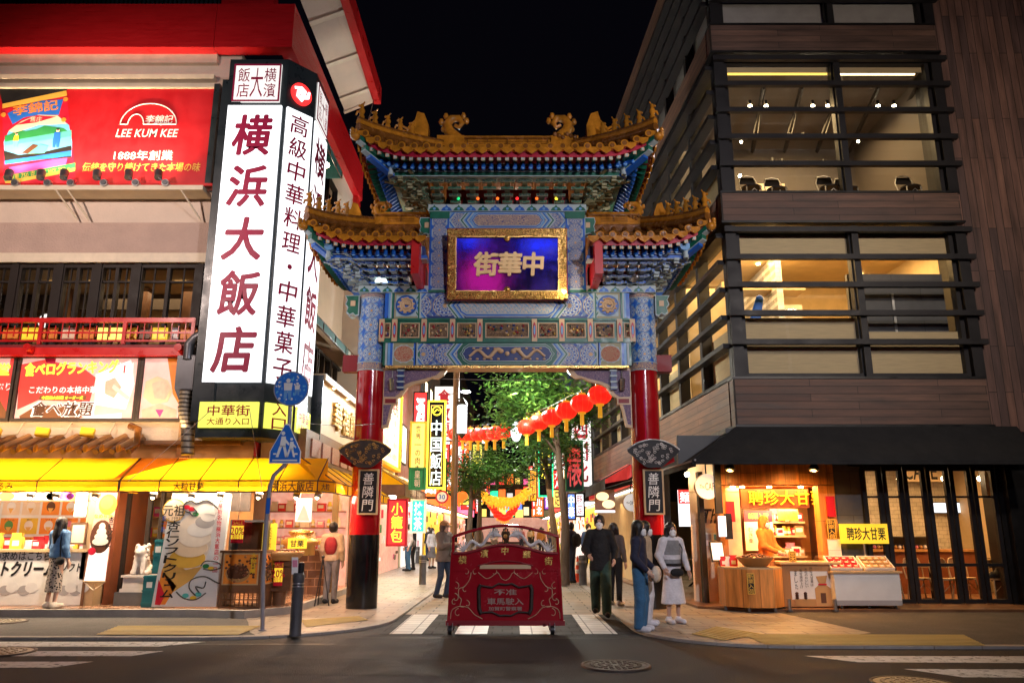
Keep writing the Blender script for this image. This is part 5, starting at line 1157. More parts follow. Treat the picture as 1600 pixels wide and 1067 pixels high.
def awning(name, lab, F, a0, a1, b1, b0, out, val, mat, vm=None, ribs=4, ends=True, hue=None, loc=None):
 """sloping fabric from (b1, wall) out to (b0, out) with a hanging valance"""
 t = thing(name, lab, 'awning', loc or F.pt((a0+a1)/2, b0, out)); m = MB(); n = 14
 for i in range(n): 
  p, q = lerp(a0, a1, i/n), lerp(a0, a1, (i+1)/n); m.quad([F.pt(p, b1, 0), F.pt(q, b1, 0), F.pt(q, b0, out), F.pt(p, b0, out)], mat)
 if ends:
  for a in (a0, a1): m.quad([F.pt(a, b1, 0), F.pt(a, b0, out), F.pt(a, b0, 0)], mat)
 m.build('canopy', t); m = MB(); m.rect(F, a0, a1, b0-val, b0, out, vm or mat)
 for a in (a0, a1): m.quad([F.pt(a, b0, out), F.pt(a, b0-val, out), F.pt(a, b0-val, 0), F.pt(a, b0, 0)], vm or mat)
 m.build('valance', t); m = MB()
 for i in range(ribs+1): a = lerp(a0, a1, i/ribs); m.tube([F.pt(a, b1, .01), F.pt(a, b0, out+.01), F.pt(a, b0-val, out+.01)], .012, 'ink_brown', 4)
 m.tube([F.pt(a0, b0, out+.012), F.pt(a1, b0, out+.012)], .012, 'ink_brown', 4); m.tube([F.pt(a0, b0-val, out), F.pt(a1, b0-val, out)], .015, 'ink_brown', 4); m.build('frame', t); return t
t = awning('window_awning', 'dark teal awning with white lettering over the side windows', SFr, 16.1, 22.3, 6.55, 6.15, .62, .2, 'teal_fabric', ribs=5); m = MB(); m.text(Fr(SFr.pt(0, 0, .63), SFr.r, SFr.u), '横浜大飯店', 20.9, 6.05, .17, 'ink_white', w=1.6); m.build('lettering', t)
t = awning('window_awning', 'short dark green awning high on the restaurant side wall', SFr, 16.6, 18.6, 11.2, 10.5, .55, .18, 'teal_fabric', ribs=3); m = MB(); m.ball(SFr.pt(18.0, 10.4, .3), .07, 'lamp_spot', 8, 6); m.build('lamp', t)
# yellow awnings: front left, front right, chamfer, lane side
AF = Fr((0, HY-.12, 0)); az1, az0 = pp(800, 716, HY-.1).z, pp(800, 751, 14.4).z; out = .72; vl = az0-pp(800, 768, 14.4).z
xa = pp(187, 760, 14.4).x; xb = pp(497, 760, 14.4).x
t = awning('yellow_awning', 'yellow fabric awning over the ice cream counter at the far left', AF, XL, xa, az1, az0, out, vl, 'yellow_fabric', ribs=6); m = MB(); m.text(Fr(AF.pt(0, 0, out)), 'ゆるみ', pp(4, 758, 14.4).x, az0-vl/2, .14, 'ink_brown', bold=.02); m.build('lettering', t)
t = awning('yellow_awning', 'yellow fabric awning above the ice cream board with a restaurant name', AF, xa+.02, xb, az1, az0, out, vl, 'yellow_fabric', ribs=5); m = MB(); m.text(Fr(AF.pt(0, 0, out)), '大粒甘栗', pp(296, 760, 14.4).x, az0-vl/2, .15, 'ink_brown', bold=.02, w=.55); m.text(Fr(AF.pt(0, 0, out)), '横浜大飯店', pp(457, 760, 14.4).x, az0-vl/2, .17, 'ink_brown', bold=.02, w=.78); m.build('lettering', t)
m = MB(); m.quad([AF.pt(xa, az1, .01), AF.pt(xa+1.0, az1, .01), AF.pt(xa-.12, az0+.02, out+.004)], 'amber_fabric'); m.build('gusset', t)
c0 = AF.pt(xb, 0, out); c1 = Vector((-3.32, c0.y+.5, 0)); CF = Fr(c0, c1-c0, (0, 0, 1)); t = thing('yellow_awning', 'small yellow awning panel turning the restaurant corner', 'awning', c0+Vector((0, 0, az0))); L = (c1-c0).length
m = MB(); m.quad([CF.pt(0, az0), CF.pt(L, az0), CF.pt(L*.35, az1, -.75), CF.pt(0, az1, -.66)], 'yellow_fabric'); m.build('canopy', t); m = MB(); m.rect(CF, 0, L, az0-vl, az0, 0, 'yellow_fabric'); m.text(CF, '大粒', L*.45, az0-vl/2, .12, 'ink_brown', bold=.02); m.build('valance', t); m = MB(); m.tube([CF.pt(0, az0, .01), CF.pt(L, az0, .01)], .012, 'ink_brown', 4); m.tube([CF.pt(0, az0-vl), CF.pt(L, az0-vl)], .012, 'ink_brown', 4); m.build('frame', t)
LFr = Fr((-4.0, 0, 0), (0, 1, 0), (0, 0, 1)); t = awning('yellow_awning', 'yellow awning along the lane behind the left column', LFr, c1.y+.03, 21.6, az1, az0, .68, vl, 'yellow_fabric', ribs=6); m = MB(); m.text(Fr(LFr.pt(0, 0, .69), LFr.r, LFr.u), '大粒甘栗', 19.6, az0-vl/2, .14, 'ink_brown', w=.6); m.build('lettering', t)
m = MB(); m.box(-4.9, -4.03, HY+.1, 22, az1-.05, 3.45, 'wood_brown')
for i in range(7): m.box(-4.03, -4.0, HY+.5+i*.9, HY+1.2+i*.9, az1+.1, 3.3, 'carve_red')
m.build('lane_lintel', hotel)
# ---------------------------------------------------------------- ground floor shop of the restaurant
PZ = .16                                    # raised shop floor
m = MB(); m.prism(WF, [(-16, 14.35), (-5.7, 14.35), (-4.6, 14.15), (-3.95, 14.9), (-3.95, 22), (-16, 22)], 0.0, PZ, 'curbstone'); m.prism(WF, [(-16, 14.5), (-5.75, 14.5), (-4.66, 14.3), (-4.05, 15.0), (-4.05, 22), (-16, 22)], PZ, PZ+.004, 'counter_tile'); struct('shop_floor', m)
SZ = 2.62
m = MB(); m.box(-16, -4.0, 15.1, 22, SZ, SZ+.05, 'white_paint'); m.box(-16, -4.1, 21.4, 21.5, PZ, SZ, 'paper_warm')
m.box(-7.95, -7.65, 14.95, 15.25, PZ, SZ, 'wood_light'); m.box(-11.9, -7.6, 16.6, 16.7, PZ, SZ, 'ink_cream'); m.box(-6.35, -6.28, 15.3, 19.4, PZ, SZ, 'wood_light'); m.box(-6.1, -4.95, 15.05, 15.12, 1.85, SZ, 'iron'); m.box(-4.12, -4.0, 18.3, 18.45, PZ, SZ, 'wood_light'); m.box(-4.12, -4.0, 21.2, 22, PZ, SZ, 'wood_light'); m.box(-7.6, -7.5, 15.2, 16.6, PZ, SZ, 'wood_red')
m.build('shop_wall', hotel)
for x, y, sx, mt in ((-10.6, 15.6, 1.8, 'ceil_white'), (-8.8, 15.6, 1.4, 'ceil_white'), (-7.0, 15.8, .5, 'ceil_warm'), (-5.4, 16.2, .8, 'ceil_white'), (-5.4, 17.6, .8, 'ceil_white'), (-5.4, 18.8, .8, 'ceil_orange')):
 m = MB(); m.box(x-sx/2, x+sx/2, y-.12, y+.12, SZ-.03, SZ-.004, mt); m.build('ceiling_light', hotel)
for k, u in enumerate((48, 88, 150, 240, 300, 345, 405, 464, 497)):
 p = pp(u, 772, 14.55); m = MB(); m.cyl(p+Vector((-.06, 0, 0)), p+Vector((.06, .02, -.02)), .05, 'steel', n=10); m.cyl(p+Vector((0, 0, .0)), p+Vector((0, 0, .12)), .015, 'steel', n=5); m.ball(p+Vector((-.02, .02, -.06)), .035, 'lamp_warm', 8, 5); m.build('awning_lamp', hotel)
for x, pw in ((-10.2, 60), (-8.5, 60), (-6.8, 55), (-5.1, 60)):
 lamp('AREA', (x, 14.82, 2.22), pw*.75, (1, .72, .36), 1.7, (x, 14.6, 6), sy=.4, parent=hotel); lamp('AREA', (x, 14.56, 2.30), pw*1.5, (1, .80, .58), 1.4, (x, 14.80, 0), sy=.15, parent=hotel)
lamp('AREA', (-4.3, 18.5, 2.5), 60, (1, .68, .34), 4, (-3.9, 18.5, 6), sy=.2, parent=hotel); lamp('AREA', (-4.5, 19.3, 2.5), 90, (1, .50, .22), 2.5, (-4.4, 18.3, 0), sy=.5, parent=hotel); lamp('AREA', (-4.9, 16.3, 2.5), 60, (1, .55, .30), 1.2, (-4.4, 15.2, 0), sy=.4, parent=hotel)
lamp('AREA', (-3.75, 15.6, 2.2), 75, (1, .58, .36), .8, (-3.2, 14.9, 0), sy=.8, parent=hotel)
# ice cream counter, far left
CY = 14.95; CF2 = Fr((0, CY, 0)); co = CF2.on
a0, a1 = -12.5, co(131, 900)[0]; ct = co(60, 862)[1]
t = thing('shop_counter', 'white ice cream counter front with black lettering and ice cream drawings', 'counter', (-9, CY, PZ))
m = MB(); m.fbox(CF2, a0, a1, PZ, ct, -.5, 0, 'paper'); m.fbox(CF2, a1, a1+.05, PZ, ct+.04, -.5, .02, 'wood_brown'); m.fbox(CF2, a0, a1, PZ+.02, co(0, 905)[1], .001, .004, 'ink_pink' if 0 else 'paper'); m.build('front', t); m = MB(); m.fbox(CF2, a0, a1+.03, ct, ct+.05, -.6, .05, 'wood_light'); m.build('top', t)
m = MB(); a, b = co(35, 862.5); m.text(CF2, 'お買い求めはこちら', co(22, 868)[0], co(22, 868)[1], .16, 'ink_black', bold=.01, w=1.35, c=.006); m.text(CF2, 'ソフトクリーム', co(30, 888)[0]-.05, co(30, 888)[1], .27, 'ink_black', bold=.045, w=1.42, c=.006, shear=.12); m.text(CF2, 'ソフト', co(112, 886)[0], co(112, 886)[1], .16, 'ink_black', bold=.04, w=.36, c=.006, shear=.1); m.build('lettering', t)
m = MB()
for u in (8, 38, 100, 118):
 a, b = co(u, 922)
 for q in range(2): m.disc(CF2, a+.13*q, b+.05*q, .12, .005+.002*q, .007+.002*q, 'ink_grey' if q == 0 else 'goods_white', 14, .09)
m.build('drawing', t)
# back wall of menus, shelf of packets
t = thing('menu_board', 'row of bright ice cream menu pictures behind the counter', 'menu', (-9.5, 16.5, 1.6)); MF = Fr((0, 16.55, 0)); m = MB(); m.fbox(MF, -12.4, -8.05, .9, 2.5, -.02, .0, 'paper'); m.build('board', t)
rr = random.Random(11)
for r in range(3):
 for i in range(10):
  a, b = -12.2+i*.41, 1.05+r*.38; m = MB(); m.fbox(MF, a, a+.36, b, b+.32, .001, .006, rr.choice(['ink_cream', 'paper_warm', 'goods_pink', 'ink_orange', 'goods_yellow', 'poster_pink', 'ink_brown'])); m.disc(MF, a+.18, b+.17, .09, .006, .010, rr.choice(['goods_white', 'ice_cream', 'goods_tan', 'chestnut', 'goods_green', 'goods_pink']), 14, .10); m.prism(MF, [(a+.12, b+.14), (a+.24, b+.14), (a+.18, b+.03)], .010, .012, 'cone_waffle'); m.text(MF, rr.choice(['ソフト', 'クリーム', '杏仁', '抹茶', 'ミックス']), a+.18, b+.285, .05, 'ink_black', c=.012); m.build('menu_card', t)
t = thing('header_panel', 'purple and cream picture strip under the yellow awning at the left', 'panel', (-10, 15.0, 2.3)); HP = Fr((0, 14.98, 0)); b1, b0 = HP.on(0, 766)[1], HP.on(0, 781)[1]; m = MB(); m.fbox(HP, -12.5, co(141, 775)[0], b0, b1+.06, -.03, 0, 'poster_pink'); m.build('board', t); m = MB()
for u, mt in ((10, 'ink_orange'), (36, 'poster_white'), (78, 'paper'), (84, 'ink_cream'), (104, 'sign_purple'), (116, 'ink_orange'), (134, 'ink_grey')): a, b = HP.on(u, 775); m.disc(HP, a, b, .15, .001, .004, mt, 14, .08)
m.build('picture', t)
m = MB(); m.fbox(HP, -12.5, co(141, 783)[0], b0-.03, b0, -.06, .03, 'wood_brown'); m.build('trim', t)
GOODS = ['goods_red', 'goods_pink', 'goods_tan', 'goods_white', 'goods_yellow', 'goods_green', 'paper', 'ink_orange']
def packet(kind, mat, label, group):
 m = MB(); F = Fr((0, 0, 0))
 if kind == 'box': m.fbox(F, -.07, .07, 0, .14, -.05, .05, mat); m.fbox(F, -.05, .05, .05, .11, .05, .053, 'paper' if mat != 'paper' else 'ink_red')
 elif kind == 'bag': m.prism(F, [(-.08, 0), (.08, 0), (.085, .12), (.06, .17), (.075, .21), (-.075, .21), (-.06, .17), (-.085, .12)], -.03, .03, mat); m.fbox(F, -.045, .045, .04, .11, .03, .034, 'paper')
 else: m.lathe([(.0, 0), (.045, .002), (.045, .10), (.03, .13), (.03, .16), (0, .162)], mat, n=10); m.lathe([(.047, .03), (.047, .08)], 'paper', n=10)
 o = m.build('packet'); tag(o, label, 'packet', group); return o
def fill(protos, spots, seed=1):
 """put one packet on every spot; the prototypes themselves take the first places"""
 rr = random.Random(seed); used = set()
 for (x, y, z, rz, sc) in spots:
  p = rr.choice(protos)
  if p.name in used: o = p.copy(); C.objects.link(o)
  else: o = p; used.add(p.name)
  o.location = (x, y, z); o.rotation_euler = (0, 0, rz+rr.uniform(-.15, .15)); s_ = sc*rr.uniform(.85, 1.15); o.scale = (s_, s_, s_)
 for p in protos:
  if p.name not in used: bpy.data.objects.remove(p)
pr = [packet(k, mt, lb, 'packets on the ice cream counter') for k, mt, lb in (('box', 'goods_red', 'small red box on the ice cream counter'), ('box', 'goods_white', 'small white box on the ice cream counter'), ('bag', 'goods_tan', 'small tan bag on the ice cream counter'), ('bag', 'goods_yellow', 'small yellow bag on the ice cream counter'), ('jar', 'goods_pink', 'small pink jar on the ice cream counter'))]
fill(pr, [(lerp(-10.9, -8.35, i/13), CY+.25+.12*(i % 2), ct+.05, 0, 1.25) for i in range(14)], 2)
t = thing('cone_shelf', 'wooden shelf crowded with cones and packets behind the ice cream counter', 'shelf', (-9.6, 16.0, PZ)); m = MB(); m.box(-12, -8.1, 15.95, 16.4, PZ, 1.05, 'wood_light'); m.build('body', t)
pr = [packet(k, mt, lb, 'packets behind the ice cream counter') for k, mt, lb in (('box', 'goods_pink', 'pink box on the shelf behind the ice cream counter'), ('bag', 'goods_red', 'red bag on the shelf behind the ice cream counter'), ('box', 'goods_yellow', 'yellow box on the shelf behind the ice cream counter'))]
fill(pr, [(lerp(-11.6, -8.3, i/15), 16.05, 1.05, 0, 1.5) for i in range(16)], 3)
# hanging soft cream banner on its string
BF2 = Fr((0, 14.85, 0)); bo = BF2.on
t = thing('hanging_banner', 'tan hanging banner with a soft ice cream picture and a gold dessert', 'banner', BF2.pt(*bo(150, 905)))
m = MB(); ppoly(m, BF2, [(153, 768), (184, 768), (164, 908), (131, 908)], -.006, .0, 'poster_meat'); ppoly(m, BF2, [(145, 835), (172, 838), (164, 908), (131, 908)], .001, .003, 'poster_white'); m.build('cloth', t)
m = MB(); a, b = bo(169, 788); m.disc(BF2, a, b, .17, .002, .006, 'ink_orange', 18, .19); m.disc(BF2, a-.02, b+.03, .12, .006, .009, 'ink_gold', 16); a, b = bo(158, 838); m.disc(BF2, a, b, .20, .003, .005, 'chestnut', 18, .30)
for k in range(4): m.disc(BF2, a, b+.18-.09*k, .06+.03*k, .005+.002*k, .007+.002*k, 'ice_cream', 14, .07)
m.disc(BF2, a-.13, b-.26, .07, .012, .015, 'ink_red', 12); a, b = bo(172, 832); m.text(BF2, '杏仁ソフト', a, b, .6, 'ink_black', w=.09, vert=True, c=.01, bold=.03); a, b = bo(162, 806); m.text(BF2, 'なめらか', a, b, .08, 'ink_yellow', c=.012, bold=.03); m.build('print', t)
m = MB(); m.tube([BF2.pt(*bo(131, 909)), BF2.pt(*bo(146, 922)), BF2.pt(*bo(164, 909))], .008, 'ink_cream', 4); m.cyl(BF2.pt(*bo(130, 908)), BF2.pt(*bo(165, 908)), .014, 'wood_light', n=6); m.build('string', t)
t = thing('notice_board', 'framed notices on the pillar beside the soft cream banner', 'notice', (-8.0, 14.95, 1.2)); m = MB(); F = Fr((-7.85, 14.93, 0)); m.frame(F, -.35, -.05, 1.25, 1.65, .03, -.01, .02, 'wood_brown'); m.build('frame', t); m = MB(); m.fbox(F, -.32, -.08, 1.28, 1.62, -.005, .01, 'ink_cream'); m.fbox(F, -.33, -.10, 1.75, 2.2, -.005, .01, 'paper'); m.fbox(F, -.33, -.10, 2.12, 2.15, .01, .013, 'ink_green'); m.build('sheet', t)
# doorway with the stone lion
t = thing('glass_door', 'dark framed glass door standing open behind the stone lion', 'door', (-7.2, 15.6, PZ)); m = MB(); F = Fr((0, 15.55, 0)); a0, a1 = F.on(191, 860)[0], F.on(250, 860)[0]
m.frame(F, a0, a1, PZ, 2.55, .07, -.04, .04, 'dark_frame'); m.fbox(F, a0+.42, a0+.50, PZ, 2.55, -.03, .05, 'dark_frame'); m.build('frame', t); m = MB(); m.rect(F, a0+.5, a1, PZ, 2.5, 0, 'glass'); m.build('pane', t)
t = thing('display_wall', 'shelves of souvenirs seen through the glass door', 'display', (-7, 17.6, PZ)); m = MB(); F = Fr((0, 17.4, 0)); m.fbox(F, -8.2, -6.4, PZ, 2.5, -.05, 0, 'ink_cream')
for k in range(5): m.fbox(F, -8.1, -6.4, .5+k*.42, .53+k*.42, 0, .25, 'wood_light')
m.build('shelves', t)
pr = [packet(k, mt, lb, 'souvenirs seen through the glass door') for k, mt, lb in (('box', 'ink_pink', 'pink souvenir box behind the glass door'), ('box', 'goods_yellow', 'yellow souvenir box behind the glass door'), ('bag', 'ink_orange', 'orange souvenir bag behind the glass door'))]
fill(pr, [(-8.0+.2*i, 17.25, .53+k*.42, 0, 1.3) for k in range(4) for i in range(8)], 4)
p = pp(218, 925, 15.25); lx = p.x
t = thing('stone_lion', 'pale stone guardian lion sitting on a plinth in the shop doorway', 'statue', (lx, 15.25, PZ))
m = MB(); m.box(lx-.34, lx+.34, 14.98, 15.5, PZ, PZ+.24, 'stone_grey'); m.build('step', t); m = MB(); m.box(lx-.27, lx+.27, 15.02, 15.48, PZ+.24, PZ+.30, 'marble'); m.box(lx-.24, lx+.24, 15.05, 15.45, PZ+.30, PZ+.50, 'marble'); m.box(lx-.27, lx+.27, 15.02, 15.48, PZ+.50, PZ+.54, 'marble'); m.build('plinth', t)
m = MB(); L0 = Vector((lx, 15.25, PZ+.54)); l = lambda x, y, z: tuple(L0+Vector((x, y, z)))
sdf_add(m, [(l(0, .08, .10), l(0, -.05, .30), .15, .12), (l(0, -.08, .33), l(0, -.12, .42), .10, .10), (l(0, -.19, .41), l(0, -.2, .40), .055, .05), (l(-.07, -.12, .26), l(-.08, -.16, .03), .045, .04), (l(.07, -.12, .26), l(.08, -.16, .03), .045, .04), (l(-.13, .05, .1), l(-.13, -.08, .03), .075, .05), (l(.13, .05, .1), l(.13, -.08, .03), .075, .05), (l(-.08, -.06, .5), l(-.085, -.06, .52), .03, .02), (l(.08, -.06, .5), l(.085, -.06, .52), .03, .02), (l(0, .16, .2), l(0, .2, .42), .05, .03)], 'marble', h=.02, k=.03)
for i in range(22): a = i*2.4; m.ball(l(.105*math.cos(a), -.06+.07*math.sin(a), .28+.26*(i/22)), .045, 'marble', 6, 4)
m.build('lion', t)
t = thing('crate', 'lower dark teal crate beside the large ice cream board', 'crate', (-6.45, 14.9, PZ), 'teal crates by the doorway'); 
def crate(t, x, y, z, w, d, h_):
 m = MB(); F = Fr((x, y, z)); m.fbox(F, -w/2, w/2, 0, h_, -d/2, d/2, 'teal_crate')
 for b in (.06, h_*.5, h_-.04): m.fbox(F, -w/2-.01, w/2+.01, b, b+.025, -d/2-.01, d/2+.01, 'teal_crate')
 m.build('body', t); m = MB(); m.fbox(F, -.05, .05, h_*.62, h_*.8, d/2+.01, d/2+.015, 'paper'); m.build('label_plate', t)
q = pp(235, 920, 14.75); crate(t, q.x, 14.85, PZ, .24, .3, .55); t = thing('crate', 'upper dark teal crate standing on end beside the ice cream board', 'crate', (q.x+.07, 14.9, PZ+.56), 'teal crates by the doorway'); crate(t, q.x+.08, 14.85, PZ+.58, .16, .24, .6)
# the big soft cream board
SF2 = Fr((0, 14.62, 0)); so = SF2.on
t = thing('advert_board', 'large white upright board picturing a soft ice cream cone with swirling clouds', 'board', SF2.pt(*so(295, 945))); a0, a1 = so(247, 860)[0], so(353, 860)[0]; b1 = so(300, 771)[1]
m = MB(); m.prism(SF2, [(a0-.02, PZ+.02), (a1-.08, PZ+.02), (a1, b1), (a0+.16, b1)], -.08, 0, 'white_paint'); m.build('board', t)
m = MB(); ppoly(m, SF2, [(242, 944), (253, 890), (276, 915), (258, 944)], .001, .004, 'ink_orange'); ppoly(m, SF2, [(242, 944), (248, 905), (258, 930), (250, 945)], .004, .006, 'ink_red'); ppoly(m, SF2, [(253, 890), (262, 870), (320, 880), (300, 905), (270, 925)], .002, .004, 'cone_waffle')
ppoly(m, SF2, [(262, 868), (268, 830), (300, 800), (330, 815), (330, 850), (318, 884), (290, 890)], .004, .007, 'ice_cream')
for (u, v, rx, ry, mt) in ((285, 872, .42, .17, 'ink_gold'), (290, 856, .40, .16, 'ink_cream'), (297, 841, .36, .15, 'ice_cream'), (305, 827, .30, .13, 'goods_white'), (313, 815, .23, .11, 'ink_grey'), (318, 806, .18, .10, 'goods_white'), (326, 799, .10, .08, 'silver_white')): a, b = so(u+8, v); rx *= .78; m.disc(SF2, a, b, rx, .008, .010+(900-v)*.0001, mt, 22, ry)
a, b = so(331, 800); m.prism(SF2, [(a-.1, b-.02), (a+.02, b+.12), (a+.07, b-.05)], .02, .023, 'goods_white')
for pts in ([(297, 800), (290, 798), (288, 788), (298, 782), (308, 786), (322, 781), (333, 786), (341, 795)], [(296, 799), (302, 805), (308, 800), (303, 793)], [(306, 930), (296, 918), (300, 905), (320, 900), (340, 910), (352, 912)], [(276, 924), (288, 934), (306, 936), (322, 926)], [(314, 884), (322, 876), (340, 878), (346, 886), (330, 890), (318, 888)], [(312, 926), (306, 916), (318, 918), (322, 908)]):
 m.tube(smooth([SF2.pt(*so(u, v), .012) for u, v in pts]), .011, 'ink_black', 5)
for (u, v, mt) in ((300, 795, 'ink_red'), (306, 803, 'ink_green'), (292, 792, 'ink_red'), (310, 928, 'ink_teal'), (290, 930, 'ink_teal'), (302, 934, 'ink_yellow'), (322, 884, 'ink_green'), (330, 888, 'ink_yellow')): a, b = so(u, v); m.disc(SF2, a, b, .06, .008, .011, mt, 12, .04)
m.build('picture', t); m = MB(); a, b = so(272, 797); m.disc(SF2, a, b, .21, .003, .006, 'ink_gold', 24); m.disc(SF2, a, b, .19, .006, .008, 'ink_cream', 24); m.text(SF2, '元祖', a, b+.0, .20, 'ink_black', bold=.012, c=.015, w=.40); a, b = so(267, 873); m.text(SF2, '杏仁ソフトクリーム', a, b, 1.34, 'ink_black', w=.23, vert=True, c=.024, bold=.035, gap=1.1, shear=.1); a, b = so(341, 835); m.text(SF2, '中華街名物横浜大飯店の一品', a, b, 1.32, 'ink_red', w=.085, vert=True, c=.012, bold=.01); a, b = so(256, 818); m.text(SF2, '第一屋', a, b, .3, 'ink_blue', w=.07, vert=True, c=.012); a, b = so(266, 808); m.text(SF2, 'Since 1991', a, b-.02, .06, 'ink_brown', c=.016); m.build('lettering', t)
# chestnut stand, dark panel, sale tags
KF = Fr((0, 14.5, 0)); ko = KF.on
t = thing('chestnut_stand', 'dark wooden street stand with chestnut photo panels and open fretwork at the foot', 'stand', KF.pt(*ko(380, 945))); a0, a1 = ko(344, 900)[0], ko(409, 900)[0]; b0, b1 = PZ, ko(380, 863)[1]
m = MB(); m.fbox(KF, a0, a1, b0+.30, b1, -.75, 0, 'wood_brown'); m.fbox(KF, a0-.03, a1+.03, b1, b1+.04, -.8, .03, 'wood_brown'); m.frame(KF, a0, a1, b0, b0+.30, .04, -.7, 0, 'wood_brown')
for i in range(9): x = lerp(a0+.06, a1-.06, i/8); m.fbox(KF, x-.01, x+.01, b0+.04, b0+.26, -.02, -.005, 'wood_brown')
m.fbox(KF, a0, a1, b0+.14, b0+.16, -.02, -.004, 'wood_brown'); m.build('body', t)
def chestnuts(F, a0, a1, b0, b1, seed, parent):
 m = MB(); m.fbox(F, a0, a1, b0, b1, .0, .008, 'ink_orange'); rr = random.Random(seed); w = a1-a0
 m.disc(F, (a0+a1)/2-w*.08, b0+(b1-b0)*.35, w*.36, .009, .012, 'basket', 20, w*.26); m.disc(F, (a0+a1)/2-w*.08, b0+(b1-b0)*.40, w*.33, .012, .014, 'chestnut', 20, w*.2)
 for i in range(46):
  x, y = rr.uniform(a0+.03, a1-.03), rr.uniform(b0+.03, b1-.03); m.ball(F.pt(x, y, .014), (.026, .010, .022), rr.choice(['chestnut', 'wood_warm', 'ink_brown', 'wood_red']), 6, 4)
 m.text(F, '大粒甘栗', a1-.08, (b0+b1)/2+.1, (b1-b0)*.7, 'ink_yellow', w=.10, vert=True, c=.03, bold=.03); m.frame(F, a0-.02, a1+.02, b0-.02, b1+.02, .02, 0, .02, 'wood_light'); m.build('picture', parent)
chestnuts(KF, a0+.06, a1-.16+.08, b0+.42, b1-.03, 6, t); chestnuts(Fr(KF.pt(a1+.002, 0, 0), (0, 1, 0), (0, 0, 1)), .08, .62, b0+.42, b1-.03, 7, t)
for k, (u0, u1, v0, v1, lab) in enumerate(((360, 382, 812, 848, 'red and yellow twenty percent tag hung above the chestnut stand'), (427, 443, 878, 915, 'red and yellow twenty percent tag low on the dark counter'))):
 F = Fr((0, 14.55 if k == 0 else 15.0, 0)); a0_, b0_ = F.on(u0, v1); a1_, b1_ = F.on(u1, v0); t2 = thing('sale_tag', lab, 'tag', F.pt((a0_+a1_)/2, b0_)); m = MB(); m.fbox(F, a0_, a1_, b0_, b1_, -.01, 0, 'ink_red'); m.fbox(F, a0_, a1_, b0_+.07, b1_-.10, .001, .004, 'poster_yellow'); m.build('card', t2)
 m = MB(); m.text(F, '20%', (a0_+a1_)/2, lerp(b0_, b1_, .52), .13, 'ink_red', w=.24, c=.008, bold=.02); m.text(F, '割引', (a0_+a1_)/2, lerp(b0_, b1_, .28), .09, 'ink_red', c=.008); m.text(F, 'SALE', (a0_+a1_)/2, b1_-.05, .06, 'ink_yellow', c=.004); m.build('lettering', t2); m = MB(); m.tube([F.pt((a0_+a1_)/2, b1_), F.pt((a0_+a1_)/2, b1_+.5)], .006, 'steel', 4); m.build('cord', t2)
t = thing('warming_case', 'glass fronted case with a lit yellow notice above the chestnut stand', 'case', KF.pt(*ko(390, 860))); m = MB(); F = Fr((0, 14.75, 0)); a0, b0 = F.on(356, 866); a1, b1 = F.on(416, 812); m.frame(F, a0, a1, b0, b1, .04, -.4, .0, 'steel_dark'); m.fbox(F, a0+.04, a1-.04, b0+.04, b1-.04, -.4, -.38, 'wood_brown'); m.build('frame', t); m = MB(); m.fbox(F, a0+.52, a0+.78, b0+.06, b1-.06, -.3, -.28, 'poster_yellow'); m.text(F, '大粒甘栗', a0+.65, (b0+b1)/2, .4, 'ink_brown', w=.09, vert=True, c=-.27); m.build('notice', t); m = MB(); m.rect(F, a0+.04, a1-.04, b0+.04, b1-.04, -.02, 'glass_case'); m.build('pane', t)
# basket on a stand, shop corner with counter
p = pp(440, 868, 15.3); t = thing('basket', 'round shallow basket of chestnuts on a dark pedestal', 'basket', (p.x, 15.3, PZ)); m = MB(); m.lathe([(.30, -.08), (.40, .02), (.42, .08), (.38, .07), (.30, .0), (0, .0)], 'basket', p, n=24); m.build('bowl', t); m = MB(); rr = random.Random(8)
for i in range(60): a = rr.uniform(0, 6.3); r = rr.uniform(0, .34); m.ball(p+Vector((r*math.cos(a), r*math.sin(a), .06+.05*(1-r))), (.028, .028, .022), 'chestnut', 6, 4)
m.build('chestnuts', t); m = MB(); m.cyl((p.x, 15.3, PZ), (p.x, 15.3, p.z-.08), .12, 'wood_brown', .2, 14); m.box(p.x-.3, p.x+.3, 15.1, 15.5, p.z-.18, p.z-.08, 'wood_brown'); m.box(p.x-.26, p.x+.26, 15.1, 15.45, PZ+.25, p.z-.2, 'wood_brown'); m.build('pedestal', t)
t = thing('sale_counter', 'brown tiled shop counter facing the lane under the yellow awning', 'counter', (-4.6, 17.9, PZ)); m = MB(); c1_ = 1.03
m.box(-5.3, -4.06, 17.6, 18.25, PZ, c1_, 'counter_tile_x'); m.build('base', t); m = MB(); m.box(-5.35, -4.0, 17.55, 18.3, c1_, c1_+.05, 'wood_brown'); m.build('top', t); m = MB(); m.box(-5.2, -4.1, 17.7, 18.2, c1_+.05, c1_+.07, 'steel')
g = Fr((0, 17.6, 0)); m.rect(g, -5.2, -4.1, c1_+.05, 1.75, 0, 'glass_case'); m.build('glass_screen', t)
t = thing('wall_display', 'red and white shelves of boxed sweets inside the lit corner shop', 'display', (-5.3, 20.2, PZ)); m = MB(); F = Fr((0, 20.5, 0)); m.fbox(F, -6.2, -4.2, PZ, 2.55, -.05, 0, 'poster_meat')
for k in range(4): m.fbox(F, -6.2, -4.25, .75+k*.4, .78+k*.4, 0, .25, 'wood_red')
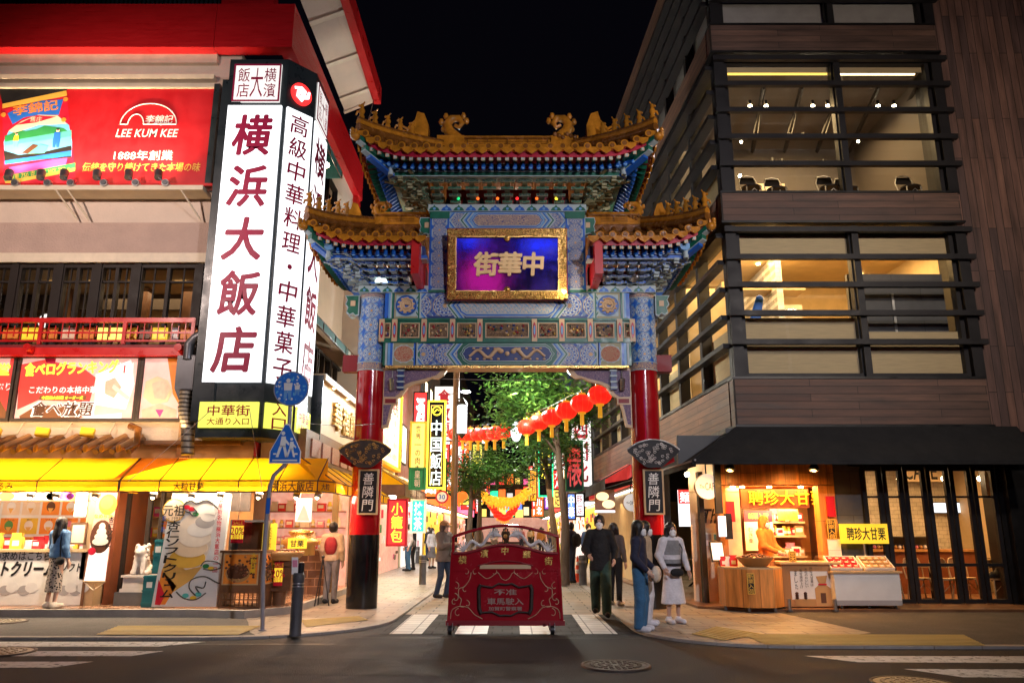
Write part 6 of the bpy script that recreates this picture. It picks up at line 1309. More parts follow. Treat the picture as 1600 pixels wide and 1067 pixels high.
m.build('shelves', t); t = thing('mountain_picture', 'tall bright picture of pale mountains in the corner shop', 'picture', (-5.0, 17.0, 1.5)); F = Fr((0, 16.9, 0)); a0, b0 = F.on(461, 815); a1, b1 = F.on(488, 778); m = MB(); m.fbox(F, a0, a1, b0, b1, -.03, 0, 'sign_white_dim'); m.prism(F, [(a0+.03, b0+.02), (lerp(a0, a1, .35), lerp(b0, b1, .5)), (lerp(a0, a1, .5), lerp(b0, b1, .75)), (lerp(a0, a1, .7), lerp(b0, b1, .45)), (a1-.03, b0+.02)], .002, .005, 'poster_pink'); m.build('panel', t)
t = thing('roasting_machine', 'golden roasting machine with a yellow notice in the corner shop', 'machine', (-5.05, 16.75, 1.1)); p = pp(470, 845, 16.6); m = MB(); m.lathe([(.3, -.28), (.3, -.1), (.36, -.06), (.36, .02), (.2, .1), (.26, .16), (.26, .20), (0, .24)], 'gold', p, n=18); m.build('drum', t); m = MB(); m.box(p.x-.16, p.x+.22, 16.22, 16.24, p.z-.14, p.z+.06, 'poster_yellow'); m.text(Fr((0, 16.21, 0)), '甘栗', p.x+.03, p.z-.04, .13, 'ink_black', bold=.03); m.build('notice', t)
pr = [packet(k, mt, lb, 'boxed sweets in the corner shop') for k, mt, lb in (('box', 'goods_red', 'red sweet box in the lit corner shop'), ('box', 'goods_pink', 'pink sweet box in the lit corner shop'), ('bag', 'goods_white', 'white sweet bag in the lit corner shop'), ('jar', 'goods_yellow', 'yellow sweet jar in the lit corner shop'))]
fill(pr, [(-6.05+.2*i, 20.35, .78+k*.4, 0, 1.35) for k in range(4) for i in range(9)]+[(-5.1+.14*i, 17.95, c1_+.07, 0, 1.1) for i in range(8)], 5)
# gilt characters on a timber sign, lamps, over the lane side
t = thing('timber_sign', 'timber sign with gilt characters on the lane side lit from above', 'sign', (-4.5, 17.5, 3.4)); F = Fr((-4.1, 0, 0), (0, 1, 0), (0, 0, 1)); y0, y1 = 16.5, 22.4; z0, z1 = 3.50, 4.62
m = MB(); m.fbox(F, y0, y1, z0, z1, -.3, 0, 'paper_warm'); m.build('board', t); m = MB(); m.fbox(F, y0-.1, y1+.1, z1, z1+.14, -.3, .12, 'wood_light'); m.fbox(F, y0-.1, y0, z0-.1, z1, -.3, .06, 'wood_brown'); m.fbox(F, y0, y1, z0-.1, z0, -.3, .05, 'wood_brown'); m.box(-4.9, -4.02, 16.36, 16.4, 3.35, 4.72, 'dark_panel'); m.build('frame', t)
m = MB(); m.text(F, '華福飯店', 19.4, (z0+z1)/2, .62, 'gold_carve', w=3.4, c=.01, ext=.03, bold=.03); m.build('lettering', t)
for y in (17.4, 18.9, 20.5): m = MB(); m.cyl(F.pt(y, z1-.02, .08), F.pt(y, z1+.02, .08), .03, 'lamp_warm', n=8); m.build('lamp', t); lamp('SPOT', F.pt(y, z1-.05, .12), 30, (1, .70, .32), .03, F.pt(y, z0, .0), 110, .8, parent=t)
for k, (u, v, lab) in enumerate(((573, 697, 'upper white spotlight beside the gilt timber sign'), (592, 722, 'lower white spotlight by the red column'))):
 p = pp(u if k == 0 else 588, v-2 if k == 0 else 600+110, 16.8); t2 = thing('wall_spotlight', lab, 'spotlight', p); m = MB(); m.cyl(p, p+Vector((-.2, .05, .12)), .07, 'white_paint', n=12); m.build('housing', t2); m = MB(); m.tube([p+Vector((-.2, .05, .12)), p+Vector((-.6, .1, .2))], .02, 'white_paint', 5); m.build('arm', t2)
# ---------------------------------------------------------------- timber clad building on the right
TYF = 15.6; TF = Fr((0, TYF, 0)); tz = lambda v: TF.on(800, v)[1]; TX = 4.5
tim = thing('timber_building', 'modern building of dark timber bands and wide louvred windows on the right', 'building', (7, TYF, 0))
ang = math.radians(3.1); sdir = Vector((-math.sin(ang), math.cos(ang), 0)); SB = Fr((TX, TYF, 0), -sdir, (0, 0, 1))   # a runs towards the viewer along the lane side
XR = 9.62
bands = [(tz(663), tz(592)), (tz(345), tz(302)), (tz(80), tz(40)), (15.9, 16.6)]
for z0, z1 in bands:
 m = MB(); m.fbox(TF, TX, XR, z0, z1, -.35, 0, 'wood_h'); m.fbox(SB, -26, -.35, z0, z1, -.35, .0, 'wood_side'); m.fbox(TF, TX-.015, TX+.02, z0, z1, -.03, .012, 'dark_frame'); m.build('timber_band', tim)
 m = MB(); m.fbox(TF, TX-.03, XR+.05, z0-.05, z0-.003, -.5, .03, 'black'); m.fbox(TF, TX-.02, XR+.02, z1+.003, z1+.05, -.4, .02, 'black'); m.fbox(SB, -26, -.5, z0-.05, z0-.003, -.5, .03, 'black'); m.build('flashing', tim)
m = MB(); m.fbox(TF, 9.55, 20, 3.4, 20, -1.0, -.12, 'wood_v'); m.build('timber_wall', tim)
m = MB(); m.fbox(TF, 10.05, 20, 0, 3.4, -1.4, -.5, 'black'); m.fbox(TF, 9.5, 20, 3.0, 3.42, -.9, .0, 'black'); m.build('base_wall', tim)
floors = [(tz(588), tz(352), 0), (tz(302), tz(90), 1), (tz(38), 15.8, 2)]
gx0, gxm, gx1 = TF.on(1172, 587)[0]-.02, TF.on(1348, 470)[0], TF.on(1524, 587)[0]-.02
for z0, z1, k in floors:                      # rooms behind the glass
 m = MB(); wl = 'room_wall' if k != 1 else 'room_dark'
 m.box(TX+.2, 9.7, TYF+4.5, TYF+4.6, z0-.3, z1+.3, 'room_wall' if k == 0 else 'room_dark'); m.box(9.6, 9.7, TYF+.3, TYF+4.5, z0-.3, z1+.3, wl); sl = [(9.7, TYF+.35), (9.7, TYF+26), (TX-1.15, TYF+26), (TX+.25, TYF+.35)]; m.prism(WF, sl, z1+.06, z1+.16, 'room_dark' if k == 1 else 'room_wall'); m.prism(WF, sl, z0-.2, z0-.1, 'room_floor'); m.prism(WF, [(TX+2.2, TYF+4.6), (TX+.9, TYF+26), (TX+1.0, TYF+26), (TX+2.3, TYF+4.6)], z0, z1, 'room_wall' if k == 0 else 'room_dark')
 if k == 0:
  m.box(6.2, 6.35, TYF+1.9, TYF+4.5, z0, z1, 'wall_tile_white'); m.box(6.35, 7.3, TYF+3.3, TYF+3.4, z0, z1-.8, 'wall_tile_white'); m.box(5.0, 7.0, TYF+2.2, TYF+2.8, z1-.75, z1-.55, 'room_wall'); m.box(TX+.5, 9.6, TYF+2.0, TYF+2.4, z0, z0+1.2, 'wood_light')
  m.box(7.25, 9.3, TYF+.5, TYF+.6, z0+.55, z0+2.35, 'stone_grey'); m.box(8.15, 8.2, TYF+.47, TYF+.5, z0+.7, z0+1.9, 'steel')
 elif k == 1:
  m.box(6.3, 7.25, TYF+3.6, TYF+3.8, z0, z0+1.9, 'paper_warm'); m.box(6.28, 6.34, TYF+3.5, TYF+3.9, z0, z0+2.0, 'wood_warm'); m.box(8.0, 9.6, TYF+4.3, TYF+4.45, z0, z0+.9, 'ink_gold')
  for i in range(6): m.tube([(5.0+i*.9, TYF+.8, z1-.25), (5.8+i*.9, TYF+4.3, z1-.1)], .06, 'dark_frame', 4)
 m.build('room', tim)
W_ = []
for z0, z1, k in floors:
 for a0, a1, dv in ((gx0, gxm-.03, 'left'), (gxm+.03, gx1, 'right')):
  w = MB(); w.frame(TF, a0-.05, a1+.02, z0, z1, .09, -.3, -.12, 'charcoal'); o = w.build('window', tim); g = MB(); g.rect(TF, a0, a1, z0+.05, z1-.05, -.2, 'glass'); g.build('pane', o)
  b = MB(); dr = (.62, .22, 1.2)[k]; b.rect(TF, a0+.05, a1-.05, z1-dr, z1-.05, -.26, 'blind_beige' if k != 2 else 'ink_grey')
  if k == 0: b.rect(TF, a0+.05, a1-.05, z0+.05, z0+.05+(1.25 if dv == 'left' else .95), -.26, 'blind_beige')
  if k == 2: b.rect(TF, a0+.05, a1-.05, z0+.1, z0+.75, -.26, 'ink_grey')
  b.build('blind', o)
 for q0, q1, q2, q3, mt in ((gx0-.28, gx0-.06, -.3, -.02, 'charcoal'), (gxm-.07, gxm+.07, -.119, -.03, 'charcoal'), (gx1+.04, gx1+.26, -.3, -.03, 'charcoal'), (gx1+.26, 9.75, -.6, -.31, 'black')): m = MB(); m.fbox(TF, q0, q1, z0, z1, q2, q3, mt); m.build('mullion', tim)
 n = 5
 for i in range(1, n+1):
  z = lerp(z0+.02, z1-.02, i/(n+.05)) if k != 0 else lerp(z0, z1, i/(n+.35)+.03)
  m = MB(); m.fbox(TF, gx0-.32, gx1+.34, z-.055, z+.055, -.02, .09, 'charcoal'); m.build('louvre', tim)
 for i in range(1, n+1):
  z = lerp(z0, z1, i/(n+.4)+.02)
  m = MB(); m.fbox(SB, -26, -.15, z-.05, z+.05, -.1, .12, 'charcoal'); m.build('louvre', tim)
 w = MB()
 for j in range(13): a = -.2-j*2.0; w.fbox(SB, a-.09, a+.09, z0, z1, -.3, -.04, 'charcoal')
 w.fbox(SB, -26, -.3, z0, z0+.08, -.3, -.05, 'charcoal'); w.fbox(SB, -26, -.3, z1-.08, z1, -.3, -.05, 'charcoal'); o = w.build('window', tim); g = MB(); g.rect(SB, -26, -.3, z0+.05, z1-.05, -.2, 'glass'); g.build('pane', o)
 b = MB()
 if k < 2:
  for j in range(6): b.rect(SB, -.4-j*4-1.7, -.4-j*4, z0+.1, z0+1.2, -.27, 'blind_beige')
 else: b.rect(SB, -26, -.3, z0+.1, z1-.1, -.27, 'ink_grey')
 b.build('blind', o)
def cl(x, y, z, mt='lamp_warm', r=.05): m = MB(); m.cyl((x, y, z), (x, y, z+.03), r, mt, n=10); m.build('ceiling_lamp', tim)
z0, z1, _ = floors[0]
for x, y in ((5.6, TYF+1.4), (5.4, TYF+2.6), (6.05, TYF+2.6), (8.9, TYF+3.4)): cl(x, y, z1+.02)
for j in range(7): cl(4.3-.05*j*3, TYF+3+j*3, z1+.02)
lamp('AREA', (6.9, TYF+1.6, z1), 430, (1, .62, .24), 4, (6.9, TYF+2.2, 0), sy=2, parent=tim); lamp('AREA', (5.0, TYF+12, z1), 700, (1, .66, .30), 1.5, (5.0, TYF+12, 0), sy=18, parent=tim)
z0, z1, _ = floors[1]
for u, v in ((1172, 166), (1197, 166), (1270, 166), (1293, 166), (1372, 166), (1397, 166), (1158, 222), (1341, 221), (1207, 255), (1222, 256), (1287, 257), (1310, 255), (1389, 255), (1411, 255), (1233, 216), (1255, 216)):
 p = pp(u, v, TYF+(1.4 if v < 200 else 2.6 if v < 240 else 3.6)); m = MB(); m.ball(p, .045 if v < 200 else .035, 'lamp_spot', 8, 6); m.cyl(p+Vector((0, 0, .02)), p+Vector((0, 0, .14)), .04, 'black', n=8); m.build('ceiling_lamp', tim)
lamp('AREA', (6.9, TYF+2.4, z1-.2), 300, (1, .66, .30), 3.5, (6.9, TYF+3.4, 0), sy=2, parent=tim); lamp('AREA', (4.8, TYF+10, z1), 200, (1, .7, .36), 1, (4.8, TYF+10, 0), sy=14, parent=tim)
for j in range(6): p = SB.pt(-1.2-j*2.4, z0+1.0+.3*(j % 2), -.9); m = MB(); m.ball(p, .04, 'lamp_spot', 8, 6); m.build('ceiling_lamp', tim)
m = MB(); m.fbox(TF, gx0+.1, gxm-.1, z1-.24, z1-.20, -.34, -.30, 'sign_gold'); m.fbox(TF, gxm+.1, gx1-.2, z1-.24, z1-.215, -.34, -.30, 'ceil_dim'); m.fbox(SB, -6, -.8, z1-.28, z1-.25, -.34, -.30, 'sign_gold'); m.build('light_strip', tim)
def chair(name, label, x, y, z, rz, mat, legm, group, sc=1):
 t = thing(name, label, 'chair', (x, y, z), group); m = MB(); F = Fr(t.location)
 m.prism(Fr((x, y, z+.43), (1, 0, 0), (0, 1, 0)), [(.21*math.cos(a)*(1.05 if abs(math.cos(a)) > .7 else 1), .20*math.sin(a)) for a in [2*PI*i/16 for i in range(16)]], 0, .035, mat); m.build('seat', t)
 for sx in (-1, 1):
  for sy in (-1, 1): m = MB(); m.tube([(x+sx*.15, y+sy*.14, z+.43), (x+sx*.19, y+sy*.19, z)], [.018, .014], legm, 6); m.build('leg', t)
 m = MB(); pts = [(x-.18, y+.17, z+.43), (x-.20, y+.24, z+.68), (x-.14, y+.27, z+.84), (x, y+.28, z+.87), (x+.14, y+.27, z+.84), (x+.20, y+.24, z+.68), (x+.18, y+.17, z+.43)]; m.tube(pts, .014, legm, 6)
 m.fbox(Fr((x, y+.265, z+.66)), -.17, .17, 0, .16, -.01, .01, mat); m.tube([(x-.17, y-.17, z+.2), (x, y-.19, z+.36), (x+.17, y-.17, z+.2)], .010, legm, 5); m.build('backrest', t)
 t.rotation_euler = (0, 0, 0); return t
for k, (x, rz, lab) in enumerate(((5.35, .3, 'pale chair at the left end of the upper timber building window'), (5.95, -.4, 'pale chair beside the bright panel in the upper window'), (7.1, .2, 'pale chair right of the bright panel in the upper window'), (7.55, 0, 'pale chair next to the middle mullion of the upper window'), (8.9, .8, 'pale chair by the red lamp in the upper window'))):
 chair('cafe_chair', lab, x, TYF+.55+.1*(k % 2), z0-.08, rz, 'dark_frame', 'steel', 'chairs in the upper timber building window')
t = thing('lamp_shade', 'small red hanging lamp shade in the upper timber building window', 'lamp', pp(1421, 240, TYF+2)); p = pp(1425, 244, TYF+2); m = MB(); m.lathe([(.10, 0), (.16, .16), (.02, .2)], 'red_paint', p, n=12); m.build('shade', t)
t = thing('apron', 'blue cloth hanging in the lit kitchen window', 'cloth', (5.3, TYF+.8, 5)); m = MB(); a = pp(1170, 508, TYF+.7); b = pp(1188, 466, TYF+.7); sdf_add(m, [((a.x+.12, TYF+.75, a.z), (b.x, TYF+.75, b.z), .13, .09, (1, .4, 1))], 'ink_blue', h=.02); m.build('cloth', t)
# canopy over the ground floor
m = MB(); zc = bands[0][0]-.06
m.quad([(TX-.02, TYF-.02, zc+.02), (10.1, TYF-.02, zc+.02), (10.1, 14.95, 2.80), (3.42, 14.95, 2.80)], 'dark_fabric'); m.quad([(3.42, 14.95, 2.80), (10.1, 14.95, 2.80), (10.1, 14.95, 2.72), (3.42, 14.95, 2.72)], 'dark_fabric'); m.box(TX-.2, 10.1, TYF+.1, TYF+7, zc-.1, zc, 'black'); m.box(TX-1.1, 10.1, TYF+.50, TYF+.6, 2.82, zc-.1, 'black'); m.build('canopy', tim)
m = MB(); e = 2.86
m.quad([SB.pt(.05, 3.5, .0), SB.pt(-24, 3.5, .0), SB.pt(-24, 2.80, 1.05), SB.pt(.63, 2.80, 1.05)], 'dark_fabric'); m.quad([SB.pt(.63, 2.80, 1.05), SB.pt(-24, 2.80, 1.05), SB.pt(-24, 2.68, 1.05), SB.pt(.63, 2.68, 1.05)], 'dark_fabric'); m.tube([SB.pt(.63, 2.80, 1.06), SB.pt(-24, 2.80, 1.06)], .02, 'grey_pole', 5); m.build('side_canopy', tim)
# ---------------------------------------------------------------- chestnut booth
BY = 16.35; KB = Fr((0, BY, 0)); kb = KB.on; KZ = ZW+.02
m = MB(); m.prism(WF, [(3.6, 15.9), (4.4, 15.25), (12, 15.25), (12, 24), (3.2, 24)], 0, KZ+.03, 'wood_brown'); struct('cafe_floor', m)
booth = thing('chestnut_booth', 'warm timber chestnut booth with a lit shelf wall and gilt characters', 'booth', (5.6, BY, KZ)); x0, x1 = kb(1126, 850)[0], kb(1312, 850)[0]; zb0, zb1 = kb(1200, 757)[1], kb(1200, 719)[1]
m = MB(); pts = [(x0+.0, BY), (x0+.4, BY-.09), (x0+.8, BY-.13), (lerp(x0, x1, .5), BY-.15), (x1-.8, BY-.13), (x1-.4, BY-.09), (x1, BY)]; m.prism(WF, pts+[(x1, BY+.1), (x0, BY+.1)], zb0, zb1+.1, 'wood_booth'); m.build('fascia', booth)
m = MB(); m.fbox(KB, x0, x0+.16, KZ, zb0, -.3, .0, 'wood_booth'); m.fbox(KB, x0+.16, x0+.62, KZ, zb0, -1.1, -1.0, 'wood_booth'); m.fbox(KB, x1-.34, x1, KZ, zb0, -.3, 0, 'wood_booth'); m.fbox(KB, x0, x1, KZ, zb0+.1, -1.7, -1.6, 'wood_warm'); m.fbox(KB, x0, x1, zb0-.02, zb0+.02, -1.6, 0, 'wood_booth'); m.build('wall', booth)
hz = kb(1200, 792)[1]; m = MB(); m.fbox(KB, kb(1170, 780)[0], x1-.34, hz, zb0-.03, -.62, -.55, 'wood_red'); m.text(Fr(KB.pt(0, 0, -.55)), '聘珍大甘栗', kb(1243, 776)[0], (hz+zb0)/2-.02, .30, 'ink_yellow', w=1.62, c=.02, ext=.015); m.build('header', booth)
m = MB()
for v in (815, 838, 872): z = kb(1200, v)[1]; m.fbox(KB, kb(1208, 830)[0], x1-.3, z-.02, z+.02, -1.5, -1.0, 'wood_light')
m.build('shelf', booth)
for u in (1150, 1165, 1208, 1258): p = KB.pt(kb(u, 760)[0], zb0-.05, -.25); m = MB(); m.cyl(p, p+Vector((0, 0, .05)), .05, 'lamp_warm', n=10); m.build('downlight', booth)
lamp('AREA', KB.pt((x0+x1)/2, zb0-.04, -.35), 100, (1, .46, .11), 1.8, KB.pt((x0+x1)/2, 0, -.1), sy=.4, parent=booth); lamp('AREA', KB.pt((x0+x1)/2+.2, hz-.02, -.75), 75, (1, .62, .25), 1.4, KB.pt((x0+x1)/2, 0, -1.3), sy=.2, parent=booth)
for k, (u, lab) in enumerate(((1141, 'dark spotlight under the canopy left over the chestnut booth'), (1272, 'dark spotlight under the canopy right over the chestnut booth'))):
 p = pp(u, 729, 15.3); t = thing('canopy_spotlight', lab, 'spotlight', p); m = MB(); m.lathe([(.10, -.06), (.085, 0), (.04, .07), (.02, .12)], 'black', p, (.2, .3, 1), 12); m.build('housing', t); m = MB(); m.tube([p+Vector((.02, .03, .1)), p+Vector((0, 0, .35))], .012, 'black', 5); m.build('stem', t); lamp('SPOT', p+Vector((0, .02, -.07)), 260, (1, .44, .10), .04, (p.x-.1, BY-.3, 1.3), 140, .8, parent=t)
pr = [packet(k, mt, lb, 'goods on the chestnut booth shelves') for k, mt, lb in (('box', 'goods_red', 'red box on the chestnut booth shelves'), ('box', 'paper', 'white box on the chestnut booth shelves'), ('bag', 'goods_pink', 'pink bag on the chestnut booth shelves'), ('jar', 'goods_yellow', 'yellow jar on the chestnut booth shelves'), ('box', 'goods_tan', 'tan box on the chestnut booth shelves'))]
sx0, sx1 = kb(1214, 830)[0], x1-.42
fill(pr, [(lerp(sx0, sx1, i/8), BY+1.1, kb(1200, v)[1]+.02, 0, 1.25) for v in (815, 838, 872) for i in range(9)], 9)
def vsign(name, lab, F, u, v0, v1, wd, txt, back, ink, c=.0, rim=None, hw=None):
 a, b0 = F.on(u, v1); _, b1 = F.on(u, v0); t = thing(name, lab, 'sign', F.pt(a, b0, c)); m = MB(); m.fbox(F, a-wd/2, a+wd/2, b0, b1, c-.02, c, back)
 if rim: m.frame(F, a-wd/2, a+wd/2, b0, b1, .015, c-.02, c+.008, rim)
 m.build('board', t); m = MB(); m.text(F, txt, a, (b0+b1)/2, (b1-b0)*.94, ink, w=hw or wd*.72, vert=True, c=c+.006, bold=.014); m.build('lettering', t); return t
KF2 = Fr((0, BY-.05, 0))
vsign('banner', 'red vertical banner on the left post of the chestnut booth', KF2, 1142, 783, 815, .17, '甘栗', 'board_red', 'ink_red', .03); vsign('banner', 'red vertical banner on the right post of the chestnut booth', KF2, 1299, 775, 807, .17, '甘栗', 'board_red', 'ink_red', .03)
vsign('hanging_sign', 'black gilt sign on the right post of the chestnut booth', KF2, 1299, 811, 842, .17, '新栗入荷', 'black', 'ink_gold', .06, 'ink_gold')
t = thing('price_poster', 'red and cream chestnut poster behind the vendor', 'poster', KB.pt(kb(1183, 850)[0], 1, -.9)); F = Fr(KB.pt(0, 0, -.95)); a0, b0 = F.on(1166, 860); a1, b1 = F.on(1206, 797); m = MB(); m.fbox(F, a0, a1, b0, b1, -.02, 0, 'ink_cream'); m.fbox(F, a0, a1, b1-.24, b1, .001, .006, 'ink_red'); m.text(F, '新栗入荷', (a0+a1)/2, b1-.12, .12, 'ink_gold', w=(a1-a0)*.7, c=.009, bold=.02); m.text(F, 'むき栗', a0+.12, (b0+b1)/2-.1, .35, 'ink_brown', w=.1, vert=True, c=.006); m.build('sheet', t)
t = thing('notice_card', 'white price card on the top booth shelf', 'card', KB.pt(sx0+.3, 1.9, -.9)); F = Fr(KB.pt(0, 0, -.92)); a0, b0 = F.on(1216, 812); a1, b1 = F.on(1246, 795); m = MB(); m.fbox(F, a0, a1, b0, b1, -.01, 0, 'poster_yellow'); m.text(F, '大粒甘栗', (a0+a1)/2, lerp(b0, b1, .65), .08, 'ink_brown', c=.004); m.text(F, '一袋 ¥1,000', (a0+a1)/2, lerp(b0, b1, .28), .07, 'ink_brown', c=.004); m.build('card', t)
lamp('AREA', (5.4, 15.15, 2.62), 70, (1, .50, .16), 2.5, (5.0, 14.4, 0), sy=.2, parent=booth)
# counters of the booth
c0 = pz(1130, 940, KZ); c1 = pz(1188, 955, KZ); c2 = pz(1228, 953, KZ); KH = kb(1170, 886)[1]-.05
t = thing('booth_counter', 'faceted tan roasting counter on castors with black gilt signs', 'counter', (c1.x, c1.y, KZ)); y1_ = c1.y; pl = [(4.02, y1_+.75), (4.02, y1_+.25), (4.36, y1_-.10), (4.84, y1_-.10), (5.10, y1_+.2), (5.14, y1_+.75)]
m = MB(); m.prism(WF, pl, KZ+.07, .80, 'wood_booth'); m.prism(WF, pl, .80, .83, 'wood_light')
m.build('body', t); m = MB()
for x, y in pl[1:5]: m.cyl((x, y+.04, KZ), (x, y+.04, KZ+.07), .03, 'steel_dark', n=8)
m.build('castor', t)
F = Fr((0, y1_-.10, 0)); vsign('counter_sign', 'black gilt sign on the front of the faceted counter', F, 1174, 895, 928, .14, '新栗入荷', 'black', 'ink_gold', .02, 'ink_gold')
p = Vector((4.62, y1_+.25, .83)); t = thing('roasting_bowl', 'wide wooden bowl heaped with roasted chestnuts on the faceted counter', 'bowl', p); m = MB(); m.lathe([(.16, 0), (.22, .02), (.34, .16), (.37, .18), (.33, .17), (0, .13)], 'basket', p, n=24); m.build('bowl', t); m = MB(); rr = random.Random(2)
for i in range(90): a = rr.uniform(0, 6.3); r = .32*math.sqrt(rr.random()); m.ball(p+Vector((r*math.cos(a), r*math.sin(a), .17+.08*(1-r/.32))), (.027, .027, .02), rr.choice(['chestnut', 'wood_red', 'chestnut']), 6, 4)
m.build('chestnuts', t)
pr = [packet(k, mt, lb, 'bags on the faceted chestnut counter') for k, mt, lb in (('bag', 'goods_red', 'red bag on the faceted chestnut counter'), ('bag', 'paper', 'white bag on the faceted chestnut counter'))]; fill(pr, [(4.10+.09*i, y1_+.55, .83, 0, 1.0) for i in range(3)], 3)
gx = pz(1262, 951, KZ); t = thing('display_counter', 'timber counter with a framed poster of a chestnut bag and basket', 'counter', (gx.x, gx.y, KZ)); F = Fr((0, gx.y-.1, 0)); a0, b0 = F.on(1231, 951); a1, b1 = F.on(1304, 881)
m = MB(); m.fbox(F, a0-.05, a1+.05, KZ+.05, b1, -.6, -.02, 'wood_booth'); m.frame(F, a0-.05, a1+.05, KZ+.05, b1, .13, -.02, .0, 'wood_warm'); m.fbox(F, a0-.1, a1+.1, b1, b1+.04, -.7, .05, 'wood_light'); m.fbox(F, a0-.26, a0-.05, KZ+.05, b1+.04, -.55, -.25, 'wood_booth'); m.build('body', t)
m = MB(); m.fbox(F, a0+.1, a1-.1, KZ+.18, b1-.1, -.018, -.005, 'paper'); ax = lerp(a0, a1, .72); ay = lerp(b0, b1, .38); m.prism(F, [(ax-.14, ay-.26), (ax+.15, ay-.26), (ax+.16, ay+.06), (ax+.05, ay+.14), (ax-.05, ay+.14), (ax-.15, ay+.06)], -.004, .004, 'goods_tan'); m.prism(F, [(ax-.06, ay+.14), (ax+.06, ay+.14), (ax+.11, ay+.30), (ax-.11, ay+.28)], -.004, .003, 'goods_tan'); m.fbox(F, ax-.08, ax+.08, ay+.12, ay+.15, .004, .01, 'ink_red'); m.fbox(F, ax-.05, ax+.05, ay-.2, ay-.02, .004, .007, 'ink_brown')
bx = lerp(a0, a1, .36); m.prism(F, [(bx-.17, ay-.26), (bx+.17, ay-.26), (bx+.2, ay-.13), (bx-.2, ay-.13)], -.004, .004, 'basket')
for i in range(14): m.ball(F.pt(bx-.15+.3*((i*7 % 14)/13), ay-.11+.04*(i % 3), .0), (.035, .012, .03), 'chestnut', 6, 4)
for i, s_ in enumerate(('聘珍大甘栗は', '大粒のおいしい', '栗を焼き上げ', 'ました')): m.text(F, s_, lerp(a0, a1, .52)-.1*i, lerp(b0, b1, .72)-.02*i, .36, 'ink_black', w=.055, vert=True, c=0)
m.build('poster', t); m = MB(); m.fbox(F, a0+.1, a1-.02, b1+.04, b1+.22, -.45, -.44, 'glass_case'); m.build('glass_guard', t)
vsign('counter_sign', 'small black gilt sign standing on the framed poster counter', F, 1242, 861, 879, .13, '栗', 'black', 'ink_gold', -.1, 'ink_gold')
for k, (u, lab) in enumerate(((1234, 'steel bollard light foot at the left of the framed counter'), (1306, 'steel foot at the right of the framed counter'))):
 q = pz(u, 955, KZ); t = thing('floor_post', lab, 'foot', q); m = MB(); m.cyl(q, q+Vector((0, 0, .22)), .035, 'steel', n=10); m.build('post', t); m = MB(); m.cyl(q, q+Vector((0, 0, .03)), .06, 'steel_dark', n=10); m.build('base', t)
gx = pz(1355, 953, KZ); t = thing('goods_table', 'white fronted table on castors with trays of chestnut packets', 'table', (gx.x, gx.y, KZ)); F = Fr((0, gx.y-.05, 0)); a0, b0 = F.on(1308, 953); a1, b1 = F.on(1405, 895)
m = MB(); m.fbox(F, a0, a1, KZ+.18, b1, -.7, 0, 'white_paint'); m.fbox(F, a0, a1, KZ+.09, KZ+.18, -.7, .0, 'ink_grey'); m.build('body', t); m = MB(); m.fbox(F, a0-.04, a1+.04, b1, b1+.035, -.75, .04, 'wood_light'); m.build('top', t)
for a in (a0+.1, (a0+a1)/2, a1-.12): m = MB(); m.cyl(F.pt(a-.01, KZ+.045, -.05), F.pt(a+.02, KZ+.045, -.05), .045, 'black', n=12); m.cyl(F.pt(a, KZ+.05, -.05), F.pt(a, KZ+.1, -.05), .015, 'steel', n=6); m.build('castor', t)
for k, (q0, q1, mt, lab) in enumerate(((.0, .48, 'goods_red', 'white tray of red chestnut packets at the left of the table'), (.52, .98, 'goods_tan', 'tray of tan chestnut packets at the right of the table'))):
 x0_, x1_ = lerp(a0, a1, q0), lerp(a0, a1, q1); T = Fr(F.pt(0, b1+.06, -.1), (1, 0, 0), (0, .85, .5)); t2 = thing('tray', lab, 'tray', F.pt((x0_+x1_)/2, b1+.04, -.1)); m = MB(); m.fbox(T, x0_, x1_, 0, .42, -.02, .01, 'paper'); m.frame(T, x0_, x1_, 0, .42, .015, .01, .035, 'paper'); m.build('tray', t2)
 for r in range(3):
  for c in range(4):
   m = MB(); xx, yy = lerp(x0_+.03, x1_-.03, (c+.5)/4), .07+.13*r; m.prism(T, [(xx-.055, yy-.045), (xx+.055, yy-.045), (xx+.06, yy+.045), (xx-.06, yy+.045)], .01, .04, mt); m.fbox(T, xx-.03, xx+.03, yy-.02, yy+.02, .04, .043, 'ink_cream' if (r+c) % 2 else 'goods_white'); o = m.build('packet'); tag(o, lab.replace('white tray of ', '').replace('tray of ', '').replace('packets', 'packet lying')+' in a tray', 'packet', 'packets in the table trays')
t = thing('yellow_sign', 'yellow sign with black characters standing over the goods table', 'sign', (7.2, 16.0, 1.2)); F = Fr((0, 16.1, 0)); a0, b0 = F.on(1314, 849); a1, b1 = F.on(1386, 818); m = MB(); m.fbox(F, a0, a1, b0, b1, -.03, 0, 'poster_yellow'); m.build('board', t); m = MB(); m.text(F, '聘珍大甘栗', lerp(a0, a1, .54), (b0+b1)/2, .24, 'ink_black', w=(a1-a0)*.80, bold=.02); m.build('lettering', t); m = MB(); m.cyl(F.pt(lerp(a0, a1, .5), KZ, -.05), F.pt(lerp(a0, a1, .5), b0, -.05), .02, 'steel', n=6); m.build('stand', t)
t = thing('price_list', 'white paper price list hung right of the booth post', 'notice', KF2.pt(*kb(1306, 875))); F = Fr((0, BY-.1, 0)); a0, b0 = F.on(1296, 877); a1, b1 = F.on(1313, 842); m = MB(); m.fbox(F, a0, a1, b0, b1, -.01, 0, 'paper'); m.fbox(F, a0, a1, (b0+b1)/2-.003, (b0+b1)/2+.003, 0, .002, 'ink_grey'); m.build('sheet', t)
m = MB(); m.fbox(KB, x1+.02, kb(1356, 800)[0], KZ, 2.95, -.8, -.05, 'stone_grey'); m.build('stone_pier', tim)
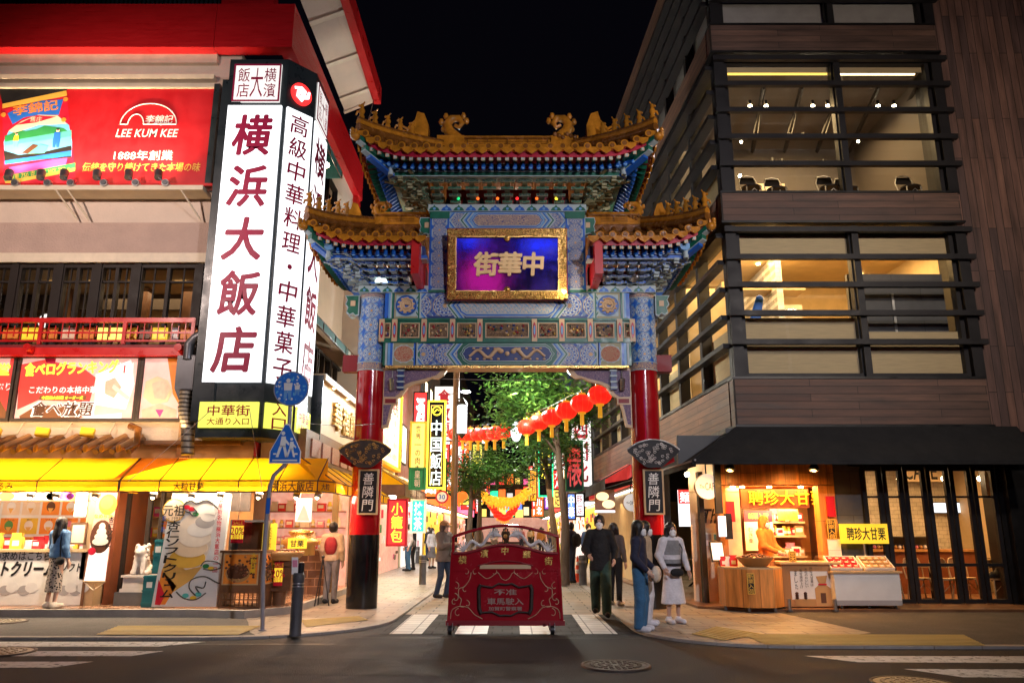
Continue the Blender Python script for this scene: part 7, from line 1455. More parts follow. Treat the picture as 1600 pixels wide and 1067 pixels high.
# cafe front with folding doors
DY = 16.3; DF = Fr((0, DY, 0)); do = DF.on; us = [1352, 1396, 1432, 1468, 1502, 1532, 1582]; dx = [do(u, 800)[0] for u in (1350, 1383, 1416, 1452, 1489, 1524, 1562)]; dz1 = 2.78
for i in range(6):
 d = MB(); d.frame(DF, dx[i]+.01, dx[i+1]-.01, KZ+.04, dz1, .085, -.06, .02, 'charcoal'); d.fbox(DF, dx[i]+.09, dx[i+1]-.09, .80, .86, -.05, .01, 'charcoal'); d.fbox(DF, dx[i]+.09, dx[i+1]-.09, 2.15, 2.19, -.05, .01, 'charcoal'); o = d.build('folding_door', tim); g = MB(); g.rect(DF, dx[i]+.08, dx[i+1]-.08, KZ+.1, dz1-.05, -.02, 'glass'); g.build('pane', o)
m = MB(); m.fbox(DF, dx[0]-.2, 12, dz1, 3.3, -.3, .03, 'black'); m.fbox(DF, dx[6], 12, KZ, 3.3, -.3, .04, 'black'); m.fbox(DF, dx[6]+.12, dx[6]+.2, KZ, 3.3, .04, .10, 'steel_dark'); m.build('door_surround', tim)
m = MB(); m.box(x1, 11.5, 20.5, 20.6, KZ, 3.2, 'wall_tile_white'); m.box(x1, 11.5, 16.6, 20.6, 3.0, 3.1, 'room_dark'); m.box(7.2, 8.2, 19.6, 20.4, KZ, 2.3, 'wood_red'); m.box(11.4, 11.5, 16.6, 20.6, KZ, 3.1, 'room_wall'); m.box(x1+.05, x1+.1, 16.8, 20.6, KZ, 3.1, 'wood_red'); m.build('cafe_room', tim)
t = thing('cafe_counter', 'dark timber cafe counter with a glass cake case seen through the folding doors', 'counter', (9.2, 18.9, KZ)); m = MB(); m.box(8.0, 11.0, 18.9, 19.5, KZ, 1.02, 'wood_red'); m.box(7.95, 11.05, 18.85, 19.55, 1.02, 1.07, 'wood_warm'); m.build('body', t); m = MB(); m.box(8.3, 10.0, 18.95, 19.4, 1.35, 1.37, 'steel'); m.box(8.3, 10.0, 19.38, 19.4, 1.07, 1.37, 'steel_dark'); m.build('case', t); m = MB()
for i in range(16): m.ball((8.4+.1*i, 19.15, 1.12), (.045, .06, .05), random.choice(['goods_tan', 'goods_white', 'goods_green', 'goods_pink']), 6, 4)
m.build('cake', t)
for k, (u, lab) in enumerate(((1470, 'left glowing menu screen above the cafe counter'), (1492, 'right glowing menu screen above the cafe counter'))): t = thing('menu_screen', lab, 'screen', pp(u, 795, 20.3)); F = Fr((0, 20.3, 0)); a, b = F.on(u, 793); m = MB(); m.fbox(F, a-.20, a+.20, b-.14, b+.14, -.04, -.005, 'black'); m.build('case', t); m = MB(); m.fbox(F, a-.18, a+.18, b-.12, b+.12, -.004, 0, 'screen'); m.build('display', t)
for x in (7.6, 8.6, 9.6, 10.4): m = MB(); m.ball((x, 17.6, 2.62), .05, 'lamp_spot', 8, 6); m.cyl((x, 17.6, 2.66), (x, 17.6, 3.0), .012, 'black', n=5); m.build('pendant_lamp', tim)
lamp('AREA', (9.2, 18.0, 2.95), 260, (1, .52, .18), 3.0, (9.2, 18.2, 0), sy=2, parent=tim)
m = MB(); F = Fr((0, 19.8, 0)); m.text(F, 'CAFE', F.on(1437, 736)[0], F.on(1437, 736)[1], .42, 'black', w=.85, bold=.01); m.fbox(F, F.on(1410, 700)[0], F.on(1470, 700)[0], F.on(0, 752)[1], F.on(0, 715)[1], -.05, 0, 'paper_warm'); m.build('wall_lettering', tim)
for k, (x, y, lab) in enumerate(((7.75, 16.75, 'cane chair behind the first folding doors'), (8.5, 17.0, 'cane chair left of the small cafe table'), (8.95, 16.8, 'cane chair with its back to the folding doors'), (9.5, 17.1, 'cane chair at the right of the small cafe table'), (10.0, 16.8, 'cane chair with a dark bag behind the last door'))): chair('cane_chair', lab, x, y, KZ+.03, 0, 'wood_light', 'wood_light', 'cane chairs behind the folding doors')
t = thing('cafe_table', 'small round cafe table behind the folding doors', 'table', (8.95, 17.4, KZ)); m = MB(); m.cyl((8.95, 17.4, .74), (8.95, 17.4, .77), .34, 'wood_light', n=20); m.build('tabletop', t); m = MB(); m.cyl((8.95, 17.4, KZ), (8.95, 17.4, .74), .03, 'black', n=8); m.cyl((8.95, 17.4, KZ+.03), (8.95, 17.4, KZ+.05), .2, 'black', n=14); m.build('pedestal', t)
t = thing('handbag', 'dark handbag on the cane chair behind the last door', 'bag', (10.0, 16.8, .5)); m = MB(); sdf_add(m, [((9.9, 16.75, .58), (10.08, 16.75, .58), .10, .10, (1, .6, 1)), ((9.99, 16.75, .62), (9.99, 16.75, .72), .08, .03)], 'black_cloth', h=.02); m.build('bag', t)
def round_sign(lab, p, r, txt, ax, flip=False):
 F = Fr(p, ax, (0, 0, 1)); t = thing('round_sign', lab, 'sign', p); m = MB(); m.disc(F, 0, 0, r, -.05, .05, 'sign_soft', 32, side='wood_light'); m.build('disc', t); m = MB(); m.text(F, txt[0], -r*.45, 0, r*.3, 'ink_black', w=r*.42, c=.055, flip=flip); m.text(F, txt[1], r*.28, 0, r*.58, 'ink_black', w=r*.95, c=.055, flip=flip); m.build('lettering', t); m = MB(); m.tube([F.pt(0, r, 0), F.pt(0, r+.3, 0)], .015, 'black', 5); m.build('bracket', t)
round_sign('round white lit cafe sign left of the chestnut booth', pp(1104, 760, 16.2), .255, ('The', 'CAFE'), (1, .12, 0)); round_sign('round cafe sign inside the glass of the last folding door', pp(1546, 756, 16.6), .27, ('The', 'CAFE'), (.55, .8, 0), True)
round_sign('small round white sign further up the lane beside the right column', pp(986, 785, 20.5), .22, ('the', 'sweets'), (1, .2, 0))
# panelled white wall, lettering and tables between column and booth
WPF = Fr((4.05, 16.9, 0), (1, -.22, 0), (0, 0, 1)); m = MB(); m.fbox(WPF, -.28, .75, KZ, 2.9, -.1, 0, 'ink_cream')
for z in (.95, 1.5, 1.72, 2.3): m.fbox(WPF, -.28, .75, z, z+.03, 0, .02, 'paper_warm')
m.build('panelled_wall', tim); m = MB(); a, b = WPF.on(1118, 806); m.text(WPF, 'The', a-.05, b, .30, 'ink_black', c=.02, shear=.25, w=.42, bold=.01); a, b = WPF.on(1097, 808); m.fbox(WPF, a-.09, a+.09, b-.11, b+.11, .0, .024, 'ink_black'); m.disc(WPF, a, b+.02, .06, .024, .028, 'ink_cream', 12); m.build('wall_lettering', tim)
for x in (.0, .5): p = WPF.pt(-.3+x*1.2, 2.65, .3); m = MB(); m.ball(p, .05, 'lamp_spot', 8, 6); m.build('ceiling_lamp', tim); lamp('POINT', p+Vector((0, -.1, -.1)), 9, (1, .66, .34), .05)
for k, (u, v, lab) in enumerate(((1085, 917, 'small cafe table on a black iron foot near the column'), (1120, 925, 'small cafe table on a black iron foot near the booth'))):
 q = pz(u, v, KZ); t = thing('bistro_table', lab, 'table', q, 'cafe tables on iron feet'); m = MB(); m.box(q.x-.24, q.x+.24, q.y-.2, q.y+.2, .74, .77, 'wood_warm'); m.build('tabletop', t); m = MB(); m.cyl(q, (q.x, q.y, .74), .03, 'black', n=8)
 for a in range(4): m.tube([(q.x, q.y, KZ+.14), (q.x+.2*math.cos(a*PI/2+.5), q.y+.2*math.sin(a*PI/2+.5), KZ+.02)], [.03, .02], 'black', 6)
 m.build('iron_foot', t)
t = thing('menu_tablet', 'black framed menu screen tilted on a stand by the booth', 'screen', pp(1121, 880, 16.0)); F = Fr(pp(1121, 861, 15.9), (1, .5, 0), (0, .35, 1)); m = MB(); m.fbox(F, -.16, .16, -.2, .2, -.03, 0, 'black'); m.build('case', t); m = MB(); m.fbox(F, -.14, .14, -.17, .17, .001, .005, 'sign_white_dim'); m.build('display', t)
t = thing('light_box_sign', 'lit white box sign on the dark post left of the booth', 'sign', pp(1127, 825, 16.0)); F = Fr((0, 16.1, 0)); a0, b0 = F.on(1124, 838); a1, b1 = F.on(1133, 806); m = MB(); m.fbox(F, a0, a1, b0, b1, -.03, .03, 'sign_white'); m.build('face', t); m = MB(); m.fbox(F, a1, a1+.12, b0-.05, b1+.05, -.1, .05, 'black'); m.fbox(F, a0-.03, x0+.02, b1+.05, 2.9, -.1, .02, 'charcoal'); m.build('case', t)
t = thing('poster_case', 'lit pink and white poster case beside the right column', 'poster', pp(1071, 800, 17.5)); F = Fr((0, 17.4, 0)); a0, b0 = F.on(1062, 822); a1, b1 = F.on(1080, 765); m = MB(); m.fbox(F, a0, a1, b0, b1, -.05, 0, 'sign_white'); m.fbox(F, a0, a1, lerp(b0, b1, .62), b1, .001, .005, 'sign_red'); m.build('panel', t); m = MB(); m.text(F, '麺', (a0+a1)/2, lerp(b0, b1, .8), .22, 'sign_white', c=.01, bold=.02); m.build('lettering', t)
for u, mt, lb in ((1106, 'ink_grey', 'small grey notice on the panelled wall under the round cafe sign'), (1121, 'ink_sky', 'small blue notice on the panelled wall beside the booth post')):
 a, b = WPF.on(u, 842); t = thing('wall_notice', lb, 'notice', WPF.pt(a, b)); m = MB(); m.fbox(WPF, a-.09, a+.09, b-.13, b+.13, .021, .03, 'paper'); m.build('sheet', t); m = MB(); m.fbox(WPF, a-.07, a+.07, b-.02, b+.1, .03, .033, mt); m.build('print', t)
m = MB(); m.box(3.3, 3.5, 17.6, 17.8, KZ, 2.7, 'dark_frame'); m.box(3.9, 4.0, 16.6, 16.8, KZ, 2.7, 'dark_frame'); m.build('post', tim)
# ---------------------------------------------------------------- red wheeled barrier on the crossing
b_ = pz(787, 990); RY = b_.y; BX = -.10; RB = Fr((BX, RY, 0)); rb = lambda v: RB.on(800, v)[1]
bar = thing('street_barrier', 'ornate red wheeled street barrier with silver dragons on the crossing', 'barrier', (BX, RY, 0))
zb, z1, z2 = rb(971), rb(888), rb(862); W0, W1 = .87, .81
def side(z): return lerp(W0, W1, (z-zb)/(rb(822)-zb))
m = MB(); m.prism(RB, [(-W0, zb), (W0, zb), (side(z1), z1), (-side(z1), z1)], -.03, .03, 'red_barrier'); m.fbox(RB, -W0-.02, W0+.02, zb-.05, zb+.02, -.05, .05, 'red_dark')
for s in (-1, 1): m.prism(RB, [(s*W0, zb), (s*(W0-.045), zb), (s*(side(z2)-.045), z2), (s*side(z2), z2)], -.04, .045, 'red_barrier')
m.build('panel', bar)
hm = []; n = 28
for i in range(n+1): x = lerp(-1, 1, i/n); hm.append((x*.80, z2-.02+.125*max(0, math.cos(x*PI/1.64))**1.5*(1 if abs(x) < .82 else 0)))
m = MB(); m.prism(RB, [(-side(z1), z1-.03), (side(z1), z1-.03)]+[(x, z) for x, z in hm[::-1]], -.035, .04, 'red_barrier')
m.tube([RB.pt(x, z, .03) for x, z in hm], .025, 'red_dark', 6)
m.tube([RB.pt(lerp(-.42, .42, i/12), z1+.03+.085*math.cos(lerp(-1.4, 1.4, i/12)), .045) for i in range(13)], .012, 'red_dark', 5); m.build('header', bar)
m = MB(); m.prism(RB, [(-.39, z1-.0), (.39, z1-.0), (.38, z1+.06), (-.38, z1+.06)], .04, .05, 'gold_pale'); m.build('handle_bar', bar)
m = MB()
for ch, u, v in (('横', 723, 874), ('濱', 757, 864), ('中', 789, 860), ('華', 823, 866), ('街', 857, 876)): a, b = RB.on(u, v); m.text(RB, ch, a, b, .115, 'gold_carve', c=.045, bold=.028, shear=.05)
m.build('lettering', bar)
m = MB(); zt_ = rb(838); za = rb(821)
m.tube([RB.pt(lerp(-.80, .80, i/16), zt_+(za-zt_)*math.cos(lerp(-PI/2, PI/2, i/16)), 0) for i in range(17)], .024, 'red_barrier', 8)
for s in (-1, 1): m.tube([RB.pt(s*.80, z2-.05, 0), RB.pt(s*.80, zt_, 0)], .024, 'red_barrier', 8)
m.build('arch', bar)
for s in (-1, 1):
 m = MB(); pts = []
 for i in range(40):
  t = i/39; pts.append(RB.pt(s*lerp(.17, .62, t), lerp(z2+.215, z2+.05, t)+.055*math.sin(t*9.5+.4)+.01, 0))
 m.tube(pts, [lerp(.026, .016, abs(t/39-.35)) for t in range(40)], 'silver_white', 8)
 h = pts[0]; m.ball(h+Vector((-s*.02, 0, .02)), (.055, .035, .04), 'silver_white', 10, 8); m.tube([h, h+Vector((-s*.07, -.01, .0)), h+Vector((-s*.11, -.01, -.02))], [.035, .028, .015], 'silver_white', 6)
 for a in range(9): q = lerp(-1.2, 2.4, a/8); m.tube([h, h+Vector((s*math.cos(q)*.07, 0, math.sin(q)*.07+.02)), h+Vector((s*math.cos(q+.3)*.10, 0, math.sin(q+.3)*.10+.02))], [.014, .010, .004], 'silver_white', 5)
 for i in (12, 24): m.tube([pts[i], pts[i]+Vector((s*.03, -.02, -.06)), pts[i]+Vector((s*.07, -.02, -.07))], [.014, .010, .006], 'silver_white', 5)
 e = pts[-1]
 for a in range(7): q = lerp(-1.0, 1.6, a/6); m.tube([e, e+Vector((s*math.cos(q)*.08, 0, math.sin(q)*.08)), e+Vector((s*math.cos(q+.25)*.14, 0, math.sin(q+.25)*.13))], [.016, .012, .004], 'silver_white', 5)
 for i in range(3, 38, 2): m.ball(pts[i]+Vector((0, 0, .022)), (.010, .008, .016), 'silver_white', 5, 4)
 m.build('dragon', bar)
m = MB(); m.ball(RB.pt(0, z2+.235, 0), .03, 'gold', 8, 6); m.build('pearl', bar)
def curl(m, x, z, r, turn, a0, mat='gold_pale', c=.036, w=.005):
 pts = []
 for i in range(18): t = i/17; q = a0+turn*t*3.6; rr_ = r*(1-.8*t); pts.append(RB.pt(x+rr_*math.cos(q), z+rr_*math.sin(q), c))
 m.tube(pts, w, mat, 4); return pts[0]
m = MB(); H = z1-zb
for s in (-1, 1):
 for x, z, r, tn in ((.60, .93, .06, 1), (.45, .93, .06, -1), (.18, .93, .07, 1), (.75, .66, .07, 1), (.60, .60, .06, -1), (.76, .44, .075, 1), (.76, .36, .06, -1), (.58, .33, .06, 1), (.70, .16, .075, -1)): curl(m, s*x, zb+H*z, r, s*tn, PI/2)
 for P in ([(.52, .93), (.54, .80), (.62, .66), (.70, .62), (.70, .48), (.66, .42), (.68, .3), (.62, .28)], [(.41, .93), (.30, .82), (.22, .84), (.12, .93), (.06, .82), (0, .78)], [(.34, .06), (.46, .14), (.56, .27), (.70, .29), (.80, .22), (.82, .06)]): m.tube(smooth([RB.pt(s*x, zb+H*z, .036) for x, z in P], 3), .0052, 'gold_pale', 4)
m.build('scrollwork', bar)
m = MB()
for s in (-1, 1):
 m.tube([RB.pt(s*.37, zb+H*.70, .05), RB.pt(s*.40, zb+H*.62, .05), RB.pt(s*.39, zb+H*.25, .05), RB.pt(s*.36, zb+H*.16, .05)], .028, 'iron', 8)
 m.tube([RB.pt(s*.36, zb+H*.68, .05), RB.pt(s*.2, zb+H*.65, .05), RB.pt(s*.1, zb+H*.72, .05), RB.pt(0, zb+H*.70, .05)], .014, 'iron', 6); m.tube([RB.pt(s*.36, zb+H*.18, .05), RB.pt(s*.2, zb+H*.19, .05), RB.pt(s*.08, zb+H*.12, .05), RB.pt(0, zb+H*.13, .05)], .014, 'iron', 6)
m.build('plaque_frame', bar); m = MB()
m.text(RB, '不准', 0, zb+H*.56, .085, 'silver_dull', w=.34, c=.038, bold=.02); m.text(RB, '車馬駛入', 0, zb+H*.385, .095, 'silver_dull', w=.54, c=.038, bold=.02); m.text(RB, '加賀町警察署', 0, zb+H*.25, .055, 'silver_dull', w=.5, c=.038, bold=.014); m.build('notice', bar)
for x in (-.82, .70):
 for dy in (0, .5):
  m = MB(); c = Vector((BX+x+.0, RY+dy-.08, .065)); m.cyl(c+Vector((-.025, 0, 0)), c+Vector((.025, 0, 0)), .065, 'black', n=18); m.cyl(c+Vector((-.03, 0, 0)), c+Vector((.03, 0, 0)), .042, 'steel', n=14); m.cyl(c+Vector((-.034, 0, 0)), c+Vector((.034, 0, 0)), .014, 'steel_dark', n=8)
  for q in (-.036, .036): m.prism(Fr(c+Vector((q, 0, 0)), (0, 1, 0), (0, 0, 1)), [(-.02, -.02), (.03, -.02), (.05, .10), (-.02, .10)], -.003, .003, 'steel')
  m.build('castor', bar)
m = MB(); 
for x in (-.7, .58): m.box(BX+x-.02, BX+x+.02, RY-.05, RY+.5, .11, .15, 'red_dark')
m.build('base_frame', bar)
# ---------------------------------------------------------------- pole with the two signs
q = pz(410, 985, ZW); PY = q.y; SPf = Fr((0, PY, 0)); sp = SPf.on; P3 = lambda u, v: SPf.pt(*sp(u, v))
t = thing('sign_pole', 'bent grey pole carrying a round mural plate and a blue crossing sign', 'pole', q)
m = MB(); m.tube([q, P3(411, 900), P3(418, 790), P3(421, 762), P3(428, 742), P3(443, 728), P3(450, 715), P3(451, 690), P3(455, 600)], .032, 'grey_pole', 10); m.cyl(q, q+Vector((0, 0, .02)), .06, 'grey_pole', n=12); a, b = sp(420, 790); m.fbox(SPf, a-.03, a+.03, b-.12, b+.12, .03, .036, 'ink_blue'); m.build('post', t)
t = thing('crossing_sign', 'blue pentagon crossing sign with two white walking figures', 'traffic sign', P3(447, 725)); F = Fr((0, PY-.045, 0)); fo = F.on; a0, b0 = fo(420, 724); a1, b1 = fo(473, 662); w = a1-a0; h = b1-b0
sh = lambda k: [(lerp((a0+a1)/2, x, k), lerp((b0+b1)/2-.02, y, k)) for x, y in ((a0, b0), (a1, b0), (a1+.0, b0+h*.30), ((a0+a1)/2+.03, b1), ((a0+a1)/2-.03, b1), (a0, b0+h*.30))]
m = MB(); m.prism(F, sh(1), -.01, 0, 'ink_white'); m.prism(F, sh(.94), 0, .003, 'sign_blue_paint'); m.build('plate', t)
m = MB(); X = lambda x: a0+w*x; Y_ = lambda y: b0+h*y
def walker(cx, base, k):
 m.disc(F, X(cx), Y_(base+.60*k), w*.062*k, .003, .006, 'ink_white', 12)
 m.prism(F, [(X(cx-.09*k), Y_(base+.26*k)), (X(cx+.10*k), Y_(base+.26*k)), (X(cx+.09*k), Y_(base+.52*k)), (X(cx-.05*k), Y_(base+.52*k))], .003, .006, 'ink_white')
 for d in ((-.06, -.16), (.05, .14)): m.prism(F, [(X(cx+d[0]*k-.04*k), Y_(base+.28*k)), (X(cx+d[0]*k+.05*k), Y_(base+.28*k)), (X(cx+d[1]*k+.05*k), Y_(base)), (X(cx+d[1]*k-.035*k), Y_(base))], .003, .006, 'ink_white')
 m.prism(F, [(X(cx+.06*k), Y_(base+.48*k)), (X(cx+.22*k), Y_(base+.34*k)), (X(cx+.20*k), Y_(base+.29*k)), (X(cx+.04*k), Y_(base+.40*k))], .003, .0062, 'ink_white')
walker(.40, .16, 1.0); walker(.68, .16, .75); m.fbox(F, X(.10), X(.90), Y_(.06), Y_(.10), .003, .006, 'ink_white')
for x in (.12, .80): m.fbox(F, X(x), X(x+.1), Y_(.22), Y_(.26), .003, .006, 'ink_white')
m.build('figures', t)
t = thing('round_plate', 'round blue plate with pale guardian figures on top of the bent pole', 'plate', P3(455, 610)); a, b = fo(455, 607); r = .285
m = MB(); m.disc(F, a, b, r, -.02, .0, 'grey_pole', 32); m.disc(F, a, b, r*.93, 0, .004, 'sign_blue_paint', 32); m.build('disc', t); m = MB(); rr = random.Random(12)
for i in range(90):
 q_ = rr.uniform(0, 6.28); d = r*.86*math.sqrt(rr.random()); m.disc(F, a+d*math.cos(q_), b+d*math.sin(q_), rr.uniform(.008, .022), .004, .006+.00002*i, rr.choice(['ink_sky', 'goods_white', 'sign_blue_paint', 'g_lightblue']), 7)
for dx, k in ((-.05, 1), (.10, .6)): m.disc(F, a+dx, b+.13*k, .035*k, .008, .011, 'goods_white', 10); m.prism(F, [(a+dx-.06*k, b-.03*k), (a+dx+.06*k, b-.03*k), (a+dx+.07*k, b+.09*k), (a+dx-.07*k, b+.09*k)], .008, .011, 'goods_white'); m.prism(F, [(a+dx-.06*k, b-.18*k), (a+dx-.02*k, b-.18*k), (a+dx, b-.04*k), (a+dx+.02*k, b-.18*k), (a+dx+.06*k, b-.18*k), (a+dx+.06*k, b-.02), (a+dx-.06*k, b-.02)], .0075, .0105, 'g_lightblue')
m.build('figures', t)
def bollard(lab, u, v, h, r, extra=False):
 q = pz(u, v, ZW); t = thing('bollard', lab, 'bollard', q, 'grey stone bollards'); m = MB(); m.lathe([(r*1.05, 0), (r*1.05, .02), (r, .03), (r*.96, h-.12), (r*1.02, h-.10), (r*1.02, h-.03), (r*.85, h), (0, h)], 'bollard_grey', q, n=16); m.build('post', t)
 m = MB(); m.lathe([(r*1.0, h-.2), (r*1.03, h-.19), (r*1.0, h-.18)], 'steel', q, n=16); m.lathe([(r*1.0, h-.16), (r*1.03, h-.15), (r*1.0, h-.14)], 'steel', q, n=16); m.build('band', t)
 if extra: 
  t2 = thing('drink_can', 'dark can standing on top of the front bollard', 'can', q+Vector((0, 0, h))); m = MB(); m.cyl(q+Vector((.03, 0, h)), q+Vector((.03, 0, h+.14)), .045, 'charcoal', n=12); m.build('can', t2); m = MB(); m.cyl(q+Vector((.03, 0, h+.141)), q+Vector((.03, 0, h+.15)), .03, 'steel', n=10); m.build('rim', t2)
  t2 = thing('paper_cup', 'pink and white paper wedged beside the can on the front bollard', 'paper', q+Vector((-.04, 0, h))); m = MB(); F = Fr(q+Vector((-.06, -.02, h-.02)), (1, .3, 0), (-.05, 0, 1)); m.fbox(F, -.04, .05, 0, .24, -.012, .012, 'paper'); m.fbox(F, -.03, .04, .1, .2, .012, .015, 'goods_pink'); m.build('cup', t2)
bollard('tall dark grey bollard at the near left corner with litter on top', 461, 993, .87, .085, True); bollard('grey bollard on the left side of the lane', 660, 913, .80, .10); bollard('grey bollard on the right side of the lane beside the traffic cone', 911, 914, .80, .11); bollard('small far bollard on the left side of the lane', 652, 880, .75, .10)
q = pz(903, 909, ZW); t = thing('traffic_cone', 'orange and white traffic cone beside the right lane bollard', 'cone', q); m = MB(); m.box(q.x-.18, q.x+.18, q.y-.18, q.y+.18, ZW, ZW+.03, 'cone_orange'); m.build('base', t); m = MB()
for i, (z0, z1_) in enumerate(((.03, .25), (.25, .36), (.36, .48), (.48, .58), (.58, .74))): m.lathe([(.13*(1-z0/.85), z0), (.13*(1-z1_/.85), z1_)], 'cone_orange' if i % 2 == 0 else 'white_paint', (q.x, q.y, ZW), n=16)
m.build('body', t)
def cable(lab, pts, r=.01, mat='black'):
 m = MB(); out = []
 for (a, b) in zip(pts[:-1], pts[1:]):
  a, b = Vector(a), Vector(b); L = (b-a).length
  for i in range(9): t = i/8; p = a.lerp(b, t); p.z -= .04*L*4*t*(1-t)*.3; out.append(p)
 m.tube(out, r, mat, 4); tag(m.build('cable'), lab, 'cable')
cable('thin wire stretched across the lane under the gate beam', [(GX-1.6, 16.2, 4.62), (GX+1.6, 16.2, 4.62)], .006, 'ink_grey'); cable('thin guy wire running down in front of the left awning', [pp(330, 640, 14.3), pp(200, 752, 14.3)], .006, 'ink_grey'); cable('thin wire from the tower sign down the yellow awning', [pp(390, 640, 14.3), pp(411, 770, 14.3)], .006, 'ink_grey'); cable('cable between the restaurant eave and the gate roof corner', [(-3.9, 19.8, 13.3), (GX-2.9, 14.6, 9.6)], .012)
cable('thin wire from the round plate to the red column', [pp(470, 660, 12.4), pp(585, 662, 15.6)], .005, 'ink_grey')
# ---------------------------------------------------------------- the lane beyond the gate
rr = random.Random(21)
def block(name, label, x0, x1, y0, y1, h, mat, side, lit, rows):
 """a shop house along the lane: wall, lit shop front, upper windows"""
 t = thing(name, label, 'building', ((x0+x1)/2, y0, 0)); X = x1 if side < 0 else x0; F = Fr((X, 0, 0), (0, 1, 0) if side < 0 else (0, -1, 0), (0, 0, 1)); sg = 1 if side < 0 else -1
 f0, f1 = sorted((sg*y0, sg*y1)); m = MB(); m.box(x0, x1, y0, y1, 2.7, h, mat); m.box(x0+(0 if side < 0 else .8), x1-(.8 if side < 0 else 0), y0, y1, 0, 2.7, 'room_wall'); m.build('wall', t)
 m = MB(); m.fbox(F, f0+.2, f1-.2, ZW, 2.5, -.75, -.7, lit); 
 for i in range(int((f1-f0)*3)): a = rr.uniform(f0+.2, f1-.5); b = rr.uniform(.3, 2.2); m.fbox(F, a, a+rr.uniform(.15, .5), b, b+rr.uniform(.1, .35), -.70, -.66+.0005*i, rr.choice(['ink_red', 'goods_yellow', 'paper', 'ink_orange', 'goods_pink', 'chestnut', 'ink_green', 'poster_white']))
 m.build('shop_front', t); m = MB(); m.fbox(F, f0+.3, f1-.3, 2.66, 2.69, -.7, -.2, 'ceil_white' if rr.random() < .5 else 'ceil_warm'); m.build('ceiling_light', t)
 m = MB(); m.fbox(F, f0+.1, f1-.1, 2.72, 3.3, .0, .12, rr.choice(['lantern_orange', 'sign_gold', 'poster_red', 'sign_pink', 'sign_red', 'ink_green', 'sign_warm'])); m.build('fascia', t)
 for r in range(rows):
  for i in range(max(1, int((f1-f0)/2.2))):
   a = f0+.5+i*2.2
   if a+1.3 > f1 or 3.8+r*2.8 > h-1.5: continue
   w = MB(); w.frame(F, a, a+1.3, 3.8+r*2.8, 5.2+r*2.8, .06, .0, .05, 'dark_frame'); o = w.build('window', t); g = MB(); g.fbox(F, a+.06, a+1.24, 3.86+r*2.8, 5.14+r*2.8, 0, .02, 'ceil_dim' if rr.random() < .4 else 'black_gloss'); g.build('pane', o)
 return t
LB = [(22.0, 27, 9.5, 'cream', 'red shop house next to the restaurant on the left of the lane'), (27.1, 33, 8, 'wood_red', 'brown shop house beyond the tall yellow framed sign'), (33.1, 41, 11, 'stone_grey', 'grey shop house further along the left of the lane'), (41.1, 52, 9, 'red_dark', 'dark red shop house far along the left of the lane'), (52.1, 75, 13, 'charcoal', 'tall dark building at the far left end of the lane')]
for i, (y0, y1, h, mt, lb) in enumerate(LB): block('shop_house', lb, -12, -4.0+.08*i, y0, y1, h, mt, -1, ('poster_yellow', 'poster_meat', 'sign_white_dim', 'poster_yellow', 'poster_pink')[i], 2)
RB_ = [(34.0, 40, 8.5, 'stone_grey', 'grey shop house beyond the timber building on the right'), (40.1, 48, 13, 'blue_cloth', 'tall blue building behind the right lane tree'), (48.1, 62, 10, 'charcoal', 'dark building with many signs far along the right of the lane'), (62.1, 85, 12, 'red_dark', 'last red building on the right of the lane')]
for i, (y0, y1, h, mt, lb) in enumerate(RB_): block('shop_house', lb, 2.9+.05*i, 12, y0, y1, h, mt, 1, ('poster_yellow', 'sign_white_dim', 'poster_pink', 'poster_yellow')[i], 2)
t = block('shop_house', 'low shops with lit signs along the right side beyond the column', 3.35, 3.6, 22, 33.5, 3.2, 'wood_brown', 1, 'poster_yellow', 0)
t = thing('office_tower', 'distant dark tower block on the skyline beyond the lane', 'building', (-3, 120, 0)); m = MB(); a, b = pp(722, 636, 120), pp(760, 700, 120); m.box(a.x, b.x, 120, 130, 0, a.z, 'charcoal'); m.build('wall', t); m = MB()
for i in range(4):
 for j in range(6): m.box(a.x+.6+i*.85, a.x+1.0+i*.85, 119.9, 119.98, a.z-2-j*1.8, a.z-1.2-j*1.8, 'ceil_dim' if (i*5+j*3) % 7 == 0 else 'dark_panel')
m.build('window_grid', t)
t = thing('end_building', 'brightly lit building closing the far end of the lane', 'building', (0, 96, 0)); m = MB(); m.box(-4, 4.5, 96, 100, 0, 9, 'charcoal'); m.build('wall', t); m = MB(); m.box(-3.6, 4.2, 95.9, 95.98, .2, 3.0, 'poster_meat'); m.build('shop_front', t); m = MB(); m.box(-1.0, 1.2, 95.8, 95.9, 3.6, 5.2, 'sign_blue'); m.build('sign', t)
for i in range(22): m = MB(); x, z = -3.6+(i % 8)*1.0, 3.2+(i//8)*1.9+rr.uniform(-.2, .2); m.box(x, x+rr.uniform(.5, .95), 95.7-.01*i, 95.9, z, z+rr.uniform(.6, 1.6), rr.choice(['sign_red', 'sign_gold', 'sign_warm', 'sign_pink', 'lantern_orange', 'sign_white_dim', 'led_green'])); m.build('sign', t)
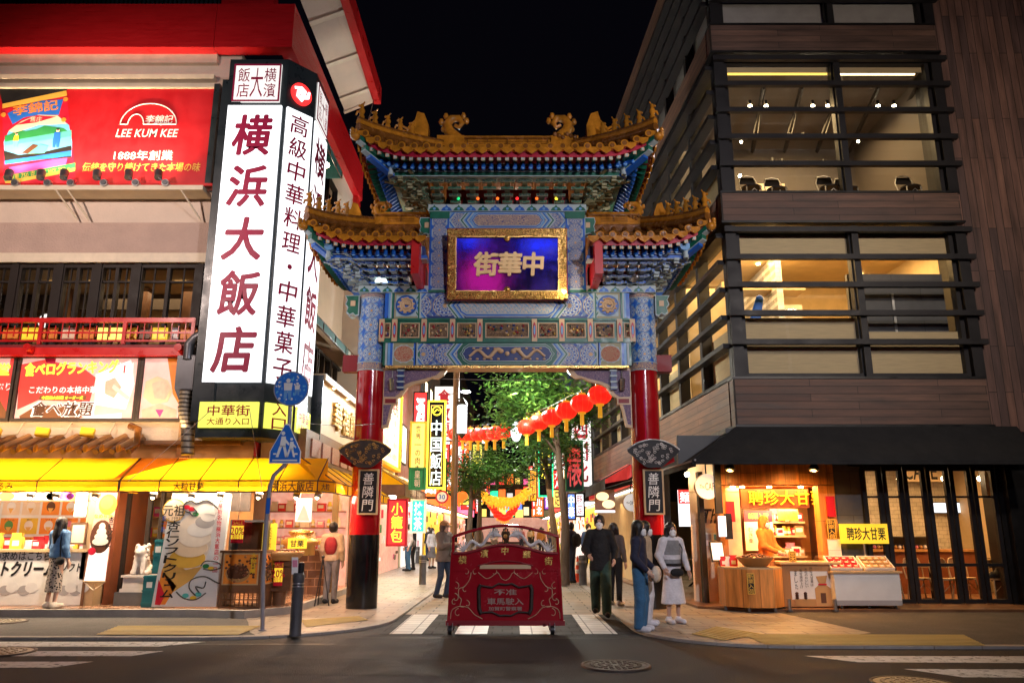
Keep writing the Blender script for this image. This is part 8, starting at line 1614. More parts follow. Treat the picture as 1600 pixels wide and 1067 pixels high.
def psign(label, u0, v0, u1, v1, Y, face, txt, ink, rim=None, w=None, cols=1, frame=.05, ty=0, hs=.94, gp=1.0):
 """projecting sign facing down the lane, given by its outline at depth Y"""
 F = Fr((0, Y, 0)); a0, b0 = F.on((u0+u1)/2, v1); a1, b1 = F.on((u0+u1)/2, v0); hw = (F.on(u1, (v0+v1)/2)[0]-F.on(u0, (v0+v1)/2)[0])/2; a0, a1 = a0-hw, a0+hw
 t = thing('projecting_sign', label, 'sign', F.pt((a0+a1)/2, b0)); m = MB(); m.fbox(F, a0, a1, b0, b1, -.14, 0, face); m.build('face', t); m = MB(); m.frame(F, a0-frame, a1+frame, b0-frame, b1+frame, frame+.003, -.16, .03, rim or 'dark_frame'); m.build('frame', t)
 m = MB(); L = len(txt); m.text(F, txt, (a0+a1)/2, (b0+b1)/2+ty, (b1-b0)*hs, ink, w=w or (a1-a0)*.78, vert=True, c=.008, bold=.010, gap=gp); m.build('lettering', t); return t, F, a0, a1, b0, b1
# the signs one can read
t, F, a0, a1, b0, b1 = psign('tall neon restaurant sign in a yellow frame left of the utility pole', 668, 628, 692, 761, 24, 'black_gloss', '中国飯店', 'neon_white', 'neon_yellow', ty=-.26, hs=.78, w=.34)
m = MB(); m.frame(F, a0+.05, a1-.05, b0+.08, b1-.1, .02, 0, .01, 'sign_gold'); m.disc(F, (a0+a1)/2, b1-.28, .15, .01, .02, 'neon_yellow', 18); m.disc(F, (a0+a1)/2, b1-.28, .11, .02, .03, 'black_gloss', 18); m.tube([F.pt((a0+a1)/2-.08, b1-.33, .035), F.pt((a0+a1)/2, b1-.24, .035), F.pt((a0+a1)/2+.08, b1-.27, .035)], .02, 'neon_yellow', 5); m.build('emblem', t)
psign('yellow and white vertical sign advertising meat buns', 641, 661, 662, 754, 22.6, 'sign_gold', '世界一の肉まん', 'ink_black', 'ink_yellow', w=.14)
psign('dark green foot panel under the meat bun sign', 641, 733, 662, 762, 22.5, 'ink_green', '皇朝', 'ink_cream', 'ink_green', w=.16)
F = Fr((-3.95, 0, 0), (0, 1, 0), (0, 0, 1)); t = thing('wall_sign', 'large lit cream menu sign with red lettering on the left lane wall', 'sign', F.pt(24, 3.6)); m = MB(); m.fbox(F, 22.2, 26.5, 3.5, 5.9, 0, .12, 'sign_warm'); m.build('face', t); m = MB(); m.frame(F, 22.1, 26.6, 3.4, 6.0, .1, 0, .2, 'ink_yellow'); m.build('frame', t); m = MB(); m.text(F, '肉まん焼売', 24.3, 5.4, .5, 'ink_red', w=3.4, c=.13, bold=.03)
for i in range(4): m.text(F, '大肉包 豚まん 小籠包', 24.3, 4.9-.36*i, .2, 'ink_brown', w=3.4, c=.13)
m.build('lettering', t)
LF2 = Fr((-4.0, 0, 0), (0, 1, 0), (0, 0, 1)); t = awning('yellow_awning', 'second yellow awning with a dark lettered valance further up the lane', LF2, 22.2, 27.5, 3.35, 2.75, 1.0, .3, 'yellow_fabric', 'wood_brown', 4); m = MB(); F = Fr((0, 22.15, 0)); m.text(Fr(LF2.pt(0, 0, 1.01), LF2.r, LF2.u), '中華菓子専門', 24.8, 2.6, .2, 'ink_cream', w=3); m.build('lettering', t); lamp('AREA', (-3.6, 24.5, 2.6), 120, (1, .72, .40), 4, (-3.2, 24.5, 0), sy=.4)
psign('red vertical flag with yellow characters by the left lane shop', 606, 782, 632, 850, 20.5, 'sign_red', '小籠包', 'neon_yellow', 'ink_red', w=.3); psign('green and white flag sign behind the red flag', 643, 782, 662, 830, 24.5, 'led_green', '抹茶', 'sign_white', 'ink_white', w=.25)
psign('green neon framed sign with yellow characters right of the lane', 843, 690, 863, 774, 33, 'black_gloss', '江戸清', 'neon_yellow', 'led_green', ty=.6)
psign('dark green banner with a red character hanging by the right lane tree', 886, 690, 910, 765, 27, 'green_cloth', '穣', 'poster_red', 'ink_green', w=.5, ty=0)
psign('purple sign panel stacked above the yellow one on the right', 851, 740, 863, 795, 36, 'sign_purple', '占い館', 'sign_white', w=.25); psign('red and white sign panel right of the purple one', 865, 735, 876, 764, 36, 'sign_red', '大人', 'sign_white', w=.22); psign('yellow sign panel below the red and white one', 865, 765, 876, 792, 36, 'sign_gold', '足', 'ink_black', w=.22)
psign('orange vertical sign for rice porridge in the distance', 829, 735, 838, 782, 42, 'lantern_yellow', '飲茶お粥', 'ink_brown', w=.25)
psign('lit blue shop sign under the right awning', 888, 772, 898, 810, 26, 'sign_blue', '中華', 'sign_white', w=.2); psign('white lit poster panel under the right awning', 901, 772, 912, 805, 25, 'sign_white', '豚足', 'ink_red', w=.2)
F = Fr((0, 22.5, 0)); t = thing('food_sign', 'lit sign picturing two pale buns under the dark right awning', 'sign', pp(945, 780, 22.5)); a0, b0 = F.on(930, 797); a1, b1 = F.on(960, 765); m = MB(); m.fbox(F, a0, a1, b0, b1, -.1, 0, 'poster_brown'); m.fbox(F, a0, a1, b0-.06, b0, -.1, .02, 'sign_white'); m.build('board', t); m = MB(); m.disc(F, lerp(a0, a1, .38), lerp(b0, b1, .68), .18, .001, .03, 'sign_warm', 16, .12); m.disc(F, lerp(a0, a1, .68), lerp(b0, b1, .30), .18, .001, .03, 'sign_warm', 16, .12); m.build('picture', t)
q = pz(704, 905, ZW); UP = Vector((q.x, 24.5, 0)); t = thing('utility_pole', 'brown utility pole with a speed limit disc and a lit lantern lamp', 'pole', (UP.x, UP.y, ZW)); m = MB(); u_ = pp(709, 800, 24.5).x; m.cyl((u_, 24.5, ZW), (u_+.02, 24.5, 9), .11, 'wood_brown', .09, 12); m.build('post', t); m = MB(); p = pp(722, 655, 24.3); m.lathe([(.10, -.45), (.15, -.42), (.15, .42), (.10, .45)], 'lantern_white', p, n=12); m.build('lantern', t); m = MB(); m.lathe([(.18, .45), (.02, .7)], 'iron', p, n=10); m.lathe([(.02, -.6), (.14, -.45)], 'iron', p, n=10); m.tube([p+Vector((0, 0, .6)), (u_, 24.5, p.z+.7)], .03, 'iron', 6); m.build('bracket', t)
p = pp(728, 612, 26); t = thing('street_light', 'bright white street light on an arm beside the utility pole', 'street lamp', p); m = MB(); m.ball(p, (.16, .08, .05), 'lamp_white', 10, 6); m.build('lens', t); m = MB(); m.tube([p+Vector((-.1, 0, .03)), p+Vector((-.55, 0, -.1))], .03, 'steel', 6); m.build('arm', t); lamp('POINT', p+Vector((.4, -.6, -.15)), 1100, (.85, .95, 1), .1, parent=t)
F = Fr((0, 24.2, 0)); t = thing('speed_sign', 'round speed limit sign with the number 30 on the utility pole', 'traffic sign', pp(690, 776, 24.2)); a, b = F.on(690.5, 776); m = MB(); m.disc(F, a, b, .20, -.02, 0, 'ink_red', 28); m.disc(F, a, b, .15, 0, .004, 'ink_white', 28); m.build('disc', t); m = MB(); m.text(F, '30', a, b, .14, 'ink_blue', w=.19, c=.006, bold=.02); m.build('lettering', t)
# far signs on both sides
WORDS = ['酒家', '菜館', '飯店', '食放題', '点心', '北京', '広東', '上海', '四川', '茶房', '肉包', '麺', '小吃', '海鮮', '火鍋', '餃子', '焼売', '甘栗']
COLS = [('sign_red', 'red', 'sign_white'), ('sign_gold', 'amber', 'ink_red'), ('sign_white_dim', 'white', 'ink_red'), ('sign_pink', 'pink', 'sign_white'), ('sign_yellow', 'yellow', 'ink_black'), ('sign_blue', 'blue', 'sign_white'), ('lantern_orange', 'orange', 'sign_white'), ('led_green', 'green', 'sign_white')]
k = 0
for s in (-1, 1):
 for i in range(26):
  Y = 29+i*2.1+rr.uniform(0, 1.5); c = COLS[(k*5+i) % 8]; w = rr.uniform(.45, .95); h = rr.uniform(1.2, 3.0); x = (-3.7+.02*i if s < 0 else 3.0-.02*i)-s*w*.5; z = rr.uniform(2.6, 5.8)
  tx = WORDS[k % 18]+('' if k < 18 else WORDS[(k*7+3) % 18][:1]); F = Fr((x, Y, 0)); t = thing('projecting_sign', f'{c[1]} projecting sign reading {tx} far up the {"left" if s < 0 else "right"} side of the lane', 'sign', (x, Y, z), 'far signs along the lane')
  m = MB(); m.fbox(F, -w/2, w/2, z, z+h, -.12, 0, c[0]); m.build('face', t); m = MB(); m.frame(F, -w/2-.04, w/2+.04, z-.04, z+h+.04, .05, -.14, .02, 'dark_frame'); m.build('frame', t); m = MB(); m.text(F, tx, 0, z+h/2, h*.9, c[2], w=w*.6, vert=True, c=.01, bold=.03); m.build('lettering', t); k += 1
for i, (x, Y, z, pw) in enumerate(((-1.5, 33, 5.5, 200), (1.2, 42, 5, 270), (-1, 58, 5, 400), (.5, 78, 5, 900))): lamp('POINT', (x, Y, z), pw, (1, .66, .36), .4)
# awnings and shop front on the right, under the timber building
p = lambda u, v, Y: pp(u, v, Y)
t = thing('dark_awning', 'dark fabric awning over the right lane shops', 'awning', (3.2, 26, 2.6)); m = MB(); m.quad([(3.4, 20.0, 3.35), (3.3, 33, 3.35), (2.2, 33, 2.75), (2.35, 20.0, 2.75)], 'dark_fabric'); m.build('canopy', t); m = MB(); m.quad([(2.35, 20.0, 2.75), (2.2, 33, 2.75), (2.2, 33, 2.5), (2.35, 20, 2.5)], 'dark_fabric'); m.build('valance', t); lamp('AREA', (2.9, 26, 2.5), 150, (1, .66, .34), 1, (2.4, 26, 0), sy=9)
# strings of lanterns
LS = [(937, 617, 19, 16.9), (909, 630.5, 18, 17.7), (884.5, 641.7, 17, 18.6), (862, 652, 16, 19.5), (842, 659.5, 14.5, 20.5), (823, 667, 13.5, 21.5), (787, 674, 11.5, 23.2), (773, 677, 11, 23.9), (760, 678, 10.5, 24.6), (747, 679, 10.3, 25.2), (735, 679.3, 10, 25.8), (723, 679, 9.8, 26.3), (711.5, 678, 9.6, 26.8)]
names = ['largest red lantern nearest the right column', 'second red lantern from the right column', 'third red lantern from the right column', 'fourth red lantern from the right column', 'red lantern two places right of the white lamp', 'red lantern just right of the white lamp', 'red lantern just left of the white lamp', 'second red lantern left of the white lamp', 'third red lantern left of the white lamp', 'fourth red lantern left of the white lamp', 'third last red lantern before the utility pole', 'second last red lantern before the utility pole', 'last small red lantern touching the utility pole']
pr0 = None; LP = []
for (u, v, r, Y), lb in zip(LS, names):
 c = pp(u, v, Y); R_ = .26; LP.append(c+Vector((0, 0, .30)))
 if pr0 is None:
  t = thing('lantern', lb, 'lantern', c, 'red lanterns strung across the lane'); m = MB(); prof = [(.09, -.2)]+[(R_*math.cos(q), .215*math.sin(q)) for q in [lerp(-1.2, 1.2, i/10) for i in range(11)]]+[(.09, .2)]
  m.lathe(prof, 'lantern_red', c, n=24); m.build('shade', t); m = MB()
  for i in range(12): a = i*PI/6; m.tube([c+Vector((math.cos(a)*x*1.012, math.sin(a)*x*1.012, z)) for x, z in prof], .005, 'lantern_seam', 4)
  m.build('ribs', t); m = MB(); m.cyl(c+Vector((0, 0, .19)), c+Vector((0, 0, .24)), .09, 'tassel', n=12); m.cyl(c+Vector((0, 0, -.24)), c+Vector((0, 0, -.19)), .09, 'tassel', n=12); m.cyl(c+Vector((0, 0, .24)), c+Vector((0, 0, .31)), .01, 'tassel', n=5); m.build('cap', t); m = MB(); m.cyl(c+Vector((0, 0, -.5)), c+Vector((0, 0, -.24)), .05, 'tassel', .045, 10); m.build('tassel', t); pr0 = t
 else: dup(pr0, c, lb)
m = MB(); m.tube([Vector((GX+2.5, 16.2, 4.6))]+LP+[Vector((u_, 24.6, LP[-1].z))], .008, 'black', 4); tag(m.build('cable'), 'wire that carries the red lanterns across the lane', 'cable')
c = pp(806.5, 674, 22.3); t = thing('globe_lamp', 'tall oval white lamp glowing in the middle of the lantern string', 'lamp', c); m = MB(); m.ball(c, (.155, .155, .29), 'lantern_white', 16, 10); m.build('globe', t); m = MB(); m.cyl(c+Vector((0, 0, .27)), c+Vector((0, 0, .33)), .05, 'steel', n=8); m.build('cap', t)
m0 = None
for row, (v0, sag, Y, mt, n, u0, u1, cn, gl) in enumerate(((768, 22, 40, 'lantern_yellow', 17, 751, 824, 'yellow', 'yellow lanterns strung across the far lane'), (776, 9, 41.5, 'lantern_yellow', 11, 755, 818, 'yellow', 'yellow lanterns strung across the far lane'), (789, 24, 48, 'lantern_red', 14, 768, 806, 'red', 'far red lanterns across the lane'), (775, 10, 34, 'lantern_orange', 8, 690, 722, 'orange', 'orange lanterns behind the speed limit sign'))):
 first = None
 for i in range(n):
  q = i/(n-1); c = pp(lerp(u0, u1, q), v0+sag*(1-(2*q-1)**2)*.8+rr.uniform(-1.5, 1.5), Y)
  lab = f'round {cn} lantern in the {"upper" if row == 0 else "lower" if row == 1 else "only"} {cn} string deep in the lane'
  if first is None: m = MB(); m.ball(c, (.24, .24, .20), mt, 12, 8); m.cyl(c+Vector((0, 0, -.36)), c+Vector((0, 0, -.2)), .05, 'tassel', n=6); first = m.build('lantern', None, c); tag(first, lab, 'lantern', gl)
  else: dup(first, c, lab)
# trees
def tree(label, base, top, lean, cz, cr, n, mats, seed, limbs=7, dens=.5):
 rg = random.Random(seed); t = thing('street_tree', label, 'tree', base); b = Vector(base); m = MB(); tp = Vector(top)
 pts = [b, b.lerp(tp, .35)+Vector((lean, 0, 0)), b.lerp(tp, .7)+Vector((lean*.3, 0, 0)), tp]; m.tube(pts, [.15, .115, .09, .05], 'bark', 9); m.build('trunk', t)
 lm = MB(); cl = []; cz = Vector(cz)
 for i in range(limbs*3):
  q = rg.uniform(.5, 1); st = pts[1].lerp(pts[3], q); d = Vector((rg.gauss(0, 1), rg.gauss(0, 1), rg.gauss(0, .75))).normalized(); e = cz+Vector((d.x*cr[0], d.y*cr[1], d.z*cr[2]))*rg.uniform(.45, .95); mid = st.lerp(e, .5)+Vector((0, 0, .15))
  if i < limbs: lm.tube([st, mid, e], [.05, .03, .012], 'bark', 6)
  cl.append((e, rg.uniform(.4, .75))); cl.append((mid.lerp(e, .5), rg.uniform(.3, .6)))
 lm.build('limb', t); f_ = MB()
 for i in range(n):
  e, r = rg.choice(cl); d = Vector((rg.gauss(0, 1), rg.gauss(0, 1), rg.gauss(0, .55)))*r*.62; p = e+d; a = rg.uniform(0, 6.28); tilt = rg.uniform(-.5, .5); L = rg.uniform(.10, .25); w = L*.36
  x = Vector((math.cos(a), math.sin(a), tilt-.25)).normalized(); y = Vector((-math.sin(a), math.cos(a), rg.uniform(-.6, .6))).normalized()
  f_.quad([p-x*L*.5, p+y*w*.5, p+x*L*.5, p-y*w*.5], rg.choice(mats))
 o = f_.build('crown', t); return t
c = pp(852, 640, 22.5); b = pz(879, 912, ZW); b = (1.45, 22.6, ZW); tree('leafy street tree with a leaning trunk on the right of the lane', b, pp(868, 650, 22.5), .12, c, (1.7, 1.9, 1.25), 12000, ('leaf', 'leaf_lit', 'leaf_lit', 'leaf_dark'), 3, 9)
tree('lower branches of a second tree behind the right lane tree', (1.55, 26.5, ZW), pp(850, 700, 26.5), .0, pp(858, 705, 26.5), (1.5, 1.6, .8), 3200, ('leaf', 'leaf_dark', 'leaf_lit'), 5, 6)
tree('broad street tree behind the left lantern string', (-1.55, 31, ZW), pp(737, 745, 31), -.1, pp(754, 735, 31.5), (1.6, 2.0, 1.15), 6500, ('leaf', 'leaf_lit', 'leaf_dark'), 8, 8)
tree('slim street tree beside the far left utility pole', (-1.5, 36, ZW), pp(750, 760, 36), 0, pp(722, 765, 36), (1.0, 1.4, .9), 2200, ('leaf', 'leaf_lit'), 9, 5); lamp('POINT', (-.5, 28.8, 5.4), 420, (1, .95, .8), .2); lamp('POINT', (.2, 20.2, 5.0), 850, (1, .95, .8), .3)  # both point lights are added without fixtures to brighten the crowns
# ---------------------------------------------------------------- people
def person(label, loc, H=1.65, rz=0, hair='short', hairm='hair_black', top='black_cloth', bottom='denim_dark', kind='trousers', shoes='black_cloth', mask=True, arms=None, legs=None, sleeve='long', hem=.88, flare=.0, cap=None, hd=0, h=.011, group=None, skirt=.45, look=0, wide=1.0):
 """a standing or walking figure: one body mesh, clothing as its children; local -Y is the way it faces"""
 k = H/1.68; T = Matrix.Translation(Vector(loc)) @ Matrix.Rotation(rz, 4, 'Z') @ Matrix.Scale(k, 4)
 t = thing('person', label, 'person', loc, group); A = arms or {}; Lg = legs or {}
 sh = {s: np.array((s*.165, .0, 1.375)) for s in (-1, 1)}; el = {s: np.array(A.get(('e', s), (s*.225, .03, 1.11))) for s in (-1, 1)}; wr = {s: np.array(A.get(('w', s), (s*.225, -.06, .87))) for s in (-1, 1)}
 hp = {s: np.array((s*.085, 0, .90)) for s in (-1, 1)}; kn = {s: np.array(Lg.get(('k', s), (s*.09, -.02, .49))) for s in (-1, 1)}; an = {s: np.array(Lg.get(('a', s), (s*.095, .02, .09))) for s in (-1, 1)}
 hc = np.array((hd*.5, -.02-.02*abs(hd), 1.555)); toe = {s: an[s]+np.array((s*.015, -.15, -.045)) for s in (-1, 1)}
 B = [((0, 0, .90), (0, 0, 1.10), .115, .105, (1.15, .8, 1)), ((0, 0, 1.10), (0, -.0, 1.34), .105, .12, (1.2, .78, 1)), ((0, .01, 1.36), tuple(hc+(0, .02, -.06)), .052, .046), (tuple(hc+(0, .015, .035)), tuple(hc+(0, .005, .0)), .088, .080, (.92, 1.08, 1.12)), (tuple(hc+(0, -.03, -.05)), tuple(hc+(0, -.045, -.075)), .052, .036), (tuple(hc+(0, -.088, -.01)), tuple(hc+(0, -.102, -.03)), .010, .014)]
 for s in (-1, 1):
  B += [(tuple(hc+(s*.078, .01, .0)), tuple(hc+(s*.082, .015, -.03)), .014, .012), (tuple(sh[s]), tuple(el[s]), .052, .038), (tuple(el[s]), tuple(wr[s]), .038, .026), (tuple(hp[s]), tuple(kn[s]), .080, .052), (tuple(kn[s]), tuple(an[s]), .050, .034), (tuple(an[s]-(0, 0, .02)), tuple(toe[s]), .036, .028)]
  d = wr[s]-el[s]; d = d/np.linalg.norm(d); f0 = wr[s]+d*.05; B.append((tuple(wr[s]), tuple(f0+d*.025), .028, .034, None)); sd = np.array((0, -1., 0)) if abs(d[1]) < .7 else np.array((0, 0, 1.)); sd = sd-d*(sd@d); sd /= np.linalg.norm(sd); nn = np.cross(d, sd)*s
  for i, (o_, ln) in enumerate(((-.028, .062), (-.010, .076), (.009, .070), (.026, .056))): a = f0+d*.03+sd*o_; B.append((tuple(a), tuple(a+d*ln*.6+nn*.008), .0095, .009)); B.append((tuple(a+d*ln*.6+nn*.008), tuple(a+d*ln+nn*.026), .009, .008))
  B.append((tuple(wr[s]+d*.03+sd*.03), tuple(wr[s]+d*.075+sd*.062+nn*.012), .012, .009))
 m = MB(); sdf_add(m, B, 'skin', T, h=h if h > .015 else .0095, k=.014)
 for s in (-1, 1): m.ball(T @ Vector(tuple(hc+(s*.032, -.083, .022))), .011*k, 'eye_dark', 8, 6)
 if not mask: m.tube([T @ Vector(tuple(hc+(x, -.088+abs(x)*.2, -.055))) for x in (-.022, 0, .022)], .006*k, 'goods_pink', 5)
 m.build('body', t)
 g = .018; tp = [((0, 0, hem+.06), (0, 0, 1.12), .135*wide+flare, .128*wide, (1.15, .84, 1)), ((0, 0, 1.10), (0, 0, 1.35), .126*wide, .128, (1.22, .86, 1)), ((-.12, 0, 1.40), (.12, 0, 1.40), .06, .06), ((0, .01, 1.40), (0, .005, 1.44), .07, .062)]
 for s in (-1, 1):
  tp.append((tuple(sh[s]), tuple(el[s]), .075*wide, .058*wide))
  if sleeve == 'long': tp.append((tuple(el[s]), tuple(wr[s]-(wr[s]-el[s])*.06), .058*wide, .044*wide))
 m = MB(); sdf_add(m, tp, top, T, h=h, k=.03, cut=[((0, 0, hem), (0, 0, -1))]); m.build('jacket' if wide > 1.05 else 'shirt', t)
 m = MB()
 if kind == 'trousers' or kind == 'wide':
  kw = 1.0 if kind == 'trousers' else 1.35; tr = [((0, 0, .92), (0, 0, .98), .135, .13, (1.15, .85, 1))]
  for s in (-1, 1): tr += [(tuple(hp[s]), tuple(kn[s]), .102, .07*kw), (tuple(kn[s]), tuple(an[s]-(0, 0, .02)), .07*kw, .058*kw)]
  sdf_add(m, tr, bottom, T, h=h, k=.02, cut=[((0, 0, .045), (0, 0, -1))]); m.build('trousers', t)
 else:
  sdf_add(m, [((0, 0, 1.0), (0, 0, skirt), .115, .20 if kind == 'skirt' else .15, (1.15, .85, 1))], bottom, T, h=h, cut=[((0, 0, skirt), (0, 0, -1))]); m.build('skirt', t)
 m = MB()
 for s in (-1, 1): sdf_add(m, [(tuple(an[s]+(0, .03, -.035)), tuple(toe[s]+(0, -.01, 0)), .052, .042), (tuple(an[s]), tuple(an[s]-(0, 0, .03)), .05, .052)], shoes, T, h=h, cut=[((0, 0, 0.004), (0, 0, -1))])
 m.build('shoes', t)
 m = MB(); hr = [(tuple(hc+(0, .025, .05)), tuple(hc+(0, .02, .02)), .103, .100, (.95, 1.08, 1.08))]
 if hair == 'long': hr += [(tuple(hc+(0, .07, .0)), tuple(hc+(0, .10, -.20)), .085, .085, (1.1, .7, 1)), (tuple(hc+(0, .10, -.2)), tuple(hc+(0, .12, -.34)), .08, .04, (1.1, .6, 1))]+[(tuple(hc+(s*.075, .0, .03)), tuple(hc+(s*.085, -.01, -.16)), .035, .03) for s in (-1, 1)]
 if hair == 'bob': hr += [(tuple(hc+(s*.07, .03, .03)), tuple(hc+(s*.085, .02, -.11)), .05, .045) for s in (-1, 1)]+[(tuple(hc+(0, .08, .0)), tuple(hc+(0, .085, -.1)), .07, .06)]
 hr.append((tuple(hc+(0, -.135, -.04)), tuple(hc+(0, -.125, .02)), .098, .074, (1, 1, 1), 'sub')); sdf_add(m, hr, hairm, T, h=h, k=.02, cut=[(tuple(hc+(0, 0, -.045)), (0, -.35, -.94))] if hair == 'short' else None); m.build('hair', t)
 if cap: m = MB(); sdf_add(m, [(tuple(hc+(0, .02, .065)), tuple(hc+(0, .02, .05)), .108, .106, (.97, 1.08, .95)), (tuple(hc+(0, -.10, .055)), tuple(hc+(0, -.16, .045)), .06, .05, (1.1, 1, .2))], cap, T, h=h, cut=[(tuple(hc+(0, 0, .04)), (0, 0, -1))]); m.build('cap', t)
 if mask: m = MB(); sdf_add(m, [(tuple(hc+(0, -.055, -.03)), tuple(hc+(0, -.06, -.06)), .060, .050, (1.12, .95, 1))], 'mask_white', T, h=h); m.build('face_mask', t)
 return t, T
def bag(label, T, c, r, mat, strap=None, fl=(1, .5, 1)):
 c = Vector(c); p = T @ c; t = thing('shoulder_bag', label, 'bag', p); m = MB(); sdf_add(m, [(tuple(c+Vector((-r*.4, 0, 0))), tuple(c+Vector((r*.4, 0, 0))), r, r, fl)], mat, T, h=.014); m.build('bag', t)
 if strap: m = MB(); m.tube([T @ Vector(q) for q in strap], .010, mat, 5); m.build('strap', t)
 return t
G = lambda u, v, z=ZW: tuple(pz(u, v, z))
holdup = {('e', -1): (-.20, -.10, 1.14), ('w', -1): (-.12, -.30, 1.18), ('e', 1): (.20, -.10, 1.14), ('w', 1): (.12, -.30, 1.16)}
walk_ = {('k', 1): (.09, -.14, .50), ('a', 1): (.095, -.10, .09), ('k', -1): (-.09, .03, .49), ('a', -1): (-.095, .22, .13)}
_, T = person('person in a blue denim shirt and spotted skirt choosing at the ice cream counter', tuple(pp(80, 943, 14.55).xy)+(PZ,), 1.56, PI-.35, 'long', top='denim', bottom='leopard', kind='pencil', shoes='cream_bag', mask=False, arms={('e', 1): (.23, -.06, 1.14), ('w', 1): (.16, -.26, 1.12)}, skirt=.30, wide=1.1, hem=.93); bag('dark shoulder bag of the person in denim', T, (-.2, .10, .88), .075, 'black_cloth', [(-.2, .1, .95), (-.15, .1, 1.2), (-.1, .05, 1.44)])
_, T = person('person in a grey jacket and brown cap looking at a phone by the barrier', G(692, 934, .01), 1.68, .95, 'bob', 'hair_brown', 'taupe', 'denim_dark', arms=holdup, legs={('k', 1): (.10, -.1, .49), ('a', 1): (.10, .0, .09), ('k', -1): (-.09, .0, .49), ('a', -1): (-.10, .12, .09)}, cap='cap_brown', mask=False, wide=1.22, hem=.80, flare=.03); bag('dark brown shoulder bag of the person with the phone', T, (.13, -.18, .98), .10, 'taupe')
t_ = thing('phone', 'phone held up by the person in the brown cap', 'phone', T @ Vector((0, -.34, 1.24))); m = MB(); F = Fr(T @ Vector((0, -.36, 1.22)), T.to_3x3() @ Vector((1, 0, 0)), (0, 0, 1)); m.fbox(F, -.035, .035, 0, .15, -.005, .005, 'black_gloss'); m.build('case', t_); m = MB(); m.fbox(F, -.03, .03, .01, .14, -.007, -.005, 'screen'); m.build('display', t_)
_, T = person('person in a loose black jumper and green trousers walking towards the crossing', G(940, 963), 1.72, -.12, 'short', top='black_cloth', bottom='green_cloth', kind='wide', legs=walk_, arms={('e', -1): (-.26, .0, 1.12), ('w', -1): (-.19, -.20, 1.02), ('e', 1): (.26, .05, 1.12), ('w', 1): (.24, -.14, .95)}, wide=1.12, hem=.76, flare=.015)
_, T = person('person in a navy jacket and blue jeans seen in profile at the right kerb', G(1003, 986), 1.60, 1.15, 'long', top='navy', bottom='jeans', kind='wide', shoes='white_cloth', arms={('e', -1): (-.22, .02, 1.12), ('w', -1): (-.18, -.16, .93), ('e', 1): (.22, .02, 1.12), ('w', 1): (.2, -.18, .95)}, wide=1.08); bag('cream bag carried by the person in jeans', T, (.18, -.22, .86), .13, 'cream_bag', None)
_, T = person('person in white trousers half hidden behind the person in jeans', G(1013, 977), 1.60, 1.3, 'bob', top='beige_cloth', bottom='white_cloth', kind='wide', shoes='white_cloth')
_, T = person('person in a checked vest and white dress with a small black bag', G(1054, 974), 1.58, .35, 'bob', top='white_cloth', bottom='white_cloth', kind='skirt', shoes='white_cloth', arms={('e', -1): (-.25, .02, 1.14), ('w', -1): (-.22, -.12, .93), ('e', 1): (.25, .02, 1.14), ('w', 1): (.28, -.08, .88)}, skirt=.33, wide=1.05)
m = MB(); sdf_add(m, [((0, 0, 1.0), (0, 0, 1.36), .140, .134, (1.2, .86, 1))], 'check_grey', T, h=.012, cut=[((0, 0, .96), (0, 0, -1)), ((0, 0, 1.40), (0, 0, 1))]); m.tube([T @ Vector((.165*math.cos(a), .135*math.sin(a), .985)) for a in [2*PI*i/20 for i in range(21)]], .022, 'black_cloth', 6); o = m.build('vest', _)
t_ = bag('small black box bag worn by the person in the white dress', T, (-.02, -.20, .86), .085, 'black_cloth', [(.06, -.2, .9), (.15, -.12, 1.25), (.12, 0, 1.46)], (1.2, .5, .8))
_, T = person('person with a dark backpack standing beside the traffic cone', G(893, 911), 1.68, -2.2, 'short', top='navy', bottom='denim_dark', wide=1.15); bag('dark backpack on the person beside the traffic cone', T, (0, .19, 1.2), .15, 'black_cloth', None, (.9, .7, 1.3))
person('person in dark clothes behind the person with the backpack', G(921, 900), 1.66, .3, 'short', top='blue_cloth', bottom='black_cloth', h=.016, legs=walk_); person('person hidden behind the walker in black with one shoe showing', G(962, 945), 1.6, 2.6, 'bob', top='taupe', bottom='black_cloth', h=.016, shoes='white_cloth')
_, T = person('vendor in an orange hood and apron behind the faceted counter', (5.02, 15.98, KZ+.03), 1.68, .75, 'bob', 'orange_cloth', 'orange_cloth', 'orange_cloth', arms={('e', -1): (-.2, -.08, 1.12), ('w', -1): (-.12, -.30, 1.02), ('e', 1): (.2, -.08, 1.12), ('w', 1): (.10, -.32, 1.0)}, wide=1.15, hem=.7)
_, T = person('person with a red rucksack behind the left column', (-3.78, 17.0, ZW), 1.62, 3.0, 'short', top='beige_cloth', bottom='grey_cloth', wide=1.2); bag('red rucksack worn behind the left column', T, (.0, .11, 1.2), .10, 'red_cloth', None, (1.0, .8, 1.9)); t_ = thing('tripod', 'thin folded camera tripod standing by the left column', 'tripod', (-3.9, 16.5, ZW)); 
for i in range(3): m = MB(); a = i*2.1; m.tube([(-3.85, 16.5, .95), (-3.85+.17*math.cos(a), 16.5+.17*math.sin(a), ZW)], .012, 'black', 5); m.build('leg', t_)
m = MB(); m.ball((-3.85, 16.5, .98), .035, 'black', 8, 6); m.build('head', t_)
_, T = person('person in a pale jacket with a grey bag outside the left lane shops', G(637, 892), 1.68, -1.1, 'short', top='white_cloth', bottom='jeans', wide=1.15, h=.014); bag('grey bag slung on the person in the pale jacket', T, (.12, .15, 1.0), .13, 'grey_cloth')
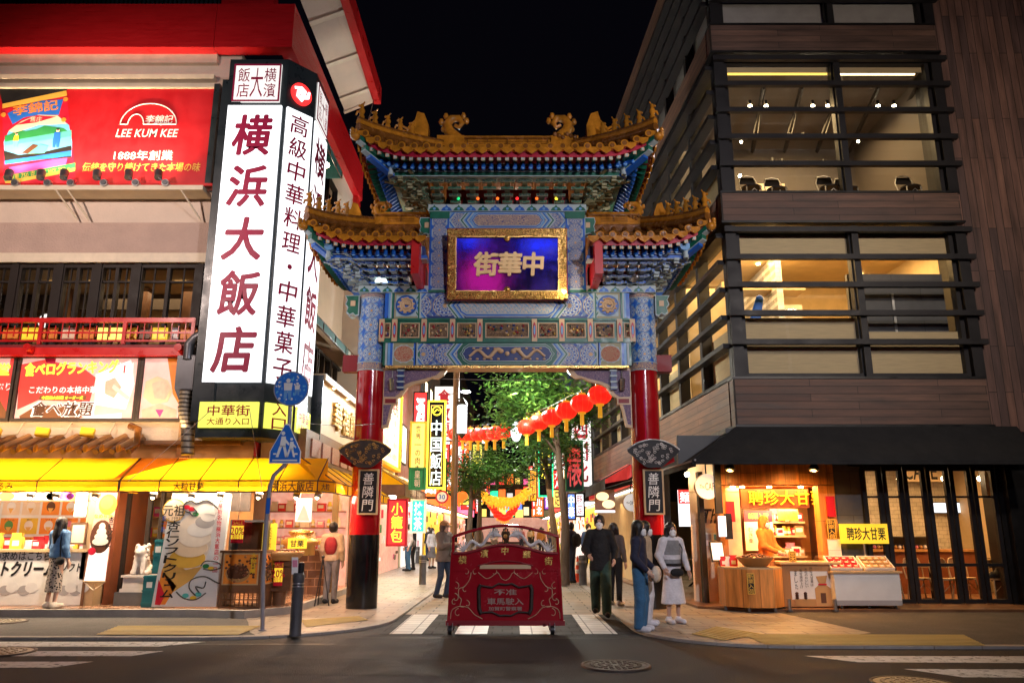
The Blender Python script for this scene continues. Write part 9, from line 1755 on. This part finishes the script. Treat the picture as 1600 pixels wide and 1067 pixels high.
person('person in black beside the pale jacket outside the left lane shops', G(645, 890), 1.66, -1.4, 'bob', top='black_cloth', bottom='black_cloth', h=.016); person('person in dark clothes further along the left lane', G(669, 876), 1.62, -.6, 'short', top='black_cloth', bottom='denim_dark', h=.018); person('person in a grey dress further along the left lane', G(674, 888), 1.55, .8, 'bob', top='white_cloth', bottom='grey_cloth', kind='skirt', h=.018)
tops = [('grey_cloth', 'grey'), ('mustard', 'mustard'), ('black_cloth', 'black'), ('white_cloth', 'white'), ('pink_cloth', 'rose'), ('navy', 'navy'), ('taupe', 'brown'), ('beige_cloth', 'beige')]
spots = [(748, 872, 'left of the far crowd seen over the barrier'), (846, 870, 'right of the far crowd seen over the barrier'), (790, 864, 'in the middle of the far crowd behind the pearl'), (772, 868, 'left of the pearl of the barrier'), (815, 862, 'right of the pearl of the barrier'), (733, 860, 'in the crowd near the left tree trunks'), (860, 860, 'in the crowd near the right tree trunk'), (828, 856, 'deep in the lane behind the right dragon')]
for i, ((u, v, w), (mt, cn)) in enumerate(zip(spots, tops)):
 o, T = person(f'distant person in a {cn} top {w}', G(u, v, .01), 1.66, rr.uniform(-.6, .6)+(PI if i % 2 else 0), ('short', 'bob')[i % 2], top=mt, bottom=rr.choice(['denim_dark', 'black_cloth', 'grey_cloth']), mask=i % 3 != 2, h=.02, group='distant walkers in the lane')
 for j in range(2):
  q = pz(lerp(720, 872, ((i*2+j)*.37) % 1), rr.uniform(843, 855), .01); dup(o, q, f'far walker in a {cn} top, {("nearer", "farther")[j]} of two alike deep in the lane', rr.uniform(0, 6))
# ---------------------------------------------------------------- fill lights added on lamp posts, unseen beside and behind the camera
def added_lamp_post(label, x, y, h, tx, ty, tz, power, col=(1, .86, .7), spot=110):
 t = thing('added_lamp_post', label, 'street lamp', (x, y, 0), 'added fill lamps around the camera')
 m = MB(); m.cyl((x, y, 0), (x, y, h), .09, 'grey_pole', .05); d = Vector((tx-x, ty-y, 0)).normalized(); e = Vector((x, y, h))+d*1.2+Vector((0, 0, .15))
 m.tube([(x, y, h-.1), Vector((x, y, h+.1))+d*.4, e], .035, 'grey_pole', 6); m.build('post', t)
 m = MB(); m.ball(e, (.30, .30, .10), 'grey_pole'); m.ball(e-Vector((0, 0, .06)), (.22, .22, .06), 'lamp_white'); m.build('lamp_head', t)
 lamp('SPOT', e-Vector((0, 0, .2)), power, col, .18, (tx, ty, tz), spot, .8, parent=t)
added_lamp_post('added grey lamp post lighting the hotel front from the left', -9.5, 6.0, 8.5, -8.5, 15, 7.5, 3000, (1, .78, .68), 80)
added_lamp_post('added grey lamp post lighting the timber building from the right', 9.5, 5.5, 8.5, 7.0, 15.5, 8.0, 1800, (1, .82, .66), 120)
added_lamp_post('added grey lamp post lighting the gate from behind the camera', 5.5, -4, 9.0, 0, 15, 5.0, 5900, (.92, .90, 1), 70)
# the house across the main road, whose neon signs the gate's lacquered name board mirrors
t = thing('opposite_building', 'plain house across the road with a pink and a blue neon sign', 'building', (0, -14, 0)); m = MB(); m.box(-12, 12, -24, -14, 0, 12, 'stone_grey'); m.build('wall', t)
F = Fr((0, -13.9, 0), (-1, 0, 0), (0, 0, 1))
for a, b, w, h, mt in ((1.7, 6.5, 1.15, 1.3, 'far_pink'), (-1.7, 8.5, 1.2, .5, 'far_blue'), (2.3, 8.9, .8, .4, 'far_blue')): m = MB(); m.disc(F, a, b, w, 0, .15, mt, 24, h); m.build('neon_sign', t)
